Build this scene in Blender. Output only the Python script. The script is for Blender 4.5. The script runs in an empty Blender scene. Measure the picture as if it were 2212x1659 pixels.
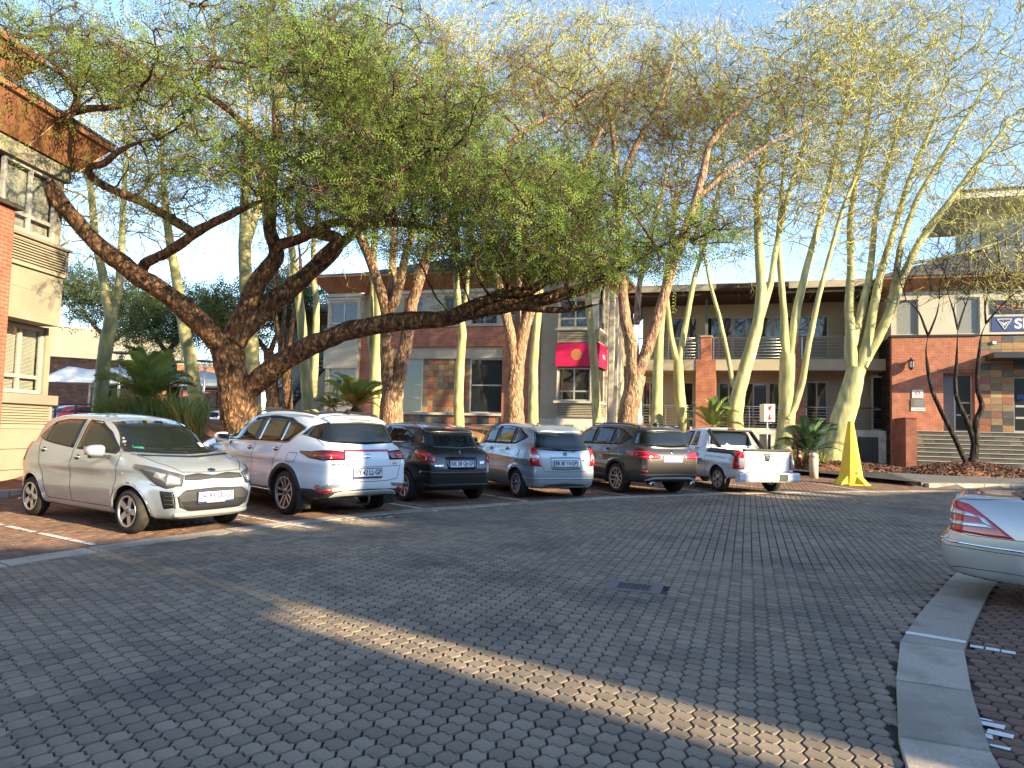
import bpy, bmesh, math, random
import numpy as np
from mathutils import Vector, Matrix, noise as mnoise
random.seed(7); RNG = np.random.default_rng(11)
R = math.radians
SC = bpy.context.scene
COL = SC.collection

# ---------------------------------------------------------------- camera
PITCH, ROLL, FPX, CAMH = .0642, .0258, 1632., 1.62        # solved from verticals and the parked cars
cam_d = bpy.data.cameras.new('camera'); cam = bpy.data.objects.new('camera', cam_d); COL.objects.link(cam)
cam_d.sensor_width = 36; cam_d.sensor_fit = 'HORIZONTAL'; cam_d.lens = 36 * FPX / 2212
cam_d.clip_start = .05; cam_d.clip_end = 3000
cam.matrix_world = Matrix.Translation((0, 0, CAMH)) @ Matrix.Rotation(math.pi / 2 + PITCH, 4, 'X') @ Matrix.Rotation(ROLL, 4, 'Z')
SC.camera = cam
# ---------------------------------------------------------------- light
SUN_AZ, SUN_EL = R(125.5), R(19)                          # clockwise from +Y
wd = bpy.data.worlds.new('World'); SC.world = wd; wd.use_nodes = True
nt = wd.node_tree; bg = nt.nodes['Background']
sky = nt.nodes.new('ShaderNodeTexSky'); sky.sky_type = 'NISHITA'; sky.sun_disc = False
sky.sun_elevation = SUN_EL; sky.sun_rotation = SUN_AZ; sky.altitude = 1400; sky.air_density = 1.0; sky.dust_density = .25; sky.ozone_density = 1.6
nt.links.new(sky.outputs[0], bg.inputs[0]); bg.inputs[1].default_value = .125
sun_d = bpy.data.lights.new('sun', 'SUN'); sun_d.energy = 4.0; sun_d.angle = R(.55); sun_d.color = (1, .81, .50)
sun = bpy.data.objects.new('sun', sun_d); COL.objects.link(sun)
SDIR = Vector((math.sin(SUN_AZ) * math.cos(SUN_EL), math.cos(SUN_AZ) * math.cos(SUN_EL), math.sin(SUN_EL)))
sun.rotation_euler = SDIR.to_track_quat('Z', 'Y').to_euler()
SC.view_settings.view_transform = 'Standard'; SC.view_settings.look = 'None'
SC.view_settings.exposure = 2.05; SC.view_settings.gamma = 1
SC.render.engine = 'CYCLES'
SC.cycles.max_bounces = 8; SC.cycles.transparent_max_bounces = 12; SC.cycles.caustics_reflective = False; SC.cycles.caustics_refractive = False
SC.cycles.use_adaptive_sampling = True; SC.cycles.use_denoising = True

# ---------------------------------------------------------------- pixel helpers (pixels of the 2212 x 1659 view)
SX, SY = -.0074, .0183                                    # the car park slopes up gently away from the camera
def G(x, y): return SX * x + SY * y
def ray(u, v):
    x = (u - 1106) / FPX; y = -(v - 829.5) / FPX
    c, s = math.cos(ROLL), math.sin(ROLL); x, y = c * x - s * y, s * x + c * y
    return Vector((x, math.cos(PITCH) - y * math.sin(PITCH), math.sin(PITCH) + y * math.cos(PITCH)))
EYE = Vector((0, 0, CAMH))
def gp(u, v, dz=0):
    d = ray(u, v); t = (CAMH - dz) / (SX * d.x + SY * d.y - d.z); return EYE + d * t
def at(u, v, Y):
    d = ray(u, v); return EYE + d * (Y / d.y)
def pl(u, v, P, n):
    d = ray(u, v); n = Vector(n); return EYE + d * ((Vector(P) - EYE).dot(n) / d.dot(n))

# ---------------------------------------------------------------- materials
MATS = {}
def mk(name, base, rough=.6, metal=0., var=.12, scale=6., bump=0., bscale=60., coat=0., spec=.5, trans=0., rnd=0., alpha=1., dirt=None, dscale=1.2, stretch=None, ior=1.45, hue=None):
    """principled material with object-space noise variation, optional per-object variation, stains and fine relief"""
    m = bpy.data.materials.new(name); m.use_nodes = True; MATS[name] = m
    n = m.node_tree.nodes; l = m.node_tree.links; b = n['Principled BSDF']
    b.inputs['Roughness'].default_value = rough; b.inputs['Metallic'].default_value = metal
    b.inputs['Coat Weight'].default_value = coat; b.inputs['Coat Roughness'].default_value = .04
    b.inputs['Specular IOR Level'].default_value = spec; b.inputs['IOR'].default_value = ior
    b.inputs['Transmission Weight'].default_value = trans; b.inputs['Alpha'].default_value = alpha
    tc = n.new('ShaderNodeTexCoord'); co = tc.outputs['Object']
    if stretch:
        mp = n.new('ShaderNodeMapping'); mp.inputs['Scale'].default_value = stretch; l.new(co, mp.inputs[0]); co = mp.outputs[0]
    c = (*base[:3], 1)
    out = None
    if var > 0:
        tx = n.new('ShaderNodeTexNoise'); tx.inputs['Scale'].default_value = scale; tx.inputs['Detail'].default_value = 6; tx.inputs['Roughness'].default_value = .6
        l.new(co, tx.inputs['Vector'])
        mx = n.new('ShaderNodeMix'); mx.data_type = 'RGBA'; l.new(tx.outputs['Fac'], mx.inputs[0])
        h2 = hue or (1, 1, 1)
        mx.inputs[6].default_value = (*[max(0, v * (1 - 2 * var)) for v in base[:3]], 1)
        mx.inputs[7].default_value = (*[min(1, v * (1 + 2 * var) * h) for v, h in zip(base[:3], h2)], 1); out = mx.outputs[2]
    if dirt:
        t2 = n.new('ShaderNodeTexNoise'); t2.inputs['Scale'].default_value = dscale; t2.inputs['Detail'].default_value = 8; l.new(co, t2.inputs['Vector'])
        rp = n.new('ShaderNodeValToRGB'); rp.color_ramp.elements[0].position = .48; rp.color_ramp.elements[1].position = .72; l.new(t2.outputs['Fac'], rp.inputs[0])
        mx = n.new('ShaderNodeMix'); mx.data_type = 'RGBA'; l.new(rp.outputs[0], mx.inputs[0])
        if out: l.new(out, mx.inputs[6])
        else: mx.inputs[6].default_value = c
        mx.inputs[7].default_value = (*dirt, 1); out = mx.outputs[2]
    if rnd > 0:
        oi = n.new('ShaderNodeObjectInfo'); at_ = n.new('ShaderNodeAttribute'); at_.attribute_name = 'rnd'
        ad = n.new('ShaderNodeMath'); ad.operation = 'ADD'; l.new(oi.outputs['Random'], ad.inputs[0]); l.new(at_.outputs['Fac'], ad.inputs[1])
        fr = n.new('ShaderNodeMath'); fr.operation = 'FRACT'; l.new(ad.outputs[0], fr.inputs[0])
        mr = n.new('ShaderNodeMapRange'); mr.inputs[3].default_value = 1 - rnd; mr.inputs[4].default_value = 1 + rnd; l.new(fr.outputs[0], mr.inputs[0])
        hs = n.new('ShaderNodeHueSaturation'); l.new(mr.outputs[0], hs.inputs['Value'])
        m2 = n.new('ShaderNodeMapRange'); m2.inputs[3].default_value = .5 - rnd * .03; m2.inputs[4].default_value = .5 + rnd * .03
        f2 = n.new('ShaderNodeMath'); f2.operation = 'MULTIPLY'; f2.inputs[1].default_value = 7.31; l.new(fr.outputs[0], f2.inputs[0])
        f3 = n.new('ShaderNodeMath'); f3.operation = 'FRACT'; l.new(f2.outputs[0], f3.inputs[0]); l.new(f3.outputs[0], m2.inputs[0]); l.new(m2.outputs[0], hs.inputs['Hue'])
        if out: l.new(out, hs.inputs['Color'])
        else: hs.inputs['Color'].default_value = c
        out = hs.outputs[0]
    if out: l.new(out, b.inputs['Base Color'])
    else: b.inputs['Base Color'].default_value = c
    if bump > 0:
        t3 = n.new('ShaderNodeTexNoise'); t3.inputs['Scale'].default_value = bscale; t3.inputs['Detail'].default_value = 5; l.new(co, t3.inputs['Vector'])
        bp = n.new('ShaderNodeBump'); bp.inputs['Strength'].default_value = bump; bp.inputs['Distance'].default_value = .02; l.new(t3.outputs['Fac'], bp.inputs['Height']); l.new(bp.outputs[0], b.inputs['Normal'])
    return m

# ---------------------------------------------------------------- mesh helpers
def link(o, parent=None):
    COL.objects.link(o)
    if parent is not None: o.parent = parent
    return o
def tag(o, label, cat, group=None, kind=None):
    if label: o['label'] = label
    if cat: o['category'] = cat
    if group: o['group'] = group
    if kind: o['kind'] = kind
    return o
def thing(name, label, cat, loc=(0, 0, 0), rz=0., group=None):
    o = bpy.data.objects.new(name, None); COL.objects.link(o); o.location = loc; o.rotation_euler = (0, 0, rz); o.empty_display_size = .2
    return tag(o, label, cat, group)
def np_mesh(name, V, Fs, mats, fm=None, smooth=False, normals=None, rnd=None):
    """V (n,3); Fs either an (m,k) int array or a list of such arrays"""
    me = bpy.data.meshes.new(name)
    if not isinstance(Fs, list): Fs = [Fs]
    V = np.asarray(V, np.float32)
    tot = [np.full(len(f), f.shape[1], np.int32) for f in Fs if len(f)]
    lv = np.concatenate([np.asarray(f, np.int32).ravel() for f in Fs if len(f)]); lt = np.concatenate(tot)
    me.vertices.add(len(V)); me.vertices.foreach_set('co', V.ravel())
    me.loops.add(len(lv)); me.loops.foreach_set('vertex_index', lv)
    me.polygons.add(len(lt)); st = np.zeros(len(lt), np.int32); st[1:] = np.cumsum(lt)[:-1]
    me.polygons.foreach_set('loop_start', st); me.polygons.foreach_set('loop_total', lt)
    if fm is not None: me.polygons.foreach_set('material_index', np.asarray(fm, np.int32))
    me.polygons.foreach_set('use_smooth', np.full(len(lt), bool(smooth)))
    for m in (mats if isinstance(mats, (list, tuple)) else [mats]): me.materials.append(m)
    if rnd is not None:
        a = me.attributes.new('rnd', 'FLOAT', 'POINT'); a.data.foreach_set('value', np.asarray(rnd, np.float32))
    me.update(calc_edges=True)
    if normals is not None: me.normals_split_custom_set_from_vertices(np.asarray(normals, np.float32).tolist())
    return me
class MB:
    """collects shapes and links them as ONE mesh object"""
    def __init__(s): s.v = []; s.f = []; s.m = []; s.mi = 0
    def add(s, vs, fs):
        o = len(s.v); s.v += [tuple(p) for p in vs]; s.f += [tuple(i + o for i in f) for f in fs]; s.m += [s.mi] * len(fs); return s
    def box(s, x0, x1, y0, y1, z0, z1, M=None):
        vs = [(x, y, z) for z in (z0, z1) for y in (y0, y1) for x in (x0, x1)]
        if M is not None: vs = [M @ Vector(p) for p in vs]
        return s.add(vs, [(0, 2, 3, 1), (4, 5, 7, 6), (0, 1, 5, 4), (2, 6, 7, 3), (0, 4, 6, 2), (1, 3, 7, 5)])
    def prism(s, poly, a, b, ax='y', M=None):
        """poly of 2D points extruded along ax from a to b"""
        n = len(poly)
        def P(p, t):
            q = (p[0], t, p[1]) if ax == 'y' else (t, p[0], p[1]) if ax == 'x' else (p[0], p[1], t)
            return M @ Vector(q) if M is not None else q
        vs = [P(p, a) for p in poly] + [P(p, b) for p in poly]
        return s.add(vs, [tuple(range(n)), tuple(range(2 * n - 1, n - 1, -1))] + [(i, i + n, (i + 1) % n + n, (i + 1) % n) for i in range(n)])
    def tube(s, pts, rad, n=8, cap=True):
        pts = [Vector(p) for p in pts]
        if not hasattr(rad, '__len__'): rad = [rad] * len(pts)
        vs = []; up = None
        for i, p in enumerate(pts):
            t = (pts[min(i + 1, len(pts) - 1)] - pts[max(i - 1, 0)]).normalized()
            if up is None: up = t.orthogonal().normalized()
            up = (up - t * up.dot(t))
            up = up.normalized() if up.length > 1e-5 else t.orthogonal().normalized()
            w = t.cross(up)
            for k in range(n):
                a = 2 * math.pi * k / n; vs.append(p + (up * math.cos(a) + w * math.sin(a)) * rad[i])
        fs = [(i * n + k, i * n + (k + 1) % n, (i + 1) * n + (k + 1) % n, (i + 1) * n + k) for i in range(len(pts) - 1) for k in range(n)]
        if cap: fs += [tuple(range(n - 1, -1, -1)), tuple(range((len(pts) - 1) * n, len(pts) * n))]
        return s.add(vs, fs)
    def lathe(s, prof, n=24, M=None, close=False):
        """profile of (r, z) turned about z"""
        vs = []; k = len(prof)
        for i in range(n):
            a = 2 * math.pi * i / n
            for r, z in prof:
                p = Vector((r * math.cos(a), r * math.sin(a), z)); vs.append(M @ p if M is not None else p)
        fs = []
        for i in range(n):
            j = (i + 1) % n
            for q in range(k - 1 + (1 if close else 0)):
                q2 = (q + 1) % k; fs.append((i * k + q, j * k + q, j * k + q2, i * k + q2))
        return s.add(vs, fs)
    def build(s, name, mat, parent=None, smooth=False, world=False, bevel=0, kind=None):
        me = bpy.data.meshes.new(name); vs = s.v
        if world and parent is not None:
            L = parent.location; vs = [(p[0] - L.x, p[1] - L.y, p[2] - L.z) for p in vs]
        me.from_pydata([tuple(p) for p in vs], [], s.f)
        for m in (mat if isinstance(mat, (list, tuple)) else [mat]): me.materials.append(m)
        if any(s.m): me.polygons.foreach_set('material_index', s.m)
        if smooth: me.polygons.foreach_set('use_smooth', [True] * len(me.polygons))
        me.update(); o = bpy.data.objects.new(name, me); link(o, parent)
        if bevel:
            bv = o.modifiers.new('bevel', 'BEVEL'); bv.width = bevel; bv.segments = 2; bv.limit_method = 'ANGLE'
        if kind: o['kind'] = kind
        return o
_fonts = {}
def text_obj(name, body, size, mat, parent, M, extrude=.001, align='CENTER', sx=1., shear=0.):
    cu = bpy.data.curves.new(name, 'FONT'); cu.body = body; cu.size = size; cu.extrude = extrude; cu.align_x = align; cu.align_y = 'CENTER'; cu.resolution_u = 3; cu.shear = shear; cu.offset = size * .03
    t = bpy.data.objects.new(name, cu); COL.objects.link(t)
    me = bpy.data.meshes.new_from_object(t.evaluated_get(bpy.context.evaluated_depsgraph_get()))
    bpy.data.objects.remove(t); bpy.data.curves.remove(cu)
    me.transform(M @ Matrix.Diagonal((sx, 1, 1, 1))); me.materials.clear(); me.materials.append(mat)
    o = bpy.data.objects.new(name, me); return link(o, parent)
def interp(p, t):
    p = list(p); x = [a[0] for a in p]; return np.interp(t, x, [a[1] for a in p])
def smooth01(t): t = np.clip(t, 0, 1); return t * t * (3 - 2 * t)
# ================================================================ ground
E1 = Vector((.9542, -.2990, 0)); E2 = Vector((.2990, .9542, 0))      # the grid of buildings and paving
GN = Vector((-SX, -SY, 1)).normalized()
GROT = Vector((0, 0, 1)).rotation_difference(GN).to_matrix().to_4x4()
mk('paver_grey', (.25, .196, .142), .8, var=.2, scale=38, bump=.55, bscale=240, rnd=.22, dirt=(.12, .105, .09), dscale=.8)
mk('paver_brown', (.20, .115, .08), .85, var=.22, scale=30, bump=.5, bscale=200, rnd=.25, dirt=(.10, .075, .06), dscale=2.2)
mk('joint_sand', (.026, .021, .016), .95, var=.35, scale=14, bump=.6, bscale=160, dirt=(.10, .078, .055), dscale=7.)
mk('joint_brown', (.06, .042, .032), .95, var=.3, scale=12, bump=.5, bscale=120)
mk('concrete', (.40, .345, .28), .88, var=.24, scale=60, bump=.6, bscale=180, rnd=.14, dirt=(.25, .215, .17), dscale=3.)
mk('concrete_dark', (.17, .16, .145), .9, var=.25, scale=30, bump=.6, bscale=160)
mk('asphalt_path', (.13, .128, .125), .85, var=.15, scale=20, bump=.4, bscale=150, dirt=(.07, .07, .07), dscale=2)
mk('red_soil', (.23, .10, .052), .95, var=.3, scale=5, bump=.8, bscale=30, dirt=(.10, .06, .04), dscale=3.)
mk('grass_ground', (.085, .08, .035), .95, var=.3, scale=2, bump=.6, bscale=20)
mk('white_paint', (.72, .71, .68), .7, var=.1, scale=30, bump=.4, bscale=160)
mk('bark_chip', (.11, .055, .04), .9, var=.35, scale=30, rnd=.5, bump=.5, bscale=90)

EDGE = [Vector((*p, 0)) for p in ((-9.5, -4.), (-7.3, 1.6), (-6.1, 4.8), (-4.97, 7.52), (-3.65, 10.08), (-2.35, 11.95), (-.82, 13.55), (1.4, 15.55), (4.26, 17.49), (7.6, 19.25), (11.42, 20.84), (16, 22.3), (22, 23.6))]
KERB = [Vector((*p, 0)) for p in ((1.15, 1.2), (1.55, 2.6), (1.93, 3.75), (2.65, 5.22), (3.15, 6.09), (4.07, 7.36), (4.96, 8.55), (6.3, 10.2), (8.4, 12.4), (11.5, 15.0), (16, 17.8), (22, 20.2))]
def catmull(P, n=8):
    out = []
    for i in range(len(P) - 1):
        a, b, c, d = P[max(i - 1, 0)], P[i], P[i + 1], P[min(i + 2, len(P) - 1)]
        for k in range(n):
            t = k / n; out.append(.5 * ((2 * b) + (c - a) * t + (2 * a - 5 * b + 4 * c - d) * t * t + (3 * b - a - 3 * c + d) * t ** 3))
    return out + [P[-1]]
def offset(P, d):
    out = []
    for i, p in enumerate(P):
        t = (P[min(i + 1, len(P) - 1)] - P[max(i - 1, 0)]); t.z = 0; t.normalize(); out.append(p + Vector((-t.y, t.x, 0)) * d)
    return out
EC = catmull(EDGE); KC = catmull(KERB)
EI = offset(EC, .30)                     # bay side of the flush concrete strip
HD = offset(EC, 5.55)                    # head of the bays
KI = offset(KC, -.42)
def inpoly(X, Y, P):
    px = np.array([p.x for p in P]); py = np.array([p.y for p in P]); ins = np.zeros(X.shape, bool); j = len(P) - 1
    for i in range(len(P)):
        c = (py[i] > Y) != (py[j] > Y); ins ^= c & (X < (px[j] - px[i]) * (Y - py[i]) / (py[j] - py[i] + 1e-12) + px[i]); j = i
    return ins
def pdist(X, Y, P):
    d = np.full(X.shape, 1e9)
    for a, b in zip(P[:-1], P[1:]):
        ex, ey = b.x - a.x, b.y - a.y; t = np.clip(((X - a.x) * ex + (Y - a.y) * ey) / (ex * ex + ey * ey + 1e-12), 0, 1)
        d = np.minimum(d, np.hypot(X - a.x - t * ex, Y - a.y - t * ey))
    return d
# ---- terrain: lot level below the paving, a planted bank behind the bays, raised ground beyond
HEADP = [p for p in HD if p.x < 9.8] + [Vector((9.9, 27.0, 0)), Vector((11.6, 27.6, 0)), Vector((13.6, 28.2, 0)), Vector((13.2, 26.6, 0)), Vector((12.0, 22.3, 0)), Vector((30, 27, 0))]
LOT = HEADP + [Vector((30, -40, 0)), Vector((-30, -40, 0))]
def terr(X, Y):
    ins = inpoly(X, Y, LOT); d = pdist(X, Y, HEADP)
    rise = 1.12 * smooth01((d - .15) / 4.2) * (1 - smooth01((X - 5.0) / 3.5)) * smooth01((X + 11.2) / 2.0 + 1.0 * (Y > 19)) + .10
    rise = np.where((X < -9.2) & (Y < 18), .06, rise)
    g = SX * np.clip(X, -25, 30) + SY * np.clip(Y, -40, 42)
    far = smooth01((np.hypot(X, Y) - 80) / 60)
    return np.where(ins, g - .055, g + rise) * (1 - far) + 1.0 * far
def tz(x, y): return float(terr(np.array([float(x)]), np.array([float(y)]))[0])
def axis(lo, hi, s, far):
    a = list(np.arange(lo, hi + s, s)); k = s
    while a[-1] < far: k *= 1.35; a.append(a[-1] + k)
    k = s
    while a[0] > -far: k *= 1.35; a.insert(0, a[0] - k)
    return np.array(a)
gx, gy = axis(-22, 26, .38, 900), axis(-2, 46, .38, 900)
X, Y = np.meshgrid(gx, gy); Z = terr(X, Y)
bumpy = .035 * np.sin(X * 3.1 + 1.3 * np.sin(Y * 2.3)) * np.sin(Y * 2.7 + np.sin(X * 1.9)); Z = Z + np.where(inpoly(X, Y, LOT), 0, bumpy * (np.hypot(X, Y) < 60))
idx = np.arange(X.size).reshape(X.shape)
Fq = np.stack([idx[:-1, :-1], idx[:-1, 1:], idx[1:, 1:], idx[1:, :-1]], -1).reshape(-1, 4)
cx, cy = (X[:-1, :-1] + .15).ravel(), (Y[:-1, :-1] + .15).ravel()
fm = np.where(np.hypot(cx, cy) > 48, 1, np.where(inpoly(cx, cy, LOT), 2, 0))
me = np_mesh('ground', np.stack([X.ravel(), Y.ravel(), Z.ravel()], -1), Fq, [MATS['red_soil'], MATS['grass_ground'], MATS['asphalt_path']], fm, smooth=True)
ground = link(bpy.data.objects.new('ground', me)); ground['kind'] = 'structure'

def sheet(name, A, B, dz, mat, thick=0, parent=None):
    """strip between two polylines of equal length, lying on the slope"""
    n = len(A); V = [(p.x, p.y, G(p.x, p.y) + dz) for p in A] + [(p.x, p.y, G(p.x, p.y) + dz) for p in B]
    F = np.array([(i, i + 1, n + i + 1, n + i) for i in range(n - 1)])
    o = link(bpy.data.objects.new(name, np_mesh(name, V, F, mat)), parent); o['kind'] = 'structure'; return o
def resample(P, n):
    s = [0]
    for a, b in zip(P[:-1], P[1:]): s.append(s[-1] + (b - a).length)
    t = np.linspace(0, s[-1], n); return [Vector((np.interp(q, s, [p.x for p in P]), np.interp(q, s, [p.y for p in P]), 0)) for q in t]
driveway = sheet('driveway', resample(EC, 60), resample(KC, 60), -.012, MATS['joint_sand'])
bays = sheet('parking_bays', resample(EI, 60), resample(HD, 60), -.0125, MATS['joint_brown'])
baysR = sheet('parking_bays', resample(KI, 60), resample(offset(KC, -7.5), 60), -.0125, MATS['joint_brown'])

# ---- wavy interlocking pavers
PW, PL = .113, .128
def wavy(detail):
    k = 4 if detail else 1; a, b = (.0135, .0125) if detail else (0, 0)
    pts = []
    w, h = PW / 2 - .0048, PL / 2 - .0042; c = w - b
    for i in range(k): t = i / k; pts.append((-c + 2 * c * t, -h + a * math.sin(2 * math.pi * t)))
    for i in range(k): t = i / k; pts.append((w - b * math.cos(2 * math.pi * t), -h + 2 * h * t))
    for i in range(k): t = i / k; pts.append((c - 2 * c * t, h + a * math.sin(2 * math.pi * (1 - t))))
    for i in range(k): t = i / k; pts.append((-w + b * math.cos(2 * math.pi * t), h - 2 * h * t))
    n = len(pts); V = []
    for x, y in pts: V.append((x, y, -.010))
    for x, y in pts: V.append((x * .93, y * .93, 0))
    F4 = [(i, (i + 1) % n, n + (i + 1) % n, n + i) for i in range(n)]
    return np.array(V), np.array(F4), np.array([list(range(n, 2 * n))])
WD, WS = wavy(True), wavy(False)
e1, e2 = np.array(E1), np.array(E2)
fx_, fy_ = math.tan(R(36.5)), 0
def grid_in(poly, ymax=25, xoff=0.):
    r = 28; i, j = np.meshgrid(np.arange(-int(r / PW), int(r / PW)), np.arange(0, int(r * 1.3 / PL)))
    Xc = (i * PW)[..., None] * e1 + ((j + .5 * (i % 2)) * PL)[..., None] * e2; X_, Y_ = Xc[..., 0].ravel() + xoff, Xc[..., 1].ravel()
    vis = (np.abs(X_) < Y_ * fx_ + 2.4) & (Y_ > 1.9) & (Y_ < ymax)
    X_, Y_ = X_[vis], Y_[vis]; k = inpoly(X_, Y_, poly); return X_[k], Y_[k]
MH = gp(1370, 1268); MHR = Matrix.Rotation(math.atan2(E1.y, E1.x), 4, 'Z')
def lay(name, poly, mat, parent, ymax, count, label_near=True):
    X_, Y_ = grid_in(poly, ymax)
    qx = (X_ - MH.x) * E1.x + (Y_ - MH.y) * E1.y; qy = (X_ - MH.x) * E2.x + (Y_ - MH.y) * E2.y
    k = ~((np.abs(qx) < .275) & (np.abs(qy) < .225)); X_, Y_ = X_[k], Y_[k]
    d = np.hypot(X_, Y_); o = np.argsort(d); X_, Y_, d = X_[o], Y_[o], d[o]
    inframe = (np.abs(X_ - .026 * 1.6) < Y_ * .665) & (Y_ > 3.45); near = np.where(inframe)[0][:count]
    msk = np.zeros(len(X_), bool); msk[near] = True
    Mr = np.array(MHR.to_3x3()); Mt = np.array((GROT @ MHR).to_3x3())
    if count:
        ms = np_mesh('paver', WD[0], [WD[1], WD[2]], mat)
        for i in near:
            p = link(bpy.data.objects.new('paver', ms), parent)
            j = Matrix.Rotation(random.gauss(0, .012), 4, 'X') @ Matrix.Rotation(random.gauss(0, .012), 4, 'Y') @ Matrix.Rotation(random.gauss(0, .02), 4, 'Z')
            p.matrix_local = Matrix.Translation((X_[i], Y_[i], G(X_[i], Y_[i]) + random.gauss(0, .0012))) @ GROT @ MHR @ j
    Vs, F4s, Fn, Fl, rn, off = [], [], [], [], [], 0
    for T, sel in ((WD, (~msk) & (d < 9.5)), (WS, (~msk) & (d >= 9.5))):
        n = int(sel.sum())
        if n == 0: continue
        V, F4, Ft = T; nv = len(V); tl = RNG.normal(0, .012, (n, 2)); hz = RNG.normal(0, .0014, n); yaw = RNG.normal(0, .02, n)
        P = np.repeat(V[None], n, 0); c, s = np.cos(yaw)[:, None], np.sin(yaw)[:, None]
        P[..., 0], P[..., 1] = P[..., 0] * c - P[..., 1] * s, P[..., 0] * s + P[..., 1] * c
        P[..., 2] += P[..., 0] * tl[:, :1] + P[..., 1] * tl[:, 1:] + hz[:, None]
        P = P @ Mt.T; P[..., 0] += X_[sel][:, None]; P[..., 1] += Y_[sel][:, None]; P[..., 2] += (SX * X_[sel] + SY * Y_[sel])[:, None]
        base = off + np.arange(n)[:, None, None] * nv
        F4s.append((F4[None] + base).reshape(-1, 4)); Fn.append((Ft[None] + base).reshape(-1, Ft.shape[1]))
        Vs.append(P.reshape(-1, 3)); rn.append(np.repeat(RNG.random(n), nv)); off += n * nv
    me = np_mesh('paving', np.concatenate(Vs), F4s + Fn, mat, rnd=np.concatenate(rn))
    o = link(bpy.data.objects.new('paving', me), parent); o['kind'] = 'stuff'
drive_poly = [p for p in EC if p.y > 0] + [p for p in reversed(KC)]
lay('driveway', drive_poly, MATS['paver_grey'], driveway, 24.5, 300)
lay('bays', EI + list(reversed(HD)), MATS['paver_brown'], bays, 27, 0)
lay('baysR', KI + list(reversed(offset(KC, -7.5))), MATS['paver_brown'], baysR, 12, 120)

# ---- flush concrete strip along the bays, slab by slab; broad kerb slabs by the near corner
def slabs(A, B, step, dz, h, parent, mat, gap=.014, name='kerb_slab'):
    n = int(sum((b - a).length for a, b in zip(A[:-1], A[1:])) / step) + 1
    a, b = resample(A, n), resample(B, n)
    for i in range(n - 1):
        if max(a[i].y, b[i + 1].y) < 1.0: continue
        q = [a[i].lerp(a[i + 1], gap), a[i].lerp(a[i + 1], 1 - gap), b[i].lerp(b[i + 1], 1 - gap), b[i].lerp(b[i + 1], gap)]
        z = dz + random.gauss(0, .003); c = sum(q, Vector()) / 4
        mbx = MB(); top = [Vector((p.x, p.y, G(p.x, p.y) + z)) for p in q]; lo = [Vector((p.x, p.y, G(p.x, p.y) + z - h)) for p in q]
        ins = [t.lerp(Vector((c.x, c.y, t.z)), .02) for t in top]; mid = [t - Vector((0, 0, .008)) for t in top]
        mbx.add(lo + mid + ins, [(0, 1, 5, 4), (1, 2, 6, 5), (2, 3, 7, 6), (3, 0, 4, 7), (4, 5, 9, 8), (5, 6, 10, 9), (6, 7, 11, 10), (7, 4, 8, 11), (8, 9, 10, 11)])
        o = mbx.build(name, mat, parent)
strip = sheet('edge_strip', resample(EC, 60), resample(EI, 60), -.03, MATS['joint_sand'])
slabs(EC, EI, .95, .006, .06, strip, MATS['concrete'])
kerb_r = sheet('kerb', resample(KC, 60), resample(KI, 60), -.03, MATS['joint_sand'])
slabs(KC, KI, .98, .02, .08, kerb_r, MATS['concrete'])
# raised kerb at the head of the bays
headk = HEADP[:-1] if False else HEADP
HC = resample([p for p in headk if p.y > 3], 90)
kerb_b = sheet('kerb', HC, offset(HC, .15), -.05, MATS['joint_sand'])
slabs(HC, offset(HC, .16), 1.0, .125, .2, kerb_b, MATS['concrete'])

# ---- painted bay lines (worn: short dashes of paint on the pavers)
def paint_line(a, b, w=.09, worn=.25, dz=.0045, kerbz=0.):
    mb = MB(); a, b = Vector((a[0], a[1], 0)), Vector((b[0], b[1], 0)); L = (b - a).length; t = (b - a) / L; nrm = Vector((-t.y, t.x, 0)); s = 0
    while s < L:
        e = min(L, s + .105); gp_ = .004 if worn else -.0005
        if random.random() > worn * .35:
            j0, j1 = random.uniform(0, worn * .06), random.uniform(0, worn * .06); w2 = w / 2 * random.uniform(1 - worn * .5, 1.05)
            P = [a + t * (s + j0) - nrm * w2, a + t * (e - gp_ - j1) - nrm * (w / 2 * random.uniform(1 - worn * .5, 1.05)), a + t * (e - gp_ - j1) + nrm * w2, a + t * (s + j0) + nrm * w2]
            mb.add([(p.x, p.y, G(p.x, p.y) + dz + kerbz) for p in P], [(0, 1, 2, 3)])
        s = e
    return mb
for i, (a, b) in enumerate([((-6.9, 10.2), (-4.45, 8.64)), ((-6.3, 13.35), (-2.72, 10.66)), ((-4.5, 16.2), (-1.21, 12.98)), ((-2.6, 18.5), (.37, 15.0)), ((.1, 20.3), (2.9, 16.55)), ((2.75, 22.4), (4.95, 17.95)), ((5.0, 22.6), (7.6, 19.1)), ((8.7, 24.4), (9.6, 20.1))]):
    paint_line(a, b, .085, .45 if i < 2 else .3).build('bay_line', MATS['white_paint'], bays)
a, b = Vector((3.19, 6.13, 0)), Vector((7.2, 3.45, 0)); t = (b - a).normalized()
paint_line(a + t * .425, b, .085, .25).build('bay_line', MATS['white_paint'], baysR)
paint_line(a, a + t * .41, .085, 0., .005, .021).build('bay_line', MATS['white_paint'], kerb_r)
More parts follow.
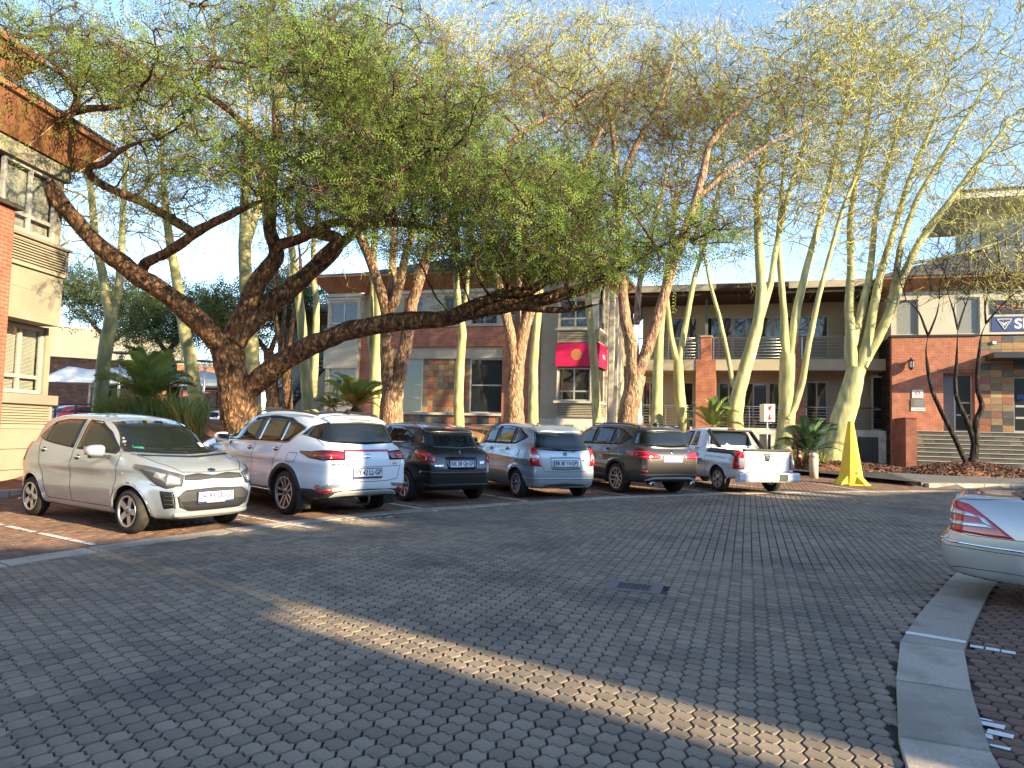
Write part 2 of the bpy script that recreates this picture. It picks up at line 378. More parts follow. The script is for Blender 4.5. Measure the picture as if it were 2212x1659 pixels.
# worn white stencil marks: a bay number by the kerb and old blotches at bay mouths
def blot(c, ux, uy, rects, parent, name, jit=.012):
    mb = MB(); c = Vector((*c, 0))
    for (x0, x1, y0, y1) in rects:
        P = [c + ux * (x + random.uniform(-jit, jit)) + uy * (y + random.uniform(-jit, jit)) for x, y in ((x0, y0), (x1, y0), (x1, y1), (x0, y1))]
        mb.add([(p.x, p.y, G(p.x, p.y) + .005) for p in P], [(0, 1, 2, 3)])
    return mb.build(name, MATS['white_paint'], parent)
c = gp(2112, 1575); bx_, by_ = t, Vector((-t.y, t.x, 0))
blot((c.x, c.y), bx_, by_, [(-.10, .06, .16, .2), (.0, .13, .08, .15), (-.13, -.01, .07, .11), (-.13, .02, -.03, .02), (.04, .16, -.04, .03), (.0, .08, -.12, -.06), (-.17, -.06, -.2, -.15), (-.07, .05, -.24, -.17), (.07, .15, -.24, -.2)], baysR, 'bay_number')
for (u, v) in ((440, 1128), (790, 1121), (1050, 1094), (1262, 1081)):
    c = gp(u, v); tt = Vector((.72, .69, 0))
    blot((c.x, c.y), tt, Vector((-.69, .72, 0)), [(-.5 + .12 * k, -.5 + .12 * k + random.uniform(.03, .09), random.uniform(-.07, -.02), random.uniform(.0, .05)) for k in range(9)], bays, 'bay_number')

# ---- access cover in the driveway
mhc = thing('access_cover', 'square metal access cover set in a concrete frame in the driveway', 'manhole cover', (MH.x, MH.y, G(MH.x, MH.y)), 0)
mhc.rotation_euler = (GROT @ MHR).to_euler(); mhc.scale = (.82, .82, 1)
mk('cast_iron', (.10, .085, .09), .65, .6, var=.25, scale=25, bump=.4, bscale=120)
mb = MB()
for (x0, x1, y0, y1) in ((-.33, -.2, -.27, .27), (.2, .33, -.27, .27), (-.198, .198, -.27, -.17), (-.198, .198, .17, .27)): mb.box(x0, x1, y0, y1, -.01, .006)
mb.build('frame', MATS['concrete_dark'], mhc)
mb = MB().box(-.196, .196, -.166, .166, -.012, -.002); pl_ = mb.build('plate', MATS['cast_iron'], mhc)
mb = MB()
for i in range(8):
    for j in range(6): mb.box(-.17 + i * .046, -.158 + i * .046, -.14 + j * .05, -.128 + j * .05, -.002, .004)
mb.build('tread', MATS['cast_iron'], pl_, kind='stuff')
# ================================================================ buildings
def brick_mat(name, c1, c2, mortar, bw=.22, bh=.075, m=.010, rough=.8, bump=.5, off=.5):
    mt = bpy.data.materials.new(name); mt.use_nodes = True; MATS[name] = mt; n = mt.node_tree.nodes; l = mt.node_tree.links; b = n['Principled BSDF']; b.inputs['Roughness'].default_value = rough
    tc = n.new('ShaderNodeTexCoord'); sx = n.new('ShaderNodeSeparateXYZ'); l.new(tc.outputs['Object'], sx.inputs[0])
    ad = n.new('ShaderNodeMath'); ad.operation = 'ADD'; l.new(sx.outputs[0], ad.inputs[0]); l.new(sx.outputs[1], ad.inputs[1])
    cb = n.new('ShaderNodeCombineXYZ'); l.new(ad.outputs[0], cb.inputs[0]); l.new(sx.outputs[2], cb.inputs[1])
    bt = n.new('ShaderNodeTexBrick'); bt.offset = off; l.new(cb.outputs[0], bt.inputs['Vector']); bt.inputs['Scale'].default_value = 1
    bt.inputs['Brick Width'].default_value = bw; bt.inputs['Row Height'].default_value = bh; bt.inputs['Mortar Size'].default_value = m; bt.inputs['Mortar Smooth'].default_value = .2
    bt.inputs['Color1'].default_value = (*c1, 1); bt.inputs['Color2'].default_value = (*c2, 1); bt.inputs['Mortar'].default_value = (*mortar, 1)
    nz = n.new('ShaderNodeTexNoise'); nz.inputs['Scale'].default_value = 3; nz.inputs['Detail'].default_value = 8; l.new(tc.outputs['Object'], nz.inputs['Vector'])
    mp = n.new('ShaderNodeMapRange'); mp.inputs[1].default_value = .3; mp.inputs[2].default_value = .7; mp.inputs[3].default_value = .72; mp.inputs[4].default_value = 1.2; l.new(nz.outputs['Fac'], mp.inputs[0])
    mx = n.new('ShaderNodeMix'); mx.data_type = 'RGBA'; mx.blend_type = 'MULTIPLY'; mx.inputs[0].default_value = 1; l.new(bt.outputs['Color'], mx.inputs[6]); l.new(mp.outputs[0], mx.inputs[7]); l.new(mx.outputs[2], b.inputs['Base Color'])
    iv = n.new('ShaderNodeMath'); iv.operation = 'SUBTRACT'; iv.inputs[0].default_value = 1; l.new(bt.outputs['Fac'], iv.inputs[1])
    bp = n.new('ShaderNodeBump'); bp.inputs['Strength'].default_value = bump; bp.inputs['Distance'].default_value = .012; l.new(iv.outputs[0], bp.inputs['Height']); l.new(bp.outputs[0], b.inputs['Normal']); return mt
brick_mat('brick_red', (.36, .105, .055), (.44, .135, .07), (.36, .235, .175), m=.012)
brick_mat('brick_dark', (.27, .075, .042), (.33, .095, .052), (.24, .15, .11), m=.012)
brick_mat('roof_tile', (.085, .088, .095), (.115, .115, .12), (.03, .03, .032), .33, .30, .018, .75, 1.)
brick_mat('plinth_white', (.62, .60, .56), (.66, .64, .59), (.40, .38, .35), .9, .42, .006, .85, .2)
mk('trim_black', (.012, .012, .013), .42, var=.1, scale=40)
mk('plaster', (.42, .375, .29), .85, var=.06, scale=3, bump=.25, bscale=220, dirt=(.36, .31, .235), dscale=.7)
mk('plaster_grey', (.43, .395, .32), .85, var=.06, scale=3, bump=.25, bscale=200, dirt=(.36, .33, .265), dscale=.8)
mk('plaster_pale', (.52, .48, .40), .85, var=.05, scale=3, bump=.2, bscale=200)
mk('plaster_white', (.66, .63, .57), .85, var=.05, scale=3, bump=.2, bscale=200, dirt=(.55, .50, .43), dscale=1.1)
mk('copper', (.32, .155, .08), .5, .25, var=.16, scale=2.5, dirt=(.24, .10, .05), dscale=1.6, stretch=(1, 1, .25))
mk('frame_alu', (.42, .41, .38), .45, .25, var=.04); mk('frame_grey', (.16, .16, .165), .5, .2, var=.05); mk('steel', (.50, .49, .47), .28, .9, var=.05); mk('steel_dark', (.045, .05, .058), .5, .4, var=.1)
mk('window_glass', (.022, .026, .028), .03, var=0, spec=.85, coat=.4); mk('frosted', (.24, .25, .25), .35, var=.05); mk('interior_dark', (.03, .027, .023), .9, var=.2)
mk('louvre', (.34, .30, .225), .6, .1, var=.08); mk('blind', (.68, .65, .57), .7, var=.05)
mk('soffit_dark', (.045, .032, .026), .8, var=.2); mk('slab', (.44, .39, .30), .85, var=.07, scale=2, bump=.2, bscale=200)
mk('sign_red', (.56, .012, .085), .5, var=.05); mk('sign_gold', (.48, .26, .07), .5, var=.05); mk('sign_blue', (.05, .075, .20), .45, var=.05); mk('sign_dark', (.03, .035, .05), .4, var=.05); mk('sign_orange', (.62, .16, .04), .5, var=0); mk('sign_white', (.70, .70, .69), .55, var=.03); mk('sign_redtext', (.50, .05, .05), .5, var=0)
SL = [mk('slate_%d' % i, c, .6, var=.22, scale=9, bump=.5, bscale=40, rnd=.25, dirt=d, dscale=4) for i, (c, d) in enumerate([((.30, .165, .075), (.22, .13, .07)), ((.20, .15, .085), (.26, .18, .09)), ((.33, .12, .055), (.22, .10, .055)), ((.14, .13, .10), (.20, .17, .11)), ((.24, .10, .07), (.16, .09, .06)), ((.36, .23, .11), (.28, .18, .09))])]
SLD = [mk('slate_dark_%d' % i, c, .55, var=.2, scale=9, bump=.5, bscale=40, rnd=.25, dirt=d, dscale=3) for i, (c, d) in enumerate([((.055, .06, .065), (.09, .085, .075)), ((.075, .08, .078), (.05, .052, .055)), ((.045, .05, .056), (.11, .085, .06))])]
thin = bpy.data.materials.new('thin_glass'); thin.use_nodes = True; MATS['thin_glass'] = thin
n_, l_ = thin.node_tree.nodes, thin.node_tree.links; n_.remove(n_['Principled BSDF']); tr = n_.new('ShaderNodeBsdfTransparent'); tr.inputs[0].default_value = (.90, .92, .91, 1); gl = n_.new('ShaderNodeBsdfGlossy'); gl.inputs['Roughness'].default_value = .02
fr = n_.new('ShaderNodeLayerWeight'); fr.inputs[0].default_value = .5; f4 = n_.new('ShaderNodeMath'); f4.operation = 'POWER'; f4.inputs[1].default_value = 3.; l_.new(fr.outputs['Facing'], f4.inputs[0]); f5 = n_.new('ShaderNodeMath'); f5.operation = 'MULTIPLY_ADD'; f5.inputs[1].default_value = .8; f5.inputs[2].default_value = .07; l_.new(f4.outputs[0], f5.inputs[0]); ms = n_.new('ShaderNodeMixShader'); l_.new(f5.outputs[0], ms.inputs[0]); l_.new(tr.outputs[0], ms.inputs[1]); l_.new(gl.outputs[0], ms.inputs[2]); l_.new(ms.outputs[0], n_['Material Output'].inputs[0])

BO = Vector((3.3, 34.1, 0)); BRZ = math.atan2(E1.y, E1.x)
def fb(u, v, y=0.):
    P = pl(u, v, BO + E2 * y, E2); d = P - BO; return d.dot(E1), P.z
def rect(u0, v0, u1, v1, y=0.):
    vm, um = (v0 + v1) / 2, (u0 + u1) / 2
    return fb(u0, vm, y)[0], fb(u1, vm, y)[0], fb(um, v1, y)[1], fb(um, v0, y)[1]       # x0,x1,z0,z1
def wall_holes(mb, x0, x1, z0, z1, y0, y1, holes=(), ax='x', back=True):
    """one connected wall slab with window openings; ax='x': runs along x with faces at y0 (front) / y1"""
    xs = sorted(set([x0, x1] + [max(x0, min(x1, h[k])) for h in holes for k in (0, 1)])); zs = sorted(set([z0, z1] + [max(z0, min(z1, h[k])) for h in holes for k in (2, 3)]))
    nx, nz = len(xs), len(zs)
    P = (lambda x, y, z: (x, y, z)) if ax == 'x' else (lambda x, y, z: (y, x, z))
    o = len(mb.v); mb.v += [P(x, y0, z) for z in zs for x in xs] + [P(x, y1, z) for z in zs for x in xs]; N = nx * nz
    solid = [[not any(h[0] - 1e-6 <= (xs[i] + xs[i + 1]) / 2 <= h[1] + 1e-6 and h[2] <= (zs[k] + zs[k + 1]) / 2 <= h[3] for h in holes) for i in range(nx - 1)] for k in range(nz - 1)]
    S = lambda k, i: 0 <= k < nz - 1 and 0 <= i < nx - 1 and solid[k][i]
    F = []
    for k in range(nz - 1):
        for i in range(nx - 1):
            if not S(k, i): continue
            a, b, c, d = k * nx + i, k * nx + i + 1, (k + 1) * nx + i + 1, (k + 1) * nx + i
            F.append((a, b, c, d))
            if back: F.append((N + d, N + c, N + b, N + a))
            if not S(k - 1, i): F.append((a, N + a, N + b, b))
            if not S(k + 1, i): F.append((d, c, N + c, N + d))
            if not S(k, i - 1): F.append((a, d, N + d, N + a))
            if not S(k, i + 1): F.append((b, N + b, N + c, c))
    if ax != 'x': F = [f[::-1] for f in F]
    mb.f += [tuple(q + o for q in f) for f in F]; mb.m += [mb.mi] * len(F)
def wall(parent, x0, x1, z0, z1, y0, y1, mat, holes=(), ax='x', name='wall'):
    mb = MB(); wall_holes(mb, x0, x1, z0, z1, y0, y1, holes, ax); return mb.build(name, MATS[mat], parent)
def window(parent, x0, x1, z0, z1, y, cols=2, rows=(1.,), fw=.055, mat='frame_alu', glass='window_glass', ax='x', sg=1, d=.07, blind=False, name='window', pane_mats=None):
    """frame with bars, every pane a piece of its own; y is the plane of the frame's face, sg the inward direction"""
    A = (lambda mb, a0, a1, b0, b1, c0, c1: mb.box(a0, a1, min(b0, b1), max(b0, b1), c0, c1)) if ax == 'x' else (lambda mb, a0, a1, b0, b1, c0, c1: mb.box(min(b0, b1), max(b0, b1), a0, a1, c0, c1))
    mb = MB(); yb = y + sg * d
    A(mb, x0, x1, y, yb, z0, z0 + fw); A(mb, x0, x1, y, yb, z1 - fw, z1); A(mb, x0, x0 + fw, y, yb, z0 + fw, z1 - fw); A(mb, x1 - fw, x1, y, yb, z0 + fw, z1 - fw)
    zs = [z0 + fw]; H = z1 - z0 - 2 * fw; acc = 0
    for r in rows[:-1]: acc += r / sum(rows); zs.append(z0 + fw + H * acc)
    zs.append(z1 - fw); xs = [x0 + fw + (x1 - x0 - 2 * fw) * k / cols for k in range(cols + 1)]
    y2, y3 = y + sg * .004, yb - sg * .004
    for xx in xs[1:-1]: A(mb, xx - fw / 2, xx + fw / 2, y2, y3, z0 + fw, z1 - fw)
    for zz in zs[1:-1]:
        for a, b in zip(xs[:-1], xs[1:]): A(mb, a + fw / 2, b - fw / 2, y2 + sg * .003, y3 - sg * .003, zz - fw / 2, zz + fw / 2)
    w = mb.build(name, MATS[mat], parent)
    k = 0
    for b0, b1 in zip(zs[:-1], zs[1:]):
        for a0, a1 in zip(xs[:-1], xs[1:]):
            mb = MB(); A(mb, a0 + .004, a1 - .004, y + sg * d * .45, y + sg * d * .62, b0 + .004, b1 - .004)
            gm = pane_mats[k % len(pane_mats)] if pane_mats else glass; mb.build('pane', MATS[gm], w); k += 1
    if blind:
        mb = MB(); z = z0 + fw
        while z < z1 - fw: A(mb, x0 + fw, x1 - fw, yb + sg * .05, yb + sg * .075, z, z + .017); z += .028
        mb.build('blind', MATS['blind'], w, kind='stuff')
        mb = MB(); A(mb, x0, x1, yb + sg * .16, yb + sg * .18, z0, z1); mb.build('room_wall', MATS['interior_dark'], w)
    return w
def louvre(parent, x0, x1, z0, z1, y, sg=1, ax='x', step=.075, d=.07):
    A = (lambda mb, a0, a1, b0, b1, c0, c1: mb.box(a0, a1, min(b0, b1), max(b0, b1), c0, c1)) if ax == 'x' else (lambda mb, a0, a1, b0, b1, c0, c1: mb.box(min(b0, b1), max(b0, b1), a0, a1, c0, c1))
    mb = MB(); f = .05; A(mb, x0, x1, y, y + sg * d, z0, z0 + f); A(mb, x0, x1, y, y + sg * d, z1 - f, z1); A(mb, x0, x0 + f, y, y + sg * d, z0 + f, z1 - f); A(mb, x1 - f, x1, y, y + sg * d, z0 + f, z1 - f)
    o = mb.build('louvre', MATS['louvre'], parent); mb = MB(); z = z0 + f
    while z < z1 - f - .02:
        a0, a1 = x0 + f, x1 - f; ys = (y + sg * .006, y + sg * .05)
        vs = [(a0, ys[0], z), (a1, ys[0], z), (a1, ys[1], z + step * .62), (a0, ys[1], z + step * .62), (a0, ys[0], z + .014), (a1, ys[0], z + .014), (a1, ys[1], z + step * .62 + .014), (a0, ys[1], z + step * .62 + .014)]
        if ax != 'x': vs = [(p[1], p[0], p[2]) for p in vs]
        mb.add(vs, [(0, 1, 2, 3), (4, 7, 6, 5), (0, 4, 5, 1), (1, 5, 6, 2), (2, 6, 7, 3), (3, 7, 4, 0)]); z += step
    mb.build('louvre_slats', MATS['louvre'], o, kind='stuff'); mb = MB(); A(mb, x0 + .01, x1 - .01, y + sg * .08, y + sg * .1, z0 + .01, z1 - .01); mb.build('louvre_back', MATS['interior_dark'], o)
    return o
def tiles(parent, x0, x1, z0, z1, y, s, mats, ax='x', sg=-1, name='tile', h=None, gap=.006, t=.02):
    """single stone tiles proud of a wall face"""
    h = h or s; nx, nz = max(1, round((x1 - x0) / s)), max(1, round((z1 - z0) / h)); w, hh = (x1 - x0) / nx, (z1 - z0) / nz; cache = {}
    for k in range(nz):
        for i in range(nx):
            m = random.choice(mats); key = (m.name, random.randrange(2))
            if key not in cache:
                mb = MB(); a, b, c = w / 2 - gap / 2, hh / 2 - gap / 2, .006
                vs = [(-a, 0, -b), (a, 0, -b), (a, 0, b), (-a, 0, b)]; q = t * (1 if key[1] else .8)
                vs += [(-a, -q + c, -b), (a, -q + c, -b), (a, -q + c, b), (-a, -q + c, b), (-a + c, -q, -b + c), (a - c, -q, -b + c), (a - c, -q, b - c), (-a + c, -q, b - c)]
                if ax != 'x': vs = [(p[1], p[0], p[2]) for p in vs]
                if sg > 0: vs = [(p[0], -p[1], p[2]) if ax == 'x' else (-p[0], p[1], p[2]) for p in vs]
                mb.add(vs, [(0, 1, 5, 4), (1, 2, 6, 5), (2, 3, 7, 6), (3, 0, 4, 7), (4, 5, 9, 8), (5, 6, 10, 9), (6, 7, 11, 10), (7, 4, 8, 11), (8, 9, 10, 11)])
                o = mb.build(name, m, parent); cache[key] = o.data; bpy.data.objects.remove(o)
            o = link(bpy.data.objects.new(name, cache[key]), parent); p = (x0 + w * (i + .5), y, z0 + hh * (k + .5)); o.location = p if ax == 'x' else (p[1], p[0], p[2])
def cove(parent, x0, x1, y0, y1, z0, z1, out, mat='copper', lip=.12, soffit='soffit_dark'):
    """flared copper eaves: narrow at the wall head, wide at the roof edge (faces -y, -x and +x), with a thin edge strip"""
    mb = MB()
    lo = [(x0, y1, z0), (x0, y0, z0), (x1, y0, z0), (x1, y1, z0)]; hi = [(x0 - out, y1, z1), (x0 - out, y0 - out, z1), (x1 + out, y0 - out, z1), (x1 + out, y1, z1)]
    tp = [(p[0], p[1], z1 + lip) for p in hi]; q = .06; tp2 = [(x0 - out - q, y1, z1), (x0 - out - q, y0 - out - q, z1), (x1 + out + q, y0 - out - q, z1), (x1 + out + q, y1, z1)]; tp3 = [(p[0], p[1], z1 + lip) for p in tp2]
    mb.add(lo + hi, [(0, 4, 5, 1), (1, 5, 6, 2), (2, 6, 7, 3)]); mb.build('fascia', MATS[mat], parent)
    mb = MB(); mb.add(hi + tp2 + tp3, [(0, 4, 5, 1), (1, 5, 6, 2), (2, 6, 7, 3), (4, 8, 9, 5), (5, 9, 10, 6), (6, 10, 11, 7), (8, 11, 10, 9)]); mb.build('eaves_edge', MATS[mat], parent)
    # standing seams on the fascia
    mb = MB(); n = max(2, int((x1 - x0) / 1.3))
    for k in range(n + 1):
        t = k / n; a = Vector(lo[1]).lerp(Vector(lo[2]), t); b = Vector(hi[1]).lerp(Vector(hi[2]), t); d = Vector((0, -.012, -.006)); mb.add([a + Vector((-.012, 0, 0)), a + Vector((.012, 0, 0)), b + Vector((.012, 0, 0)), b + Vector((-.012, 0, 0)), a + d, b + d], [(0, 4, 5, 3), (4, 1, 2, 5)])
    mb.build('fascia_seams', MATS[mat], parent, kind='stuff')
def hip_roof(parent, x0, x1, y0, y1, z, pitch=.42, mat='roof_tile', ridge=None, courses=True):
    d = min((x1 - x0), (y1 - y0)) / 2; h = d * pitch
    if (x1 - x0) >= (y1 - y0): r = [(x0 + d, (y0 + y1) / 2, z + h), (x1 - d, (y0 + y1) / 2, z + h)]; F = [(0, 1, 5, 4), (1, 2, 5), (2, 3, 4, 5), (3, 0, 4)]
    else: r = [((x0 + x1) / 2, y0 + d, z + h), ((x0 + x1) / 2, y1 - d, z + h)]; F = [(0, 1, 4), (1, 2, 5, 4), (2, 3, 5), (3, 0, 4, 5)]
    o = MB().add([(x0, y0, z), (x1, y0, z), (x1, y1, z), (x0, y1, z)] + r, F + [(3, 2, 1, 0)]).build('roof', MATS[mat], parent)
    if courses:     # overlapping courses of tiles on the front slope
        n = int(d / .32); mb = MB()
        for k in range(n):
            t0, t1 = k / n, (k + 1) / n
            if (x1 - x0) >= (y1 - y0):
                L = lambda t, e: [(x0 + d * t, y0 + (d) * t, z + h * t + e), (x1 - d * t, y0 + d * t, z + h * t + e)]
                a, b = L(t0, .045), L(t1, .012); mb.add(a + b + L(t0, -.01), [(0, 1, 3, 2), (4, 5, 1, 0)])
        if mb.v: mb.build('roof_courses', MATS[mat], o, kind='stuff')
    return o
# ---------------------------------------------------------------- centre building
cb = thing('office_building', 'two-storey brick and plaster office building behind the middle cars, copper eaves', 'building', (BO.x, BO.y, 0), BRZ)
zg = .2
X_l = fb(713, 700)[0]; X_br0 = fb(777, 800)[0]; X_br1 = fb(806, 800)[0]; X_w1 = fb(909, 830)[0]; X_w2 = fb(1011, 830)[0]; X_p0 = fb(1084, 830)[0]; X_p1 = fb(1166, 830)[0]
z_band0, z_band1 = fb(960, 749)[1], fb(960, 706)[1]; z_lin0 = fb(960, 774)[1]; z_sill = fb(960, 891)[1]; z_eav0, z_eav1 = fb(960, 622)[1], fb(960, 594)[1]
X_end = fb(1306, 800, 0.9)[0]
# ground storey: brick piers, band, recessed infill
wall(cb, X_br0, X_br1, zg, z_band1, 0, .6, 'brick_red', name='brick_pier'); wall(cb, X_p0, X_p1, zg, z_band1, 0, .6, 'brick_red', name='brick_pier')
wall(cb, X_br1, X_p0, z_band0, z_band1, .003, .6, 'brick_red', name='brick_band')
MB().box(X_br0 - .05, X_p1 + .05, -.06, .6, z_band1, z_band1 + .09).build('coping', MATS['plaster_grey'], cb)
mb = MB()
for k in range(int((X_p0 - X_br1) / .075)): mb.box(X_br1 + k * .075 + .005, X_br1 + k * .075 + .07, -.012, .003, z_band0, z_band0 + .2)
mb.build('soldier_course', MATS['brick_red'], cb, kind='stuff')
wall(cb, X_br1, X_p0, z_lin0, z_band0, .12, .5, 'plaster_grey', name='lintel')
window(cb, X_br1, X_w1, z_sill, z_lin0, .22, 2, (1, 1, 1.9), .06, 'frame_alu', blind=False, pane_mats=['frosted', 'window_glass', 'frosted', 'window_glass', 'window_glass', 'window_glass'])
window(cb, X_w2, X_p0, z_sill, z_lin0, .22, 1, (1.05, 1), .07, 'frame_alu')
wall(cb, X_w1, X_w2, z_sill, z_lin0, .24, .5, 'interior_dark', name='tile_backing'); tiles(cb, X_w1, X_w2, z_sill, z_lin0, .24, .285, SL)
MB().box(X_br1, X_p0, -.05, .5, z_sill - .12, z_sill).build('sill', MATS['plaster_pale'], cb)
z_vt, z_vb = fb(1040, 916)[1], fb(1040, 946)[1]
wall(cb, X_br1, X_p0, zg, z_sill - .12, .06, .5, 'interior_dark', [(fb(1016, 925)[0], fb(1073, 925)[0], zg + .3, z_vt)], name='tile_backing')
tiles(cb, X_br1, fb(1016, 900)[0], z_vt + .02, z_sill - .13, .06, .285, SL + SLD); tiles(cb, fb(1016, 900)[0], X_p0, z_vt + .02, z_sill - .13, .06, .285, SL + SLD)
tiles(cb, X_br1, fb(1014, 925)[0], zg + .3, z_vt, .06, .285, SLD + SL[:2])
def grille(parent, x0, x1, z0, z1, y, n=14, mat='frame_alu'):
    o = MB().box(x0, x1, y + .12, y + .14, z0, z1).build('vent', MATS['interior_dark'], parent); mb = MB(); mb.box(x0, x1, y, y + .03, z1 - .05, z1); mb.box(x0, x1, y, y + .03, z0, z0 + .05)
    for k in range(n + 1): xx = x0 + (x1 - x0) * k / n; mb.box(xx - .014, xx + .014, y + .004, y + .026, z0 + .05, z1 - .05)
    mb.build('vent_bars', MATS[mat], o, kind='stuff')
grille(cb, fb(1016, 925)[0], fb(1073, 925)[0], zg + .3, z_vt, .06)
# upper storey
hol = []
for (u0, u1, v0, v1, cols, rows) in ((812, 826, 640, 700, 1, (1,)), (872, 912, 642, 700, 2, (1, 2.2)), (960, 1000, 640, 700, 2, (1, 2.2)), (1018, 1074, 640, 700, 2, (1, 2.2)), (1098, 1150, 640, 700, 2, (1, 2.2))):
    x0, x1, z0, z1 = rect(u0, v0, u1, v1, .35); hol.append((x0, x1, z0, z1)); window(cb, x0, x1, z0, z1, .46, cols, rows, .05)
wall(cb, X_br0, X_end, z_band1 + .09, z_eav0, .35, .7, 'plaster_grey', hol); MB().box(X_br0 - .04, X_end + .04, .27, .35, z_eav0 - .18, z_eav0 - .02).build('frieze', MATS['plaster_pale'], cb)
# back volume keeps the light out
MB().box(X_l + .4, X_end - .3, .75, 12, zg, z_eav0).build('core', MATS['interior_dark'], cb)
# left bay in the shade
xb0, xb1 = X_l, X_br0; yb = -.25
zb = {k: fb(745, v, yb)[1] for k, v in dict(e1=600, e0=634, f=652, w1=653, w0=720, p1=726, p0=796, lw0=864).items()}
wall(cb, xb0, xb1, zb['w1'], zb['e0'], yb, .6, 'plaster_grey'); window(cb, xb0 + .12, xb1 - .1, zb['w0'], zb['w1'], yb + .08, 2, (1, 2.1), .06)
for a, b in ((xb0, xb0 + .12), (xb1 - .1, xb1)): wall(cb, a, b, zb['w0'], zb['w1'], yb, .6, 'plaster_grey', name='mullion_wall')
MB().box(xb0 - .1, xb1, yb - .1, .6, zb['w0'] - .09, zb['w0']).build('sill', MATS['plaster_pale'], cb)
wall(cb, xb0 - .12, xb1, zb['p0'], zb['w0'] - .09, yb - .05, .6, 'plaster_grey', name='parapet')
for a, b in ((xb0, xb0 + .18), (xb1 - .1, xb1)): wall(cb, a, b, zb['lw0'], zb['p0'], yb, .6, 'plaster_grey', name='mullion_wall')
window(cb, xb0 + .18, xb1 - .1, zb['lw0'], zb['p0'], yb + .08, 2, (1, 2.1), .06); wall(cb, xb0, xb1, zg, zb['lw0'], yb, .6, 'plaster_grey'); wall(cb, .6, 6, zg, zb['e0'], xb0, xb0 + .2, 'plaster_grey', ax='y', name='end_wall')
for k in range(2): MB().box(xb0 - .04, xb1 + .02, yb - .04 - .03 * k, .55, zb['e0'] - .34 + k * .16, zb['e0'] - .22 + k * .16).build('frieze', MATS['plaster_grey'], cb)
cove(cb, xb0, xb1 + .2, yb, 3, zb['e0'], zb['e1'] - .1, .62); MB().box(xb0 - .7, xb1 + .8, yb - .7, 3, zb['e1'] + .025, zb['e1'] + .06).build('roof', MATS['roof_tile'], cb)
cove(cb, X_br0 + .3, X_end + .1, .35, 12, z_eav0, z_eav1, .62); hip_roof(cb, X_br0 - .4, X_end + .8, -.35, 12.5, z_eav1 + .125, .40)
# lower wing further back on the left
y2 = 4.2; x0, x1, z0, z1 = rect(640, 704, 724, 900, y2); wz = fb(690, 702, y2)[1]; wall(cb, fb(600, 750, y2)[0], xb0 + .1, zg, wz, y2, y2 + .4, 'plaster_grey', [rect(690, 712, 712, 740, y2)]); q = rect(690, 712, 712, 740, y2); window(cb, *q, y2 + .12, 2, (1,), .05)
cove(cb, fb(600, 750, y2)[0], xb0, y2, y2 + 6, wz, fb(690, 684, y2)[1], .5); hip_roof(cb, fb(600, 750, y2)[0] - .6, xb0 + 4, y2 - .6, y2 + 9, fb(690, 684, y2)[1] + .125, .38)
# right bay with red box sign
yb = -.9; bx0, bx1 = fb(1203, 800, yb)[0], fb(1289, 800, yb)[0]
Zb = {k: fb(1245, v, yb)[1] for k, v in dict(top=640, uw1=646, uw0=708, l1=713, l0=740, s1=742, s0=792, w1=794, w0=866, ll1=871, ll0=901, wh=905).items()}
wall(cb, X_p1, bx0 + .02, Zb['wh'], z_eav0, .02, .35, 'plaster'); wall(cb, X_p1, bx1, zg, Zb['wh'], -.02, .4, 'plinth_white', name='plinth')
for (z0, z1, rows) in ((Zb['w0'], Zb['w1'], (1, 2.7)), (Zb['uw0'], Zb['uw1'], (1, 2.2))):
    window(cb, bx0 + .05, bx1 - .28, z0, z1, yb + .06, 2, rows, .07); window(cb, yb + .3, .75, z0, z1, bx1 - .06, 2, rows, .06, ax='y', sg=-1)
    wall(cb, bx0, bx0 + .05, z0, z1, yb, .35, 'plaster_pale', name='bay_post'); wall(cb, bx1 - .28, bx1, z0, z1, yb, yb + .3, 'plaster_pale', name='bay_post'); wall(cb, .75, .9, z0, z1, bx1 - .15, bx1, 'plaster_pale', ax='y', name='bay_post')
louvre(cb, bx0, bx1, Zb['ll0'], Zb['ll1'], yb - .05); louvre(cb, yb, .9, Zb['ll0'], Zb['ll1'], bx1 + .05, -1, 'y')
MB().box(bx0 - .1, bx1 + .12, yb - .12, .9, Zb['ll1'], Zb['w0']).build('sill', MATS['plaster_pale'], cb)
louvre(cb, bx0, bx1, Zb['l0'], Zb['l1'], yb - .05); louvre(cb, yb, .9, Zb['l0'], Zb['l1'], bx1 + .05, -1, 'y'); MB().box(bx0 - .08, bx1 + .1, yb - .1, .9, Zb['l1'], Zb['uw0']).build('sill', MATS['plaster_pale'], cb)
MB().box(bx0 + .03, bx1 - .03, yb + .2, .9, Zb['ll0'], Zb['uw1']).build('core', MATS['interior_dark'], cb)
wall(cb, bx0, bx1, Zb['uw1'], z_eav0, yb, .9, 'plaster'); wall(cb, bx0, bx1 + .03, zg, Zb['ll0'], yb + .02, .9, 'plaster_white', [(bx0 + .35, bx1 - 1.0, zg, fb(1217, 917, yb)[1])], name='plinth'); grille(cb, bx0 + .35, bx1 - 1.0, zg, fb(1217, 917, yb)[1], yb + .04, 12)
cove(cb, bx0, bx1, yb, .9, z_eav0 - .02, z_eav1 - .03, .6)
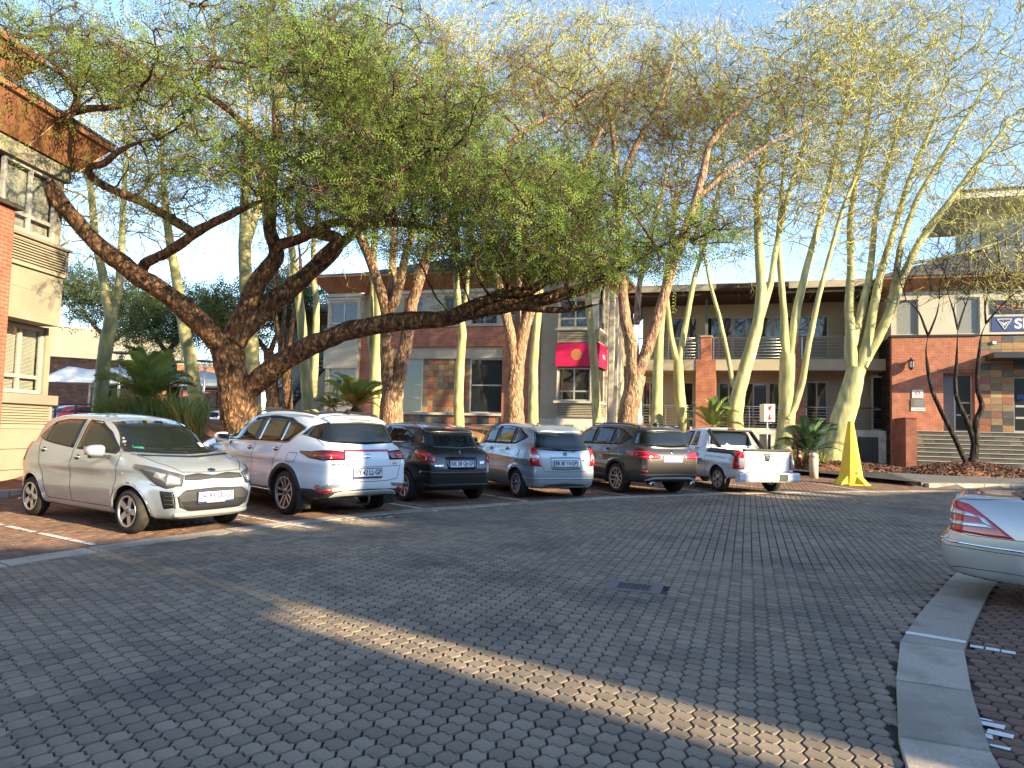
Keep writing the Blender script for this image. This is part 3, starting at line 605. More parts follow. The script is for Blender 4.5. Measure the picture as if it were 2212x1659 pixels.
# end wall running back, with pilasters
MB().box(bx1 - .4, X_end + .1, .9, 9, zg, z_eav0).build('end_wall', MATS['plaster'], cb)
for k, yy in enumerate((1.5, 2.6, 3.7)): MB().box(X_end + .1, X_end + .3, yy, yy + .35, zg + 1.3, z_eav0 - .2).build('pilaster', MATS['plaster_pale'], cb)
for zz0, zz1 in ((Zb['w0'], Zb['w1']), (Zb['uw0'], Zb['uw1'])): window(cb, 1.95, 2.55, zz0, zz1, X_end + .17, 1, (1, 2.4), .06, ax='y', sg=-1)
louvre(cb, 1.95, 2.55, Zb['ll0'], Zb['ll1'], X_end + .17, -1, 'y')
sg_ = thing('sign', 'red box sign with gold ring emblem wrapped round the bay window', 'sign', (BO.x, BO.y, 0), BRZ)
MB().prism([(bx0 - .03, yb - .14), (bx1 + .14, yb - .14), (bx1 + .14, .92), (bx1 + .03, .92), (bx1 + .03, yb - .03), (bx0 - .03, yb - .03)], Zb['s0'], Zb['s1'], 'z').build('panel', MATS['sign_red'], sg_)
cx_, cz_ = (bx0 + bx1) / 2, (Zb['s0'] + Zb['s1']) / 2; ME = Matrix.Translation((cx_, yb - .142, cz_)) @ Matrix.Rotation(math.pi / 2, 4, 'X')
em = MB(); n = 28; em.add([ME @ Vector(((.235 + .012 * (k % 2)) * math.cos(2 * math.pi * k / n), (.235 + .012 * (k % 2)) * math.sin(2 * math.pi * k / n), .006)) for k in range(n)], [tuple(range(n))]); em = em.build('emblem', MATS['sign_gold'], sg_)
for r in (.20, .16, .12, .085, .05): MB().lathe([(r, .0075), (r - .013, .0075)], 28, ME).build('emblem_ring', MATS['sign_redtext'], em)
text_obj('lettering', 'THE L', .24, MATS['sign_white'], sg_, Matrix.Translation((bx1 + .142, (yb + .9) / 2 + .05, cz_ - .02)) @ Matrix.Rotation(math.pi / 2, 4, 'Z') @ Matrix.Rotation(math.pi / 2, 4, 'X'), .002)
# ---------------------------------------------------------------- balcony building
rb = thing('office_building', 'plaster office building with steel balcony railings behind the fever trees', 'building', (BO.x, BO.y, 0), BRZ)
ys = 5.6; fr_ = lambda u, v, y=ys: fb(u, v, y)
xa, xe = fb(1376, 800, ys)[0], fb(1925, 800, ys)[0]
z_fl, z_s0, z_s1, z_r1, z_r0 = fb(1700, 926, ys)[1], fb(1700, 800, ys)[1], fb(1700, 776, ys)[1], fb(1700, 727, ys)[1], fb(1700, 879, ys)[1]
z_roof = fb(1700, 640, ys)[1]; yw = ys + 2.0
x0v, x1v = fb(1853, 960, ys)[0], fb(1898, 960, ys)[0]
wall(rb, xa, xe, 0, z_fl, ys, ys + .4, 'plinth_white', [(x0v, x1v, .35, fb(1880, 944, ys)[1]), (fb(1640, 960, ys)[0], fb(1665, 960, ys)[0], .35, fb(1650, 938, ys)[1])], name='plinth')
grille(rb, x0v, x1v, .35, fb(1880, 944, ys)[1], ys + .05, 16, 'frame_grey'); grille(rb, fb(1640, 960, ys)[0], fb(1665, 960, ys)[0], .35, fb(1650, 938, ys)[1], ys + .05, 10, 'frame_grey')
MB().box(xa, xe, ys + .4, yw, z_fl - .25, z_fl - .02).build('floor', MATS['slab'], rb)
MB().box(xa, xe, ys - .02, yw, z_s0, z_s1).build('balcony_slab', MATS['slab'], rb)
pil = []
for (u0, u1, w0, w1) in ((1503, 1546, 1514, 1537), (1694, 1738, 1704, 1728)):
    a, b = fb(u0, 850, ys)[0], fb(u1, 850, ys)[0]; c, d = fb(w0, 750, ys)[0], fb(w1, 750, ys)[0]; pil.append((a, b, c, d))
    MB().box(a, b, ys - .06, ys + .55, 0, z_s1 + .003).build('brick_pillar', MATS['brick_red'], rb); MB().box(c, d, ys - .03, ys + .4, z_s1 + .003, z_r1 + .03).build('brick_pillar', MATS['brick_red'], rb)
    MB().box(c - .04, d + .04, ys - .07, ys + .44, z_r1 + .03, z_r1 + .10).build('coping', MATS['slab'], rb); MB().box((c + d) / 2 - .06, (c + d) / 2 + .06, ys + .1, ys + .22, z_r1 + .10, z_roof).build('roof_post', MATS['frame_grey'], rb)
# glazing, ground and upper floor
def store(u0, u1, v0, v1, cols, rows, pm=None, mat='frame_alu'):
    x0, x1, z0, z1 = rect(u0, v0, u1, v1, yw); return (x0, x1, z0, z1, cols, rows, pm, mat)
lo_h = [store(1387, 1420, 825, 931, 2, (1, 2.2)), store(1466, 1498, 825, 931, 1, (1, 2.2)), store(1552, 1596, 826, 931, 2, (1, 2.6)), store(1597, 1658, 826, 931, 2, (1, 2.6)), store(1660, 1702, 826, 931, 1, (1, 2.6)), store(1741, 1788, 824, 931, 2, (1, 1.1), None), store(1828, 1846, 826, 931, 1, (1, 2)), ]
up_h = [store(1402, 1440, 686, 774, 2, (1, 1), ['frosted', 'frosted', 'window_glass', 'window_glass']), store(1450, 1506, 686, 774, 2, (1, 1), ['frosted', 'frosted', 'window_glass', 'window_glass']), store(1524, 1582, 684, 774, 2, (1, 1), ['frosted', 'frosted', 'window_glass', 'window_glass']), store(1583, 1668, 684, 774, 3, (1, 1), ['frosted'] * 3 + ['window_glass'] * 3), store(1669, 1790, 682, 774, 3, (1, 1), ['frosted'] * 3 + ['window_glass'] * 3)]
for hs, z0, z1 in ((lo_h, z_fl, z_s0), (up_h, z_s1, z_roof)):
    wall(rb, xa, xe, z0, z1, yw, yw + .3, 'plaster', [h[:4] for h in hs])
    for h in hs: window(rb, *h[:4], yw + .05, h[4], h[5], .07, h[7], pane_mats=h[6])
# open office door at the right end
window(rb, fb(1882, 860, ys + 1.2)[0], fb(1909, 860, ys + 1.2)[0], z_fl, fb(1895, 812, ys + 1.2)[1], ys + 1.2, 1, (1, 1.6), .09, 'frame_alu', name='door')
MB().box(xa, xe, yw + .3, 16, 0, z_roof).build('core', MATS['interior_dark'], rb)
for x in (fb(1812, 700, yw)[0], fb(1856, 700, yw)[0]): MB().box(x - .02, x + .02, yw - .02, yw, z_s1, z_roof - .1).build('panel_joint', MATS['plaster_grey'], rb)
# roof with deep dark eaves
zr = z_roof; MB().prism([(ys - .9, zr + .32), (ys - .9, zr + .48), (14, zr + 2.1), (14, zr + 1.94)], xa - .6, xe + .6, 'x').build('roof', MATS['roof_tile'], rb)
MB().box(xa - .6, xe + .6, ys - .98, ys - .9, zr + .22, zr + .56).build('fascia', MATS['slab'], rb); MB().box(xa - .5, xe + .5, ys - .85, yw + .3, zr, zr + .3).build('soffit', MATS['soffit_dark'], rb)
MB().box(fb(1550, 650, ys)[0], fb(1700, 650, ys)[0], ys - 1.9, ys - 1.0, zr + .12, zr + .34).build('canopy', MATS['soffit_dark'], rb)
def railing(label, xs0, xs1, zb, zt, y, n=7, grp='balcony railings'):
    t = thing('railing', label, 'railing', (BO.x, BO.y, 0), BRZ, grp); L = xs1 - xs0; k = max(1, round(L / 1.9))
    for i in range(k + 1):
        x = xs0 + .06 + (L - .12) * i / k; MB().box(x - .022, x + .022, y - .02, y + .02, zb, zt).build('post', MATS['steel'], t)
    MB().tube([(xs0, y, zt), (xs1, y, zt)], .028, 8).build('handrail', MATS['steel'], t, smooth=True)
    for i in range(n): z = zb + .1 + (zt - zb - .2) * i / (n - 1); MB().tube([(xs0, y - .03, z), (xs1, y - .03, z)], .011, 6).build('rail', MATS['steel'], t, smooth=True)
(a0, b0, c0, d0), (a1, b1, c1, d1) = pil
railing('steel railing on the upper balcony between building corner and left brick pillar', xa, c0 - .04, z_s1, z_r1, ys + .1); railing('steel railing on the upper balcony between the two brick pillars', d0 + .04, c1 - .04, z_s1, z_r1, ys + .1); railing('steel railing on the upper balcony right of the right brick pillar', d1 + .04, xe, z_s1, z_r1, ys + .1)
railing('steel railing on the ground-floor terrace left of the left brick pillar', xa, a0 - .02, z_fl, z_r0, ys + .1); railing('steel railing on the ground-floor terrace between the two brick pillars', b0 + .02, a1 - .02, z_fl, z_r0, ys + .1); railing('steel railing on the ground-floor terrace by the open office door', b1 + .02, xe - .02, z_fl, z_r0, ys + .1)
# ---------------------------------------------------------------- entrance building on the right
eb = thing('office_building', 'brick and slate entrance building with steps and blue SB sign', 'building', (BO.x, BO.y, 0), BRZ)
yf = 4.0; x0, x1 = fb(1927, 850, yf)[0], fb(2115, 850, yf)[0]; x2 = x1 + 6.5; zt, zl = fb(2020, 727, yf)[1], fb(2060, 932, yf)[1]
dx0, dx1, dz0, dz1 = rect(2038, 806, 2106, 932, yf); zl = dz0
wall(eb, x0, x1, 0, zt, yf, yf + .5, 'brick_red', [(dx0, dx1, zl, dz1)], name='brick_wall'); wall(eb, yf + .5, 9, 0, zt, x0, x0 + .4, 'brick_dark', ax='y', name='brick_wall')
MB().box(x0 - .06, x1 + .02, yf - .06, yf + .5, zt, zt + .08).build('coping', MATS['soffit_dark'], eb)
mb = MB()
for k in range(int((dx1 - dx0 + .4) / .08)): mb.box(dx0 - .2 + k * .08 + .004, dx0 - .2 + k * .08 + .074, yf - .014, yf - .001, dz1 + .003, dz1 + .2)
mb.build('soldier_course', MATS['brick_dark'], eb, kind='stuff')
window(eb, dx0 + .5, dx1, zl, dz1, yf + .42, 1, (1.2, 1., 2.2), .07, 'frame_alu', name='door'); MB().box(dx0, dx0 + .5, yf + .44, yf + .5, zl, dz1).build('door_panel', MATS['frame_grey'], eb)
# slate-clad entrance
dd = rect(2186, 813, 2290, 938, yf + .3); wall(eb, x1 + .003, x2, 0, zt, yf + .05, yf + .5, 'interior_dark', [(dd[0], dd[1], zl, dd[3])], name='tile_backing')
tiles(eb, x1 + .01, dd[0], zl, zt, yf + .05, .42, SL + [SLD[0]], h=.3); tiles(eb, dd[0], dd[1], dd[3], zt, yf + .05, .42, SL + SLD[:1], h=.3); tiles(eb, dd[1], x2, zl, zt, yf + .05, .42, SL, h=.3)
window(eb, dd[0], dd[1], zl, dd[3], yf + .3, 2, (1.1, 1, 2.4), .09, 'frame_alu', name='door')
cz = fb(2180, 772, yf)[1]; MB().box(fb(2143, 772, yf - 1)[0], x2, yf - 1.3, yf + .03, cz - .14, cz + .1).build('canopy', MATS['steel_dark'], eb)
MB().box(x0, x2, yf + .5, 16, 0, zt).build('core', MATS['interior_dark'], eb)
# upper storey
ze0, ze1 = fb(2060, 627, yf)[1], fb(2060, 603, yf)[1]; W1, W2 = rect(1934, 648, 1984, 724, yf + .15), rect(2064, 642, 2117, 722, yf + .15)
wall(eb, x0, x2, zt + .08, ze0, yf + .15, yf + .5, 'plaster_pale', [W1, W2]); MB().box(x0 + .2, x2, yf + .6, 16, zt + .1, ze0).build('core', MATS['interior_dark'], eb); wall(eb, yf + .5, 9, zt + .08, ze0, x0, x0 + .3, 'plaster_pale', ax='y', name='wall')
window(eb, *W1, yf + .22, 1, (1,), .06, 'frame_alu', 'frosted'); window(eb, *W2, yf + .22, 1, (1,), .06, 'frame_alu', 'frosted')
cove(eb, x0, x2, yf + .15, 14, ze0, ze1, .55); hip_roof(eb, x0 - .7, x2 + 6, yf - .5, yf + 13, ze1 + .125, .42)
# roof-top tower with wide flat roof
yt = yf + 4.0; tx0 = fb(2122, 500, yt)[0]; tz0, tz1 = ze1, fb(2120, 470, yt)[1]; fz = fb(2066, 430, yt - 1.8)[1]
wall(eb, tx0, tx0 + 8, tz0, fz, yt, yt + 5, 'plaster_grey', name='tower'); window(eb, tx0 + .2, tx0 + 6, fz - 2.6, fz - .7, yt - .06, 4, (1,), .07, 'frame_alu', 'frosted'); window(eb, yt + .2, yt + 4, fz - 2.6, fz - .7, tx0 - .06, 2, (1,), .07, 'frame_grey', 'frosted', ax='y')
fx0 = fb(2066, 432, yt - 1.8)[0]; MB().box(fx0, tx0 + 10, yt - 1.8, yt + 5.5, fz, fz + .32).build('flat_roof', MATS['plaster_white'], eb); MB().box(fx0 - .05, tx0 + 10, yt - 1.86, yt + 5.5, fz + .32, fz + .42).build('roof_edge', MATS['soffit_dark'], eb)
MB().tube([(tx0 - .5, yt + .3, tz0), (tx0 - .5, yt + .3, fz)], .06, 8).build('roof_post', MATS['frame_grey'], eb)
# steps, tile by tile
st = thing('steps', 'wide slate-tiled entrance steps with pale nosings', 'steps', (BO.x, BO.y, 0), BRZ)
sx0, sx1 = fb(1984, 960, 1.6)[0], x2; ns = 9; gz = G(18, 31.5); hs_ = (zl - gz - .1) / ns
for k in range(ns):
    y0 = 1.5 + k * (yf - 1.5) / ns; z1 = gz + .1 + hs_ * (k + 1)
    s_ = MB().box(sx0, sx1, y0, yf, z1 - hs_ - (.6 if k == 0 else 0), z1 - .03).build('step', SLD[0], st)
    MB().box(sx0, sx1, y0 - .045, y0 + .24, z1 - .028, z1).build('nosing', MATS['plaster_grey'], s_)
    tiles(s_, sx0, sx1, z1 - hs_ + .004, z1 - .034, y0, .46, SLD + [SLD[0], SL[3]], h=hs_, t=.012, name='riser_tile')
ck = thing('cheek_wall', 'low red brick wall flanking the entrance steps', 'wall', (BO.x, BO.y, 0), BRZ); cx0, cx1 = fb(1957, 950, 1.5)[0], fb(1981, 950, 1.5)[0]
MB().box(cx0, cx1, 1.5, yf - .003, 0, fb(1968, 904, 1.5)[1]).build('brickwork', MATS['brick_dark'], ck); MB().box(cx0 - .02, cx1 + .02, 1.47, yf - .005, fb(1968, 904, 1.5)[1], fb(1968, 904, 1.5)[1] + .05).build('coping', MATS['brick_dark'], ck)
# signs and lamp on the entrance building
def board(name, label, u0, v0, u1, v1, y, mat, cat='sign', t=.03):
    a, b, c, d = rect(u0, v0, u1, v1, y); o = thing(name, label, cat, (BO.x, BO.y, 0), BRZ); MB().box(a, b, y - t, y, c, d).build('board', MATS[mat], o)
    T = lambda s, fx, fz, size, m, sx=1., al='CENTER': text_obj('lettering', s, size, MATS[m], o, Matrix.Translation((a + (b - a) * fx, y - t - .002, c + (d - c) * fz)) @ Matrix.Rotation(math.pi / 2, 4, 'X'), .001, al, sx)
    return o, (a, b, c, d), T
o, (a, b, c, d), T = board('sign', 'blue SB sign with white triangle emblem above the slate entrance', 2142, 683, 2290, 715, yf + .15, 'sign_blue'); h = d - c
text_obj('lettering', 'SB', h * .92, MATS['sign_white'], o, Matrix.Translation((a + h * 1.32, yf + .118, c + h * .47)) @ Matrix.Rotation(math.pi / 2, 4, 'X'), .001, 'LEFT', 1.1)
mb = MB(); tx, tz_ = a + h * .75, c + h * .5; tri = [(tx - h * .42, tz_ + h * .32), (tx + h * .42, tz_ + h * .32), (tx, tz_ - h * .36)]
for p, q in zip(tri, tri[1:] + tri[:1]): mb.tube([(p[0], yf + .115, p[1]), (q[0], yf + .115, q[1])], h * .035, 4)
for t in (.2, .45, .7): mb.tube([(tx - h * .3 * (1 - t), yf + .115, tz_ + h * (.25 - .5 * t)), (tx - h * .05, yf + .115, tz_ + h * (.05 - .2 * t)), (tx + h * .3 * (1 - t), yf + .115, tz_ + h * (.25 - .5 * t))], h * .03, 4)
mb.build('emblem', MATS['sign_white'], o)
o, (a, b, c, d), T = board('sign', 'dark sign with orange mark and CON lettering above the blue sign', 2140, 647, 2290, 677, yf + .15, 'sign_dark'); text_obj('lettering', 'CON', (d - c) * .62, MATS['sign_white'], o, Matrix.Translation((a + (d - c) * 1.95, yf + .118, c + (d - c) * .5)) @ Matrix.Rotation(math.pi / 2, 4, 'X'), .001, 'LEFT', 1.1)
mb = MB()
for k in range(5): mb.box(a + (d - c) * (.35 + .32 * k), a + (d - c) * (.58 + .32 * k), yf + .1, yf + .118, c + (d - c) * (.4 + .08 * (k % 2)), c + (d - c) * (.62 - .06 * (k % 3)))
mb.build('emblem', MATS['sign_orange'], o)
o, (a, b, c, d), T = board('sign', 'white no smoking sign on the brick wall left of the door', 1970, 842, 1994, 860, yf, 'sign_white'); r = (d - c) * .25; cxx, czz = (a + b) / 2, c + (d - c) * .62
mb = MB(); mb.lathe([(r, .0), (r, .006), (r * .76, .006), (r * .76, 0)], 20, Matrix.Translation((cxx, yf - .03, czz)) @ Matrix.Rotation(math.pi / 2, 4, 'X')); mb.build('symbol', MATS['sign_redtext'], o)
MB().box(cxx - r * .5, cxx + r * .5, yf - .033, yf - .0305, czz - r * .1, czz + r * .12).build('symbol', MATS['sign_dark'], o); MB().box(cxx - r * .9, cxx + r * .9, yf - .037, yf - .034, czz - r * .08, czz + r * .08, ).build('symbol_bar', MATS['sign_redtext'], o)
for k in range(2): MB().box(a + .06, b - .06, yf - .033, yf - .031, c + (d - c) * (.10 + .12 * k), c + (d - c) * (.14 + .12 * k)).build('small_print', MATS['frame_grey'], o)
o, (a, b, c, d), T = board('sign', 'grey directory board with pale rows below the no smoking sign', 1968, 862, 1997, 880, yf, 'frame_grey')
for k in range(4): MB().box(a + .12, b - .03, yf - .034, yf - .031, c + (d - c) * (.1 + .22 * k), c + (d - c) * (.24 + .22 * k)).build('name_row', MATS['frosted'], o)
o, (a, b, c, d), T = board('sign', 'narrow white notice under the directory board', 1968, 880.5, 1998, 888, yf, 'sign_white'); MB().box(a + .08, b - .08, yf - .033, yf - .031, c + (d - c) * .42, c + (d - c) * .58).build('small_print', MATS['frame_grey'], o)
o, (a, b, c, d), T = board('sign', 'small blue sticker on the entrance door glass', 2196, 852, 2212, 863, yf + .29, 'sign_blue', t=.01)
o, (a, b, c, d), T = board('sign', 'small white camera notice above the slate entrance', 2144, 737, 2152, 743, yf, 'sign_white')
lm = thing('wall_lamp', 'black lantern lamp on the brick wall above the no smoking sign', 'lamp', (BO.x, BO.y, 0), BRZ); lx, lz = fb(1966, 787, yf)[0], fb(1966, 787, yf)[1]
LM = Matrix.Translation((lx, yf - .2, lz)); MB().lathe([(0, .30), (.03, .27), (.05, .22), (.16, .14), (.15, .12), (0, .12)], 6, LM).build('cap', MATS['trim_black'], lm); MB().lathe([(.125, .12), (.10, -.16), (0, -.16)], 6, LM).build('glass', MATS['frosted'], lm); MB().lathe([(.11, -.16), (.08, -.22), (.03, -.28), (0, -.29)], 6, LM).build('base', MATS['trim_black'], lm)
mb = MB()
for k in range(6): a_ = 2 * math.pi * k / 6; mb.tube([LM @ Vector((.13 * math.cos(a_), .13 * math.sin(a_), .12)), LM @ Vector((.105 * math.cos(a_), .105 * math.sin(a_), -.16))], .008, 4)
mb.build('cage', MATS['trim_black'], lm, kind='stuff'); MB().box(lx - .02, lx + .02, yf - .2, yf, lz + .14, lz + .17).build('bracket', MATS['trim_black'], lm)
# ================================================================ vehicles
def paint(name, c, metal=.55, rough=.36, flake=.04):
    return mk(name, c, rough, metal, var=flake, scale=900, coat=1.0, bump=0, dirt=tuple(v * .86 + .012 for v in c), dscale=1.6)
paint('paint_silver', (.43, .475, .52)); paint('paint_white', (.74, .77, .80), 0, .4, .01); paint('paint_black', (.012, .011, .011), 0, .3)
paint('paint_silver_blue', (.36, .41, .45)); paint('paint_brown_grey', (.048, .043, .040), .4, .3); paint('paint_white_bakkie', (.70, .73, .76), 0, .42, .01)
paint('paint_champagne', (.50, .50, .485)); paint('paint_red', (.35, .03, .03), .1); paint('paint_yellow', (.6, .42, .12), .1)
mk('car_glass', (.010, .013, .013), .02, var=0, spec=.55, coat=0., ior=1.5)
if 'trim_black' not in MATS: mk('trim_black', (.012, .012, .013), .42, var=.1, scale=40)
mk('gloss_black', (.008, .008, .009), .12, var=0, coat=.5)
mk('plastic_grey', (.035, .035, .036), .6, var=.15, scale=50, bump=.2, bscale=300)
mk('seam', (.012, .011, .010), .8, var=0)
mk('rubber', (.018, .017, .016), .82, var=.25, scale=20, bump=.25, bscale=150, dirt=(.055, .045, .035), dscale=6)
mk('alloy', (.50, .50, .50), .32, .8, var=.08, scale=30); mk('alloy_dark', (.10, .10, .105), .35, .7, var=.08, scale=30); mk('wheel_dark', (.02, .02, .022), .6, .2, var=.2)
mk('chrome', (.75, .75, .76), .08, 1., var=.0); mk('skid', (.36, .35, .32), .5, .3, var=.06)
mk('lamp_red', (.50, .006, .010), .12, var=.25, scale=26, coat=1., spec=.7); mk('lamp_red_dark', (.13, .004, .008), .12, var=.2, scale=26, coat=1.)
mk('lamp_clear', (.50, .50, .50), .1, .55, var=.25, scale=18, coat=1.); mk('lamp_amber', (.55, .20, .03), .15, var=.2, scale=20, coat=1.)
mk('lamp_lens', (.10, .10, .105), .05, .3, var=.3, scale=14, coat=1.)
mk('plate_white', (.74, .74, .72), .45, var=.03); mk('plate_blue', (.02, .03, .12), .5, var=0); mk('plate_red', (.35, .06, .04), .6, var=0); mk('letter_white', (.75, .75, .74), .6, var=0)
mk('letter_grey', (.25, .26, .27), .6, var=0)
mk('decal_green', (.02, .2, .1), .5, var=0)

def chaikin(P, n=2, closed=True):
    P = np.array(P, float)
    for _ in range(n):
        Q = np.roll(P, -1, 0); a, b = P * .75 + Q * .25, P * .25 + Q * .75
        P = np.stack([a, b], 1).reshape(-1, 2)
    return P
class Poly2:
    """signed distance to a closed smooth outline, tabulated and read back with cubic B-splines"""
    def __init__(s, P, n=2, h=.02):
        P = chaikin(P, n); Q = np.roll(P, -1, 0); s.h = h; s.o = P.min(0) - .45; k = np.ceil((P.max(0) + .45 - s.o) / h).astype(int) + 1
        x, z = np.meshgrid(s.o[0] + h * np.arange(k[0]), s.o[1] + h * np.arange(k[1]), indexing='ij')
        d = np.full(x.shape, 1e9); ins = np.zeros(x.shape, bool)
        for (ax, az), (bx, bz) in zip(P, Q):
            ex, ez = bx - ax, bz - az; wx, wz = x - ax, z - az
            t = np.clip((wx * ex + wz * ez) / (ex * ex + ez * ez + 1e-12), 0, 1)
            d = np.minimum(d, (wx - ex * t) ** 2 + (wz - ez * t) ** 2)
            c = (az > z) != (bz > z); ins ^= c & (x < ex * (z - az) / (ez + 1e-12) + ax)
        s.D = np.sqrt(d) * np.where(ins, -1, 1); s.n = s.D.shape
    def __call__(s, x, z):
        fx, fz = (x - s.o[0]) / s.h, (z - s.o[1]) / s.h
        cx, cz = np.clip(fx, 1, s.n[0] - 2.001), np.clip(fz, 1, s.n[1] - 2.001); out = np.hypot(fx - cx, fz - cz) * s.h
        i, k = cx.astype(int), cz.astype(int); a, b = cx - i, cz - k
        wa = ((1 - a) ** 3 / 6, (3 * a ** 3 - 6 * a * a + 4) / 6, (-3 * a ** 3 + 3 * a * a + 3 * a + 1) / 6, a ** 3 / 6)
        wb = ((1 - b) ** 3 / 6, (3 * b ** 3 - 6 * b * b + 4) / 6, (-3 * b ** 3 + 3 * b * b + 3 * b + 1) / 6, b ** 3 / 6)
        r = 0; Df = s.D.ravel(); base = (i - 1) * s.n[1] + k - 1
        for p in range(4):
            q = 0
            for t in range(4): q = q + wb[t] * Df[base + (p * s.n[1] + t)]
            r = r + wa[p] * q
        return r + out
def smx(a, b, k): return .5 * (a + b + np.sqrt((a - b) ** 2 + k * k))
def smn(a, b, k): return .5 * (a + b - np.sqrt((a - b) ** 2 + k * k))
class CarBody:
    """a body as a smooth distance field: lower body + greenhouse, wheel arches cut out"""
    def __init__(s, sp):
        s.sp = sp; s.lo = Poly2(sp['lower']); s.gr = Poly2(sp['green']) if sp.get('green') else None
    def halfw(s, x, z):
        sp = s.sp; w = sp['W'] / 2
        W = np.full(x.shape, w)
        xf, xr = sp['xf'], sp['xr']                         # where the plan begins to taper to nose / tail
        tf = np.clip((x - xf) / (sp['x1'] - xf), 0, 1.2); tr = np.clip((xr - x) / (xr - sp['x0']), 0, 1.2)
        W = W - sp.get('pf', .22) * tf ** sp.get('ef', 2.4) - sp.get('pr', .16) * tr ** sp.get('er', 2.6)
        zm = sp.get('zw', .62)
        W = W - .10 * np.clip((zm - z) / .5, 0, 1) ** 2 - sp.get('tum', .10) * np.clip((z - zm) / .45, 0, 1.5) ** 2
        zc = sp.get('crease')
        if zc: W = W + .014 * np.exp(-((z - zc - .03 * x) / .05) ** 2) - .012 * np.exp(-((z - zc + .16 - .03 * x) / .08) ** 2)
        for ax in (sp['fa'], sp['ra']):
            d = np.hypot(x - ax, z - sp['rw']); W = W + sp.get('flare', .022) * np.exp(-((d - sp['rarch']) / .07) ** 2)
        return W
    def __call__(s, P):
        sp = s.sp; x, y, z = P[..., 0], np.abs(P[..., 1]), P[..., 2]
        d = smx(s.lo(x, z), (y - s.halfw(x, z)) * .95, sp.get('k', .07))
        if s.gr is not None:
            zb = sp['belt']; W = sp['wb'] - sp['th'] * (z - zb) - .10 * np.clip((x - sp['gx1']) / .5, 0, 2) ** 2 - .08 * np.clip((sp['gx0'] - x) / .5, 0, 2) ** 2
            # crowned roof: lower the profile towards the sides
            g = smx(s.gr(x, z + .035 * (y / .6) ** 2), (y - W) * .93, sp.get('kg', .09))
            d = smn(d, g, sp.get('kj', .035))
        for f in sp.get('extra', ()): d = f(d, x, P[..., 1], z)
        ca = np.minimum(np.hypot(x - sp['fa'], z - sp['rw']), np.hypot(x - sp['ra'], z - sp['rw'])) - sp['rarch']
        cut = np.maximum(ca, (sp['W'] / 2 - .36) - y)
        return smx(d, -cut, .012)
    def grad(s, P, e=.004):
        g = np.stack([s(P + np.array(v)) - s(P - np.array(v)) for v in ((e, 0, 0), (0, e, 0), (0, 0, e))], -1)
        return g / (np.linalg.norm(g, axis=-1, keepdims=True) + 1e-9)
    def mesh(s, h=.036):
        sp = s.sp; ax = [np.arange(a, b + h, h) for a, b in ((sp['x0'] - .08, sp['x1'] + .08), (-sp['W'] / 2 - .08, sp['W'] / 2 + .08), (.05, sp['H'] + .1))]
        # 2D pieces are evaluated through broadcasting on the full grid, slab by slab
        D = np.empty([len(a) for a in ax]); YY = ax[1]
        Xg, Zg = np.meshgrid(ax[0], ax[2], indexing='ij')
        for j, yv in enumerate(YY): D[:, j, :] = s(np.stack([Xg, np.full_like(Xg, yv), Zg], -1))
        org = np.array([a[0] for a in ax])
        sg = D < 0; n = D.shape
        c = np.zeros([k - 1 for k in n], np.int8)
        cor = [(i, j, k) for i in (0, 1) for j in (0, 1) for k in (0, 1)]
        sl = lambda A, o: A[o[0]:n[0] - 1 + o[0], o[1]:n[1] - 1 + o[1], o[2]:n[2] - 1 + o[2]]
        for o in cor: c += sl(sg, o)
        act = (c > 0) & (c < 8); ids = np.full(act.shape, -1); ids[act] = np.arange(act.sum()); I = np.argwhere(act)
        acc = np.zeros((len(I), 3)); cnt = np.zeros((len(I), 1))
        for a in cor:
            for k in range(3):
                if a[k]: continue
                b = list(a); b[k] = 1
                da, db = sl(D, a)[act], sl(D, b)[act]; m = (da < 0) != (db < 0); t = np.where(m, da / (da - db + 1e-12), 0)
                p = np.repeat(np.array(a, float)[None], len(I), 0); p[:, k] += t; acc += p * m[:, None]; cnt += m[:, None]
        V = org + (I + acc / cnt) * h
        F = []
        for k in range(3):
            u, v = (k + 1) % 3, (k + 2) % 3
            A = [slice(None)] * 3; B = [slice(None)] * 3; A[k] = slice(0, n[k] - 1); B[k] = slice(1, n[k])
            e = np.argwhere(sg[tuple(A)] != sg[tuple(B)]); e = e[(e[:, u] > 0) & (e[:, v] > 0) & (e[:, u] < n[u] - 1) & (e[:, v] < n[v] - 1)]
            if not len(e): continue
            def cell(du, dv):
                q = e.copy(); q[:, u] -= du; q[:, v] -= dv; return ids[q[:, 0], q[:, 1], q[:, 2]]
            f = np.stack([cell(1, 1), cell(0, 1), cell(0, 0), cell(1, 0)], -1)
            flip = ~sg[e[:, 0], e[:, 1], e[:, 2]]; f[flip] = f[flip][:, ::-1]; F.append(f)
        F = np.concatenate(F); F = F[(F >= 0).all(1)]
        for _ in range(3):
            g = s.grad(V); V = V - g * (s(V) * .8)[:, None]
        return V, F, s.grad(V)
    def cast(s, P, d, it=30):
        P = np.array(P, float); d = np.array(d, float)
        for _ in range(it):
            f = s(P); P = P + d * np.clip(f * .75, -.1, .25)[..., None]
        return P
    def near(s, P, it=10):
        P = np.array(P, float); P0 = P.copy()
        for _ in range(it): P = np.clip(P - s.grad(P) * (s(P) * .75)[..., None], P0 - .13, P0 + .13)
        return P
DIRS = {'rear': (1, 0, 0), 'front': (-1, 0, 0), 'left': (0, -1, 0), 'right': (0, 1, 0), 'top': (0, 0, -1)}
def lerp_line(pts, n):
    pts = np.array(pts, float); s = np.r_[0, np.cumsum(np.linalg.norm(np.diff(pts, axis=0), axis=1))]; t = np.linspace(0, s[-1], n)
    return np.stack([np.interp(t, s, pts[:, k]) for k in range(3)], -1)
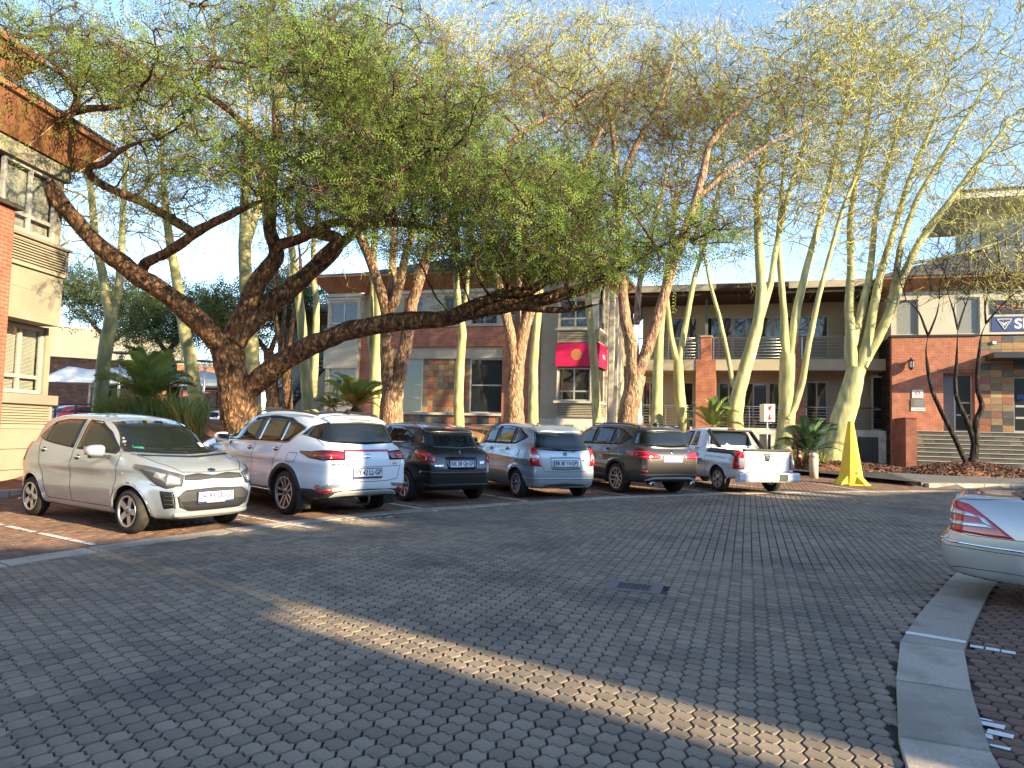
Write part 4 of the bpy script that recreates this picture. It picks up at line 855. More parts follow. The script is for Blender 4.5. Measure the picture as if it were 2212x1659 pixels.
class Car:
    def __init__(s, name, label, cat, sp, mat, pos, heading, group=None, h=.036, lift=0.):
        """pos = ground point of the rear axle centre; heading in degrees clockwise from +Y"""
        s.sp = sp; s.B = CarBody(sp); s.mat = mat
        s.o = thing(name, label, cat, (0, 0, 0), 0, group)
        hd = R(90 - heading); Mz = Matrix.Rotation(hd, 4, 'Z')
        s.o.matrix_local = Matrix.Translation((pos[0], pos[1], G(pos[0], pos[1]) + lift)) @ GROT @ Mz @ Matrix.Translation((-sp['ra'], 0, 0))
        V, F, N = s.B.mesh(h)
        rad = np.minimum(np.hypot(V[:, 0] - sp['fa'], V[:, 2] - sp['rw']), np.hypot(V[:, 0] - sp['ra'], V[:, 2] - sp['rw']))
        low = (rad < sp['rarch'] + .006) | (N[:, 2] < -.8) & (V[:, 2] < .4); fm = low[F].sum(1) >= 3
        for f in sp.get('dark', ()): fm |= f(V)[F].sum(1) >= 3
        me = np_mesh('body', V, F, [mat, MATS['plastic_grey']], fm.astype(int), True, N)
        s.body = link(bpy.data.objects.new('body', me), s.o)
    def mirror_pts(s, pts): return [(p[0], -p[1], p[2]) for p in pts]
    def patch(s, name, top, bot, mat, mode='near', off=.004, n=16, m=6, both=False, parent=None, skirt=.012, raised=0.):
        """panel spanned between two lines of 3D points, laid onto the body"""
        T, Bt = lerp_line(top, n), lerp_line(bot, n); t = np.linspace(0, 1, m)[:, None, None]
        P = T[None] * (1 - t) + Bt[None] * t
        Q = s.B.near(P) if mode == 'near' else s.B.cast(P, DIRS[mode])
        N = s.B.grad(Q); Q = Q + N * off
        if raised:
            uu = np.linspace(0, 1, n)[None, :, None]; bl = np.clip(4 * uu * (1 - uu), 0, 1) ** .5 * np.clip(4 * t * (1 - t), 0, 1) ** .5; Q = Q + N * raised * bl
        V = Q.reshape(-1, 3); Nn = N.reshape(-1, 3); id_ = np.arange(n * m).reshape(m, n)
        F = np.stack([id_[:-1, :-1], id_[:-1, 1:], id_[1:, 1:], id_[1:, :-1]], -1).reshape(-1, 4)
        ring = np.r_[id_[0, :], id_[1:, -1], id_[-1, -2::-1], id_[-2:0:-1, 0]]
        V2 = V[ring] - Nn[ring] * (off + skirt); k = len(V); r2 = k + np.arange(len(ring)); nx = np.roll(np.arange(len(ring)), -1)
        F2 = np.stack([ring[nx], ring, r2, r2[nx]], -1)
        a, b, c = V[F[len(F) // 2][0]], V[F[len(F) // 2][1]], V[F[len(F) // 2][2]]
        flip = np.dot(np.cross(b - a, c - a), Nn[F[len(F) // 2][0]]) < 0
        if flip: F = F[:, ::-1]; F2 = F2[:, ::-1]
        V = np.concatenate([V, V2]); FF = np.concatenate([F, F2]); NN = np.concatenate([Nn, Nn[ring]])
        o = link(bpy.data.objects.new(name, np_mesh(name, V, FF, mat, None, True)), parent or s.o)
        if both:
            V = V * np.array([1, -1, 1]); o2 = link(bpy.data.objects.new(name, np_mesh(name, V, FF[:, ::-1], mat, None, True)), parent or s.o); return o, o2
        return o
    def ribbon(s, mb, pts, w=.007, mode='near', n=24, off=.0022):
        P = lerp_line(pts, n); Q = s.B.near(P) if mode == 'near' else s.B.cast(P, DIRS[mode]); N = s.B.grad(Q)
        T = np.gradient(Q, axis=0); T /= np.linalg.norm(T, axis=1, keepdims=True) + 1e-9; W = np.cross(N, T)
        a, b = Q + W * w / 2 + N * off, Q - W * w / 2 + N * off; V = np.concatenate([a, b])
        mb.add(V.tolist(), [(i + n, i + n + 1, i + 1, i) for i in range(n - 1)])
    def seams(s, lines, name='panel_gap', mat='seam', w=.007, both=True):
        for pts, mode in lines:
            mb = MB(); s.ribbon(mb, pts, w, mode); mb.build(name, MATS[mat], s.o)
            if both and mode in ('left', 'near'):
                mb = MB(); s.ribbon(mb, s.mirror_pts(pts), w, 'right' if mode == 'left' else mode); mb.build(name, MATS[mat], s.o)
    def tube(s, name, pts, r, mat, off=0., mode='near', n=30, both=False, sides=8, parent=None):
        for sg in ((1, -1) if both else (1,)):
            P = lerp_line([(p[0], p[1] * sg, p[2]) for p in pts], n)
            if mode: 
                md = {'left': 'right'}.get(mode, mode) if sg < 0 else mode
                Q = s.B.near(P) if md == 'near' else s.B.cast(P, DIRS[md]); P = Q + s.B.grad(Q) * off
            MB().tube([tuple(p) for p in P], r, sides).build(name, mat, parent or s.o, smooth=True)
    def arches(s, mat, r=.016, wide=0., mat2=None):
        sp = s.sp
        for ax in (sp['fa'], sp['ra']):
            for sg in (1, -1):
                a = np.linspace(R(-12), R(192), 30); ra = sp['rarch'] + .004
                P = np.stack([ax + ra * np.cos(a), np.full(30, sg * (sp['W'] / 2 + .3)), sp['rw'] + ra * np.sin(a)], -1)
                P2 = np.stack([ax + (ra + .03) * np.cos(a), np.full(30, sg * (sp['W'] / 2 + .3)), sp['rw'] + (ra + .03) * np.sin(a)], -1)
                Q2 = s.B.cast(P2, (0, -sg, 0)); ok = np.abs(s.B(Q2)) < .02; yq = np.median(Q2[ok, 1]); Q2[:, 1] = np.where(ok, Q2[:, 1], yq); P[:, 1] = Q2[:, 1] - sg * .006
                MB().tube([tuple(p) for p in P], r, 6).build('arch_lip', mat, s.o, smooth=True)
                if wide:
                    Po = np.stack([ax + (ra + wide) * np.cos(a), np.full(30, sg * (sp['W'] / 2 + .3)), sp['rw'] + (ra + wide) * np.sin(a)], -1)
                    s.patch('arch_cladding', Po, P2 * np.array([1, 1, 1]) - np.stack([.02 * np.cos(a), 0 * a, .02 * np.sin(a)], -1), mat2 or mat, 'left' if sg > 0 else 'right', .012, 30, 4)
    def wheel(s, x, y, r, w, style, mat='alloy', turn=0.):
        sg = 1 if y > 0 else -1
        M = Matrix.Translation((x, y, r)) @ Matrix.Rotation(turn, 4, 'Z') @ Matrix.Rotation(-sg * math.pi / 2, 4, 'X')   # local z points outwards
        rr = r * style.get('rim', .66); h = w / 2
        prof = [(rr - .01, h - .035), (rr, h - .006), (rr + .012, h - .002), (r - .055, h + .004), (r - .022, h - .012), (r - .004, h - .035), (r, h - .06), (r, -h + .06), (r - .004, -h + .035), (r - .03, -h + .008), (rr, -h), (rr - .03, -h + .03)]
        mb = MB(); mb.lathe(prof, 44, M); o = mb.build('wheel', MATS['rubber'], s.o, smooth=True)
        # tread grooves
        for q in (-.045, -.015, .015, .045):
            pass
        mb = MB(); mb.lathe([(rr - .03, -h + .02), (rr - .022, h - .05), (0.0, h - .075)], 36, M); mb.build('wheel_well', MATS['wheel_dark'], o, smooth=False)
        mb = MB(); mb.lathe([(rr + .004, h - .004), (rr + .002, h + .004), (rr - .018, h + .002), (rr - .024, h - .03)], 44, M)
        n = style['n']; rh = style.get('hub', .3) * rr; dz = h - style.get('dish', .02)
        mb.lathe([(rh, dz - .03), (rh, dz - .004), (rh * .75, dz + .004), (rh * .35, dz + .006), (0.0, dz + .006)], 24, M)
        for k in range(n):
            a = 2 * math.pi * k / n + style.get('rot', 0)
            for da, sk in style['sp']:           # (offset at rim, sideways lean) pairs
                w0, w1 = style.get('w0', .03), style.get('w1', .03); ca, sa = math.cos(a), math.sin(a)
                def P(rad, side, z):
                    return M @ Vector((rad * ca - side * sa, rad * sa + side * ca, z))
                r0, r1 = rh * .8, rr - .012
                vs = [P(r0, sk - w0, dz - .004), P(r0, sk + w0, dz - .004), P(r1, da + w1, h - .008), P(r1, da - w1, h - .008), P(r0, sk - w0, dz - .035), P(r0, sk + w0, dz - .035), P(r1, da + w1, h - .045), P(r1, da - w1, h - .045)]
                mb.add(vs, [(0, 1, 2, 3), (4, 7, 6, 5), (0, 4, 5, 1), (1, 5, 6, 2), (2, 6, 7, 3), (3, 7, 4, 0)])
        mb.build('rim', MATS[mat], o, smooth=False)
        mb = MB(); mb.lathe([(rh * .55, dz + .006), (rh * .5, dz + .014), (0.0, dz + .016)], 16, M); mb.build('hub_cap', MATS['alloy_dark'], o, smooth=True)
        return o
    def wheels(s, style, w=.2, mat='alloy', inset=.0, turn=0.):
        sp = s.sp; y = sp['W'] / 2 - w / 2 - .025 - inset
        for x in (sp['fa'], sp['ra']):
            for sg in (1, -1): s.wheel(x, sg * y, sp['rw'], w, style, mat, turn if x == sp['fa'] else 0)
    def frame_at(s, P, mode):
        Q = s.B.cast(np.array([P], float), DIRS[mode])[0] if mode != 'near' else s.B.near(np.array([P], float))[0]
        return Vector(Q), Vector(s.B.grad(Q[None])[0])
    def plate(s, P, mode, text, sub=None, w=.52, h=.115, tilt=0., gap=.012, vertical=True):
        Q, N = s.frame_at(P, mode); z = Vector((0, 0, 1))
        if vertical: N = Vector((N.x, N.y, N.z * .35)).normalized()
        xa = z.cross(N).normalized(); ya = N.cross(xa)
        M = Matrix.Translation(Q + N * gap) @ Matrix((xa, ya, N)).transposed().to_4x4()
        o = MB().box(-w / 2 - .012, w / 2 + .012, -h / 2 - (.03 if sub else .012), h / 2 + .012, -.008, .0, M).build('number_plate', MATS['plate_blue'], s.o)
        MB().box(-w / 2, w / 2, -h / 2, h / 2, .0, .003, M).build('plate_face', MATS['plate_white'], o)
        a, b = text
        if not a.strip(): return M
        text_obj('plate_text', a, h * .98, MATS['plate_blue'], o, M @ Matrix.Translation((-w * .13, 0, .004)), .0006, sx=.80)
        text_obj('plate_text', b, h * .98, MATS['plate_blue'], o, M @ Matrix.Translation((w * .375, 0, .004)), .0006, sx=.80)
        mb = MB()
        for k in range(3): mb.box(w * .2 + k * .012, w * .2 + k * .012 + .007, -.002, .018 + (.01 if k == 1 else 0), .003, .0045, M)
        mb.box(w * .2 - .004, w * .2 + .036, -.014, -.006, .003, .0045, M); mb.build('plate_emblem', MATS['plate_red'], o)
        if sub: text_obj('plate_text', sub, .02, MATS['letter_white'], o, M @ Matrix.Translation((0, -h / 2 - .016, .001)), .0004)
        return M
    def letters(s, P, mode, body, size, mat, sx=1., gap=.004, name='lettering', rot=0., shear=0.):
        Q, N = s.frame_at(P, mode); z = Vector((0, 0, 1)); xa = z.cross(N).normalized(); ya = N.cross(xa)
        M = Matrix.Translation(Q + N * gap) @ Matrix((xa, ya, N)).transposed().to_4x4() @ Matrix.Rotation(rot, 4, 'Z')
        return text_obj(name, body, size, MATS[mat], s.o, M, .0012, sx=sx, shear=shear)
    def oval(s, P, mode, rx, rz, mat='chrome', inner=None, name='badge', text=None, th=.008, n=24, gap=.0):
        Q, N = s.frame_at(P, mode); z = Vector((0, 0, 1)); xa = z.cross(N).normalized(); ya = N.cross(xa)
        M = Matrix.Translation(Q + N * gap) @ Matrix((xa, ya, N)).transposed().to_4x4() @ Matrix.Diagonal((rx, rz, 1, 1))
        o = MB().lathe([(1., -.01), (1., th * .7), (.93, th), (0, th)], n, M).build(name, MATS[mat], s.o, smooth=True)
        if inner:
            MB().lathe([(.84, th), (.82, th + .0015), (0, th + .0015)], n, M).build('badge_face', MATS[inner], o)
        if text:
            M2 = Matrix.Translation(Q + N * (gap + th + .002)) @ Matrix((xa, ya, N)).transposed().to_4x4(); text_obj('badge_text', text, rz * 1.25, MATS['chrome'], o, M2, .001, sx=1.35)
        return o
    def handle(s, x, z, mat, both=True, L=.16, parent=None):
        for sg in ((1, -1) if both else (1,)):
            Q, N = s.frame_at((x, sg * 1.3, z), 'left' if sg > 0 else 'right')
            T = Vector((1, 0, .04)).normalized()
            MB().lathe([(0.0, -.012), (.05, -.006), (.062, .0015), (.05, .002), (0., -.002)], 14, Matrix.Translation(Q) @ Matrix((T, N.cross(T) * -1, N)).transposed().to_4x4() @ Matrix.Diagonal((1, .62, 1, 1))).build('handle_cup', MATS['trim_black'], s.o, smooth=True)
            pts = [Q + T * (L * (t - .5)) + N * (.004 + .026 * math.sin(math.pi * t) ** .6) for t in np.linspace(0, 1, 9)]
            MB().tube(pts, [.009 + .006 * math.sin(math.pi * t) for t in np.linspace(0, 1, 9)], 8).build('door_handle', mat, s.o, smooth=True)
    def mirrors(s, x, z, mat, size=(.10, .20, .145), base=.0, y=None):
        for sg in (1, -1):
            Q, N = s.frame_at((x, sg * 1.3, z - .05), 'left' if sg > 0 else 'right'); yb = Q.y
            c = Vector((x - .01, yb + sg * (.075 + size[1] / 2), z + .01))
            mb = MB(); nu, nv = 14, 9
            for i in range(nu):
                for j in range(nv):
                    a = 2 * math.pi * i / nu; b = -math.pi / 2 + math.pi * j / (nv - 1); sp_ = lambda q: math.copysign(abs(q) ** .62, q)
                    lx = sp_(math.cos(a)) * sp_(math.cos(b)); lz = sp_(math.sin(a)) * sp_(math.cos(b)); ly = sp_(math.sin(b))
                    mb.v.append((c.x + lx * size[0] * .55 * (1 - .25 * ly * sg) , c.y + ly * size[1] / 2, c.z + lz * size[2] / 2 * (1 - .12 * ly * sg)))
            for i in range(nu):
                for j in range(nv - 1):
                    f = (i * nv + j, ((i + 1) % nu) * nv + j, ((i + 1) % nu) * nv + j + 1, i * nv + j + 1); mb.f.append(f); mb.m.append(0)
            o = mb.build('wing_mirror', mat, s.o, smooth=True)
            MB().box(c.x - size[0] * .60, c.x - size[0] * .5, c.y - size[1] * .42, c.y + size[1] * .42, c.z - size[2] * .36, c.z + size[2] * .36).build('mirror_glass', MATS['chrome'], o)
            MB().prism([(c.x - .03, c.z - size[2] * .40), (c.x + .05, c.z - size[2] * .40), (c.x + .06, c.z - size[2] * .62), (c.x - .04, c.z - size[2] * .62)], yb - sg * .02, c.y + sg * size[1] * .3, 'y').build('mirror_arm', MATS['trim_black'], o)
    def box_part(s, name, x0, x1, y0, y1, z0, z1, mat, bevel=.008, parent=None):
        return MB().box(x0, x1, y0, y1, z0, z1).build(name, mat, parent or s.o, bevel=bevel)
    def wiper(s, a, b, mode, lift=.02):
        P = lerp_line([a, b], 8); Q = s.B.cast(P, DIRS[mode]); N = s.B.grad(Q)
        MB().tube([tuple(p) for p in Q + N * lift], .008, 5).build('wiper', MATS['trim_black'], s.o)
# ---------------------------------------------------------------- left building (frame: x along its wall, y inwards)
LO = Vector((-10.1, 15.4, 0)); LX = Vector((.07, .9975, 0)).normalized(); LY = Vector((-LX.y, LX.x, 0)); LRZ = math.atan2(LX.y, LX.x)
def fl(u, v, y=0.):
    P = pl(u, v, LO + LY * y, LY); d = P - LO; return d.dot(LX), P.z
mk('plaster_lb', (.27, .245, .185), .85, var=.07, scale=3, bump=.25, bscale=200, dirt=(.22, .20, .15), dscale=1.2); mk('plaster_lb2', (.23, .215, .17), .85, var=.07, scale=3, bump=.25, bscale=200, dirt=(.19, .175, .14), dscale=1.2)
lb = thing('office_building', 'plaster office building at the left edge with brick pier and louvred bay', 'building', (LO.x, LO.y, 0), LRZ)
yo = -.42                                                       # the bay overhangs the lower wall
xc = fl(136, 600, yo)[0]; xlc = fl(108, 780, 0)[0]; xb = fl(12, 760, yo - .16)[0]; xbu = fl(28, 520, yo)[0]
z = {k: fl(u, v, yo)[1] for k, (u, v) in dict(uw1=(120, 384), uw0=(117, 524), l1=(143, 541), l0=(137, 602), p0=(129, 706)).items()}
z2 = {k: fl(u, v, 0)[1] for k, (u, v) in dict(w1=(110, 713), w0=(92, 852), l1=(119, 874), l0=(88, 926)).items()}
zE = fl(160, 372, yo)[1]
MB().box(-9, xlc - .25, .35, 9, -.2, zE).build('core', MATS['interior_dark'], lb)
# lower storey
x0w = fl(-6, 780, 0)[0]
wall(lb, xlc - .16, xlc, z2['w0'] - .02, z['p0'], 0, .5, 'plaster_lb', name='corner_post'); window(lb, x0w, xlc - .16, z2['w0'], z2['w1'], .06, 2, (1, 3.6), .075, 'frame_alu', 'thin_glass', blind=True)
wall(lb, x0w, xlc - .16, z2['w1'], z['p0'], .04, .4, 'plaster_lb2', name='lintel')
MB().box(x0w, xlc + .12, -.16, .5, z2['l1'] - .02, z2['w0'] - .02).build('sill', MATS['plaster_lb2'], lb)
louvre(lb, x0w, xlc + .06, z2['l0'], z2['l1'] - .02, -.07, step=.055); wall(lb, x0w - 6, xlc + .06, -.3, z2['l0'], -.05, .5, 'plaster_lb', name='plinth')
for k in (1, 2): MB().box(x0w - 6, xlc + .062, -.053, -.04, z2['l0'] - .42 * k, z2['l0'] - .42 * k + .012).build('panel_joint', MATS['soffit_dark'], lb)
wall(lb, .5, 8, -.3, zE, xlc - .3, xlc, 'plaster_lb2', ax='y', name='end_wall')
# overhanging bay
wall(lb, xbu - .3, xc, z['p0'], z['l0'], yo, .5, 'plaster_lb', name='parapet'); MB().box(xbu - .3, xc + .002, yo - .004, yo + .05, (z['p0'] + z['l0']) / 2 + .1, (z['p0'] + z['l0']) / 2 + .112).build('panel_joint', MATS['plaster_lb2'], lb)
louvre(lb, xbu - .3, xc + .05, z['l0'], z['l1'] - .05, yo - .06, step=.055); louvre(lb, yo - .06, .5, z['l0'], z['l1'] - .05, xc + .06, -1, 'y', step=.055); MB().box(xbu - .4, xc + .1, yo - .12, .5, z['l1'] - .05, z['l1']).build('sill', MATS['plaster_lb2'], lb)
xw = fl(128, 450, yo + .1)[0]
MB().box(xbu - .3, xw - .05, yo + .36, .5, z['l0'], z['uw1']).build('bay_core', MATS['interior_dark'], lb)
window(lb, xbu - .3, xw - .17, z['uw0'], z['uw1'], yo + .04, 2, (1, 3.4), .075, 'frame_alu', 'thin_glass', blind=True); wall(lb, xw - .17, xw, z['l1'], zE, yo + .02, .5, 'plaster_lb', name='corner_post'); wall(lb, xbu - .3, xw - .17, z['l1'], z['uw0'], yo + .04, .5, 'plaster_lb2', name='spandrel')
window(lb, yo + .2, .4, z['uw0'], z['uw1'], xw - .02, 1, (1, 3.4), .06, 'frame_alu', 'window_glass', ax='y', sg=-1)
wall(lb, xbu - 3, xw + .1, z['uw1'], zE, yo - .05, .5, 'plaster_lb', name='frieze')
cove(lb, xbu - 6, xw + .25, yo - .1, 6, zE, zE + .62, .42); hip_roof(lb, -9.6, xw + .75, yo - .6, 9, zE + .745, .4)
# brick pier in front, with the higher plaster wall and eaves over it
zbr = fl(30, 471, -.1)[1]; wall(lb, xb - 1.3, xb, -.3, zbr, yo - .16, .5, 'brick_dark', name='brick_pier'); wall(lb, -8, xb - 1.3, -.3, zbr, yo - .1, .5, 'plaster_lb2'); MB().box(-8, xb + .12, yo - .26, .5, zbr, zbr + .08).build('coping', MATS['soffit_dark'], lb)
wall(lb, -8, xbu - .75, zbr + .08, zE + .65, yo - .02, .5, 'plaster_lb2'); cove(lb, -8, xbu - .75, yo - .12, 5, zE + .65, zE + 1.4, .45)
# ---------------------------------------------------------------- steel outdoor stair
sr = thing('steel_stair', 'dark steel outdoor staircase with mesh balustrade beside the centre building', 'staircase', (BO.x, BO.y, 0), BRZ); yS = .9
xs0, zs0 = fb(596, 884, yS); xs1, zs1 = fb(700, 752, yS); nst = 16
for k in range(nst):
    t = (k + .5) / nst; x = xs0 + (xs1 - xs0) * t; zz = zs0 + (zs1 - zs0) * t; MB().box(x - .15, x + .15, yS, yS + 1.1, zz - .04, zz).build('tread', MATS['steel_dark'], sr)
for yy in (yS, yS + 1.1):
    MB().prism([(xs0 - .1, zs0 - .3), (xs1 + .1, zs1 - .3), (xs1 + .1, zs1 + .02), (xs0 - .1, zs0 + .02)], yy - .02, yy + .02).build('stringer', MATS['steel_dark'], sr)
    MB().tube([(xs0 - .15, yy, zs0 + .98), (xs1, yy, zs1 + .98), (xs1 + 1.2, yy, zs1 + .98)], .03, 8).build('handrail', MATS['steel'], sr, smooth=True)
    for k in range(5):
        t = k / 4; x = xs0 + (xs1 - xs0) * t; zz = zs0 + (zs1 - zs0) * t; MB().tube([(x, yy, zz - .2), (x, yy, zz + .98)], .022, 6).build('post', MATS['steel_dark'], sr)
    mb = MB()
    for k in range(7): o = .12 + k * .12; mb.tube([(xs0, yy, zs0 + o), (xs1, yy, zs1 + o)], .007, 4)
    for k in range(26): t = k / 25; x = xs0 + (xs1 - xs0) * t; zz = zs0 + (zs1 - zs0) * t; mb.tube([(x, yy, zz), (x, yy, zz + .95)], .006, 4)
    mb.build('balustrade_mesh', MATS['steel_dark'], sr, kind='stuff')
MB().box(xs1, xs1 + 1.4, yS, yS + 1.1, zs1 - .1, zs1).build('landing', MATS['steel_dark'], sr)
# ---------------------------------------------------------------- far left: walls, carports, cars, fence, lamps
def wl(name, label, u0, u1, Y0, Y1, vt, mat, th=.25, zb=1.0, cat='wall', courses=True):
    a, b = at(u0, vt, Y0), at(u1, vt, Y1); t = (b - a); t.z = 0; L = t.length; rz = math.atan2(t.y, t.x); o = thing(name, label, cat, (a.x, a.y, 0), rz)
    zt_ = (a.z + b.z) / 2; MB().box(0, L, 0, th, zb, zt_).build('wall_face', MATS[mat], o); MB().box(-.05, L + .05, -.05, th + .05, zt_, zt_ + .08).build('coping', MATS['brick_dark' if 'brick' in mat else 'plaster_grey'], o); return o, L, zt_
brick_mat('brick_wall_far', (.26, .10, .055), (.36, .16, .085), (.16, .08, .05), .28, .12, .014, .85, .8)
wl('brick_wall', 'rough brick boundary wall behind the shade carports', 60, 560, 50, 58, 786, 'brick_wall_far')
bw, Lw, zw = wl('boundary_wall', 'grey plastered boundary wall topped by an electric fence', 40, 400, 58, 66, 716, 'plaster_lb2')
for k in range(9):
    x = Lw * (k + .5) / 9; MB().tube([(x, .1, zw), (x, .1, zw + .9)], .03, 5).build('fence_bracket', MATS['steel_dark'], bw)
for k in range(6): MB().tube([(0, .1, zw + .15 + k * .13), (Lw, .1, zw + .15 + k * .13)], .008, 4).build('fence_wire', MATS['steel_dark'], bw)
mk('shade_cloth', (.80, .77, .70), .8, var=.05, scale=3)
def carport(label, u0, u1, Y, vt, vb, posts):
    a, b = at(u0, vb, Y), at(u1, vb, Y); w = (b - a).length; hz = at((u0 + u1) / 2, vt, Y).z; lz = (a.z + b.z) / 2; o = thing('shade_carport', label, 'carport', (a.x, a.y, 0), math.atan2(b.y - a.y, b.x - a.x), 'shade cloth carports'); mb = MB(); n, m = 17, 9; D = 5.2
    for j in range(m):
        for i in range(n):
            s_, t_ = i / (n - 1), j / (m - 1); h = lz + (hz - lz + .25) * (1 - abs(2 * t_ - 1)) ** .8 * (.86 + .14 * math.cos(s_ * math.pi * 2) ** 2)
            mb.v.append((w * s_, D * t_, h))
    mb.f = [(j * n + i, j * n + i + 1, (j + 1) * n + i + 1, (j + 1) * n + i) for j in range(m - 1) for i in range(n - 1)]; mb.m = [0] * len(mb.f); c = mb.build('shade_cloth', MATS['shade_cloth'], o, smooth=True); sm = c.modifiers.new('thickness', 'SOLIDIFY'); sm.thickness = .03
    for s_ in posts:
        for t_ in (0.02, .98): MB().tube([(w * s_, D * t_, 1.0), (w * s_, D * t_, lz - .06)], .06, 8).build('post', MATS['frame_grey'], o, smooth=True)
    for t_ in (.02, .98): MB().tube([(0, D * t_, lz - .08), (w, D * t_, lz - .08)], .035, 6).build('beam', MATS['frame_grey'], o, smooth=True)
carport('white shade cloth carport nearest the left building', 84, 300, 40, 795, 826, (.02, .5, .98)); carport('white shade cloth carport behind the large cycad', 302, 480, 41, 802, 832, (.02, .5, .98)); carport('white shade cloth carport hidden partly by the big trunk', 484, 640, 43, 806, 834, (.02, .5, .98))
def far_car(name, label, u, v, Y, hd, mat, kind):
    P = at(u, v, Y); sp = dict(W=1.74, H=1.47, x0=-2.05, x1=2.05, fa=1.25, ra=-1.3, rw=.31, rarch=.36, xf=.9, xr=-.9, pf=.24, pr=.18, belt=1.0, wb=.77, th=.42, gx1=.15, gx0=-.95,
        lower=[(1.85, .2), (2.0, .25), (2.07, .45), (2.04, .68), (1.87, .82), (1.5, .94), (1.1, 1.01), (-.8, 1.06), (-1.6, 1.08), (-1.97, .95), (-2.06, .68), (-2.04, .3), (-1.86, .22), (1, .2)], green=[(1.27, .9), (.82, 1.15), (.2, 1.43), (-.8, 1.48), (-1.4, 1.42), (-1.75, 1.2), (-1.95, 1.0), (-1.75, .85), (1.1, .8)])
    c = Car(name, label, 'car', sp, MATS[mat], (P.x, P.y), hd, 'cars under the far carports', h=.07); c.o.location.z = tz(P.x, P.y) + .02
    for sg, md in ((1, 'left'), (-1, 'right')): c.patch('side_window', [(.7, 1.3 * sg, 1.15), (.2, 1.3 * sg, 1.36), (-.8, 1.3 * sg, 1.38), (-1.4, 1.3 * sg, 1.15)], [(.7, 1.3 * sg, 1.05), (-1.4, 1.3 * sg, 1.1)], MATS['car_glass'], md, .005, 12, 5)
    c.patch('windscreen', [(2.5, .52, 1.39), (2.5, -.52, 1.39)], [(2.5, .66, 1.05), (2.5, -.66, 1.05)], MATS['car_glass'], 'front', .004, 8, 5); c.patch('rear_window', [(-2.5, .5, 1.34), (-2.5, -.5, 1.34)], [(-2.5, .6, 1.08), (-2.5, -.6, 1.08)], MATS['car_glass'], 'rear', .004, 8, 5)
    c.patch('tail_light', [(-1.9, .75, .98), (-2.02, .55, .95)], [(-1.95, .78, .8), (-2.05, .58, .8)], MATS['lamp_red'], 'near', .01, 5, 4, True); c.patch('headlight', [(1.85, .6, .78), (1.6, .75, .82)], [(1.95, .62, .68), (1.65, .8, .72)], MATS['lamp_clear'], 'near', .01, 5, 4, True)
    c.wheels(dict(n=5, sp=((0, 0),), w0=.03, w1=.03, hub=.3), .19)
def far_cars():
    far_car('hatchback', 'red car under the carport nearest the left building', 140, 870, 39, 30, 'paint_red', 0); far_car('hatchback', 'pale yellow car under the carport, right of the red one', 215, 872, 40, 30, 'paint_yellow', 0); far_car('hatchback', 'white car under the carport seen left of the big trunk', 470, 878, 39, 20, 'paint_white', 0)
# low dark railing fence along the bank
fp = [at(120, 872, 27), at(300, 876, 26.5), at(480, 880, 26), at(610, 882, 27.5)]
fe = thing('railing_fence', 'low dark steel railing fence on the bank behind the cars', 'fence', (fp[0].x, fp[0].y, 0), 0); O_ = fp[0].copy(); O_.z = 0
FP = []
for a, b in zip(fp[:-1], fp[1:]): FP += [a.lerp(b, k / 4) for k in range(4)]
FP.append(fp[-1])
for p in FP: MB().box(p.x - .03 - O_.x, p.x + .03 - O_.x, p.y - .03 - O_.y, p.y + .03 - O_.y, tz(p.x, p.y) - .1, p.z).build('post', MATS['steel_dark'], fe)
for k in range(4): MB().tube([(p.x - O_.x, p.y - O_.y, p.z - .28 * k) for p in FP], .03 if k == 0 else .016, 6).build('rail', MATS['steel_dark'], fe)
def lamp_post(label, u, vt, vb, Y):
    a, b = at(u, vt, Y), at(u, vb, Y); o = thing('lamp_post', label, 'lamp post', (a.x, a.y, b.z), 0, 'disc lamp posts'); h = a.z - b.z
    MB().tube([(0, 0, -.6), (0, 0, h - .35)], .055, 8).build('pole', MATS['steel'], o, smooth=True); MB().lathe([(0, h), (.42, h - .06), (.44, h - .1), (.2, h - .14), (0, h - .14)], 18).build('disc_shade', MATS['frame_grey'], o)
    for k in range(3): a_ = k * 2.09; MB().tube([(0, 0, h - .45), (.12 * math.cos(a_), .12 * math.sin(a_), h - .35), (.22 * math.cos(a_), .22 * math.sin(a_), h - .12)], .014, 5).build('arm', MATS['steel'], o)
    MB().lathe([(0, h - .18), (.09, h - .2), (.07, h - .36), (0, h - .4)], 10).build('lamp_glass', MATS['frosted'], o)
lamp_post('disc-topped lamp post between the left fever tree and the large cycad', 262, 758, 872, 31); lamp_post('disc-topped lamp post close to the big trunk', 444, 776, 872, 33)
# ---------------------------------------------------------------- unseen blocks added beyond the right edge to shade the driveway
sd = Vector((-SDIR.x, -SDIR.y, 0)).normalized(); ta = math.tan(SUN_EL)
P1, P2 = Vector((-4.4, 9.3, 0)), Vector((11.4, 20.95, 0)); cd = (P2 - P1).normalized(); Hc = 8.6; Ls = (Hc - .25) / ta
A0 = P1 - sd * Ls; nb = Vector((cd.y, -cd.x, 0)); crz = math.atan2(cd.y, cd.x)
S0 = Vector((-.35, 5.22, 0)); q = S0 - A0; den = cd.x * (-sd.y) - cd.y * (-sd.x)
tg = (q.x * (-sd.y) - q.y * (-sd.x)) / den; dist_s = (A0 + cd * tg - S0).length; gw = .42 / abs(sd.x * cd.y - sd.y * cd.x)
sh = [('unseen plaster block added beyond the right edge to shade the driveway', tg + gw / 2, tg + 34), ('unseen plaster block added behind the viewer for shade, left of a light slot', tg - 44, tg - gw / 2)]
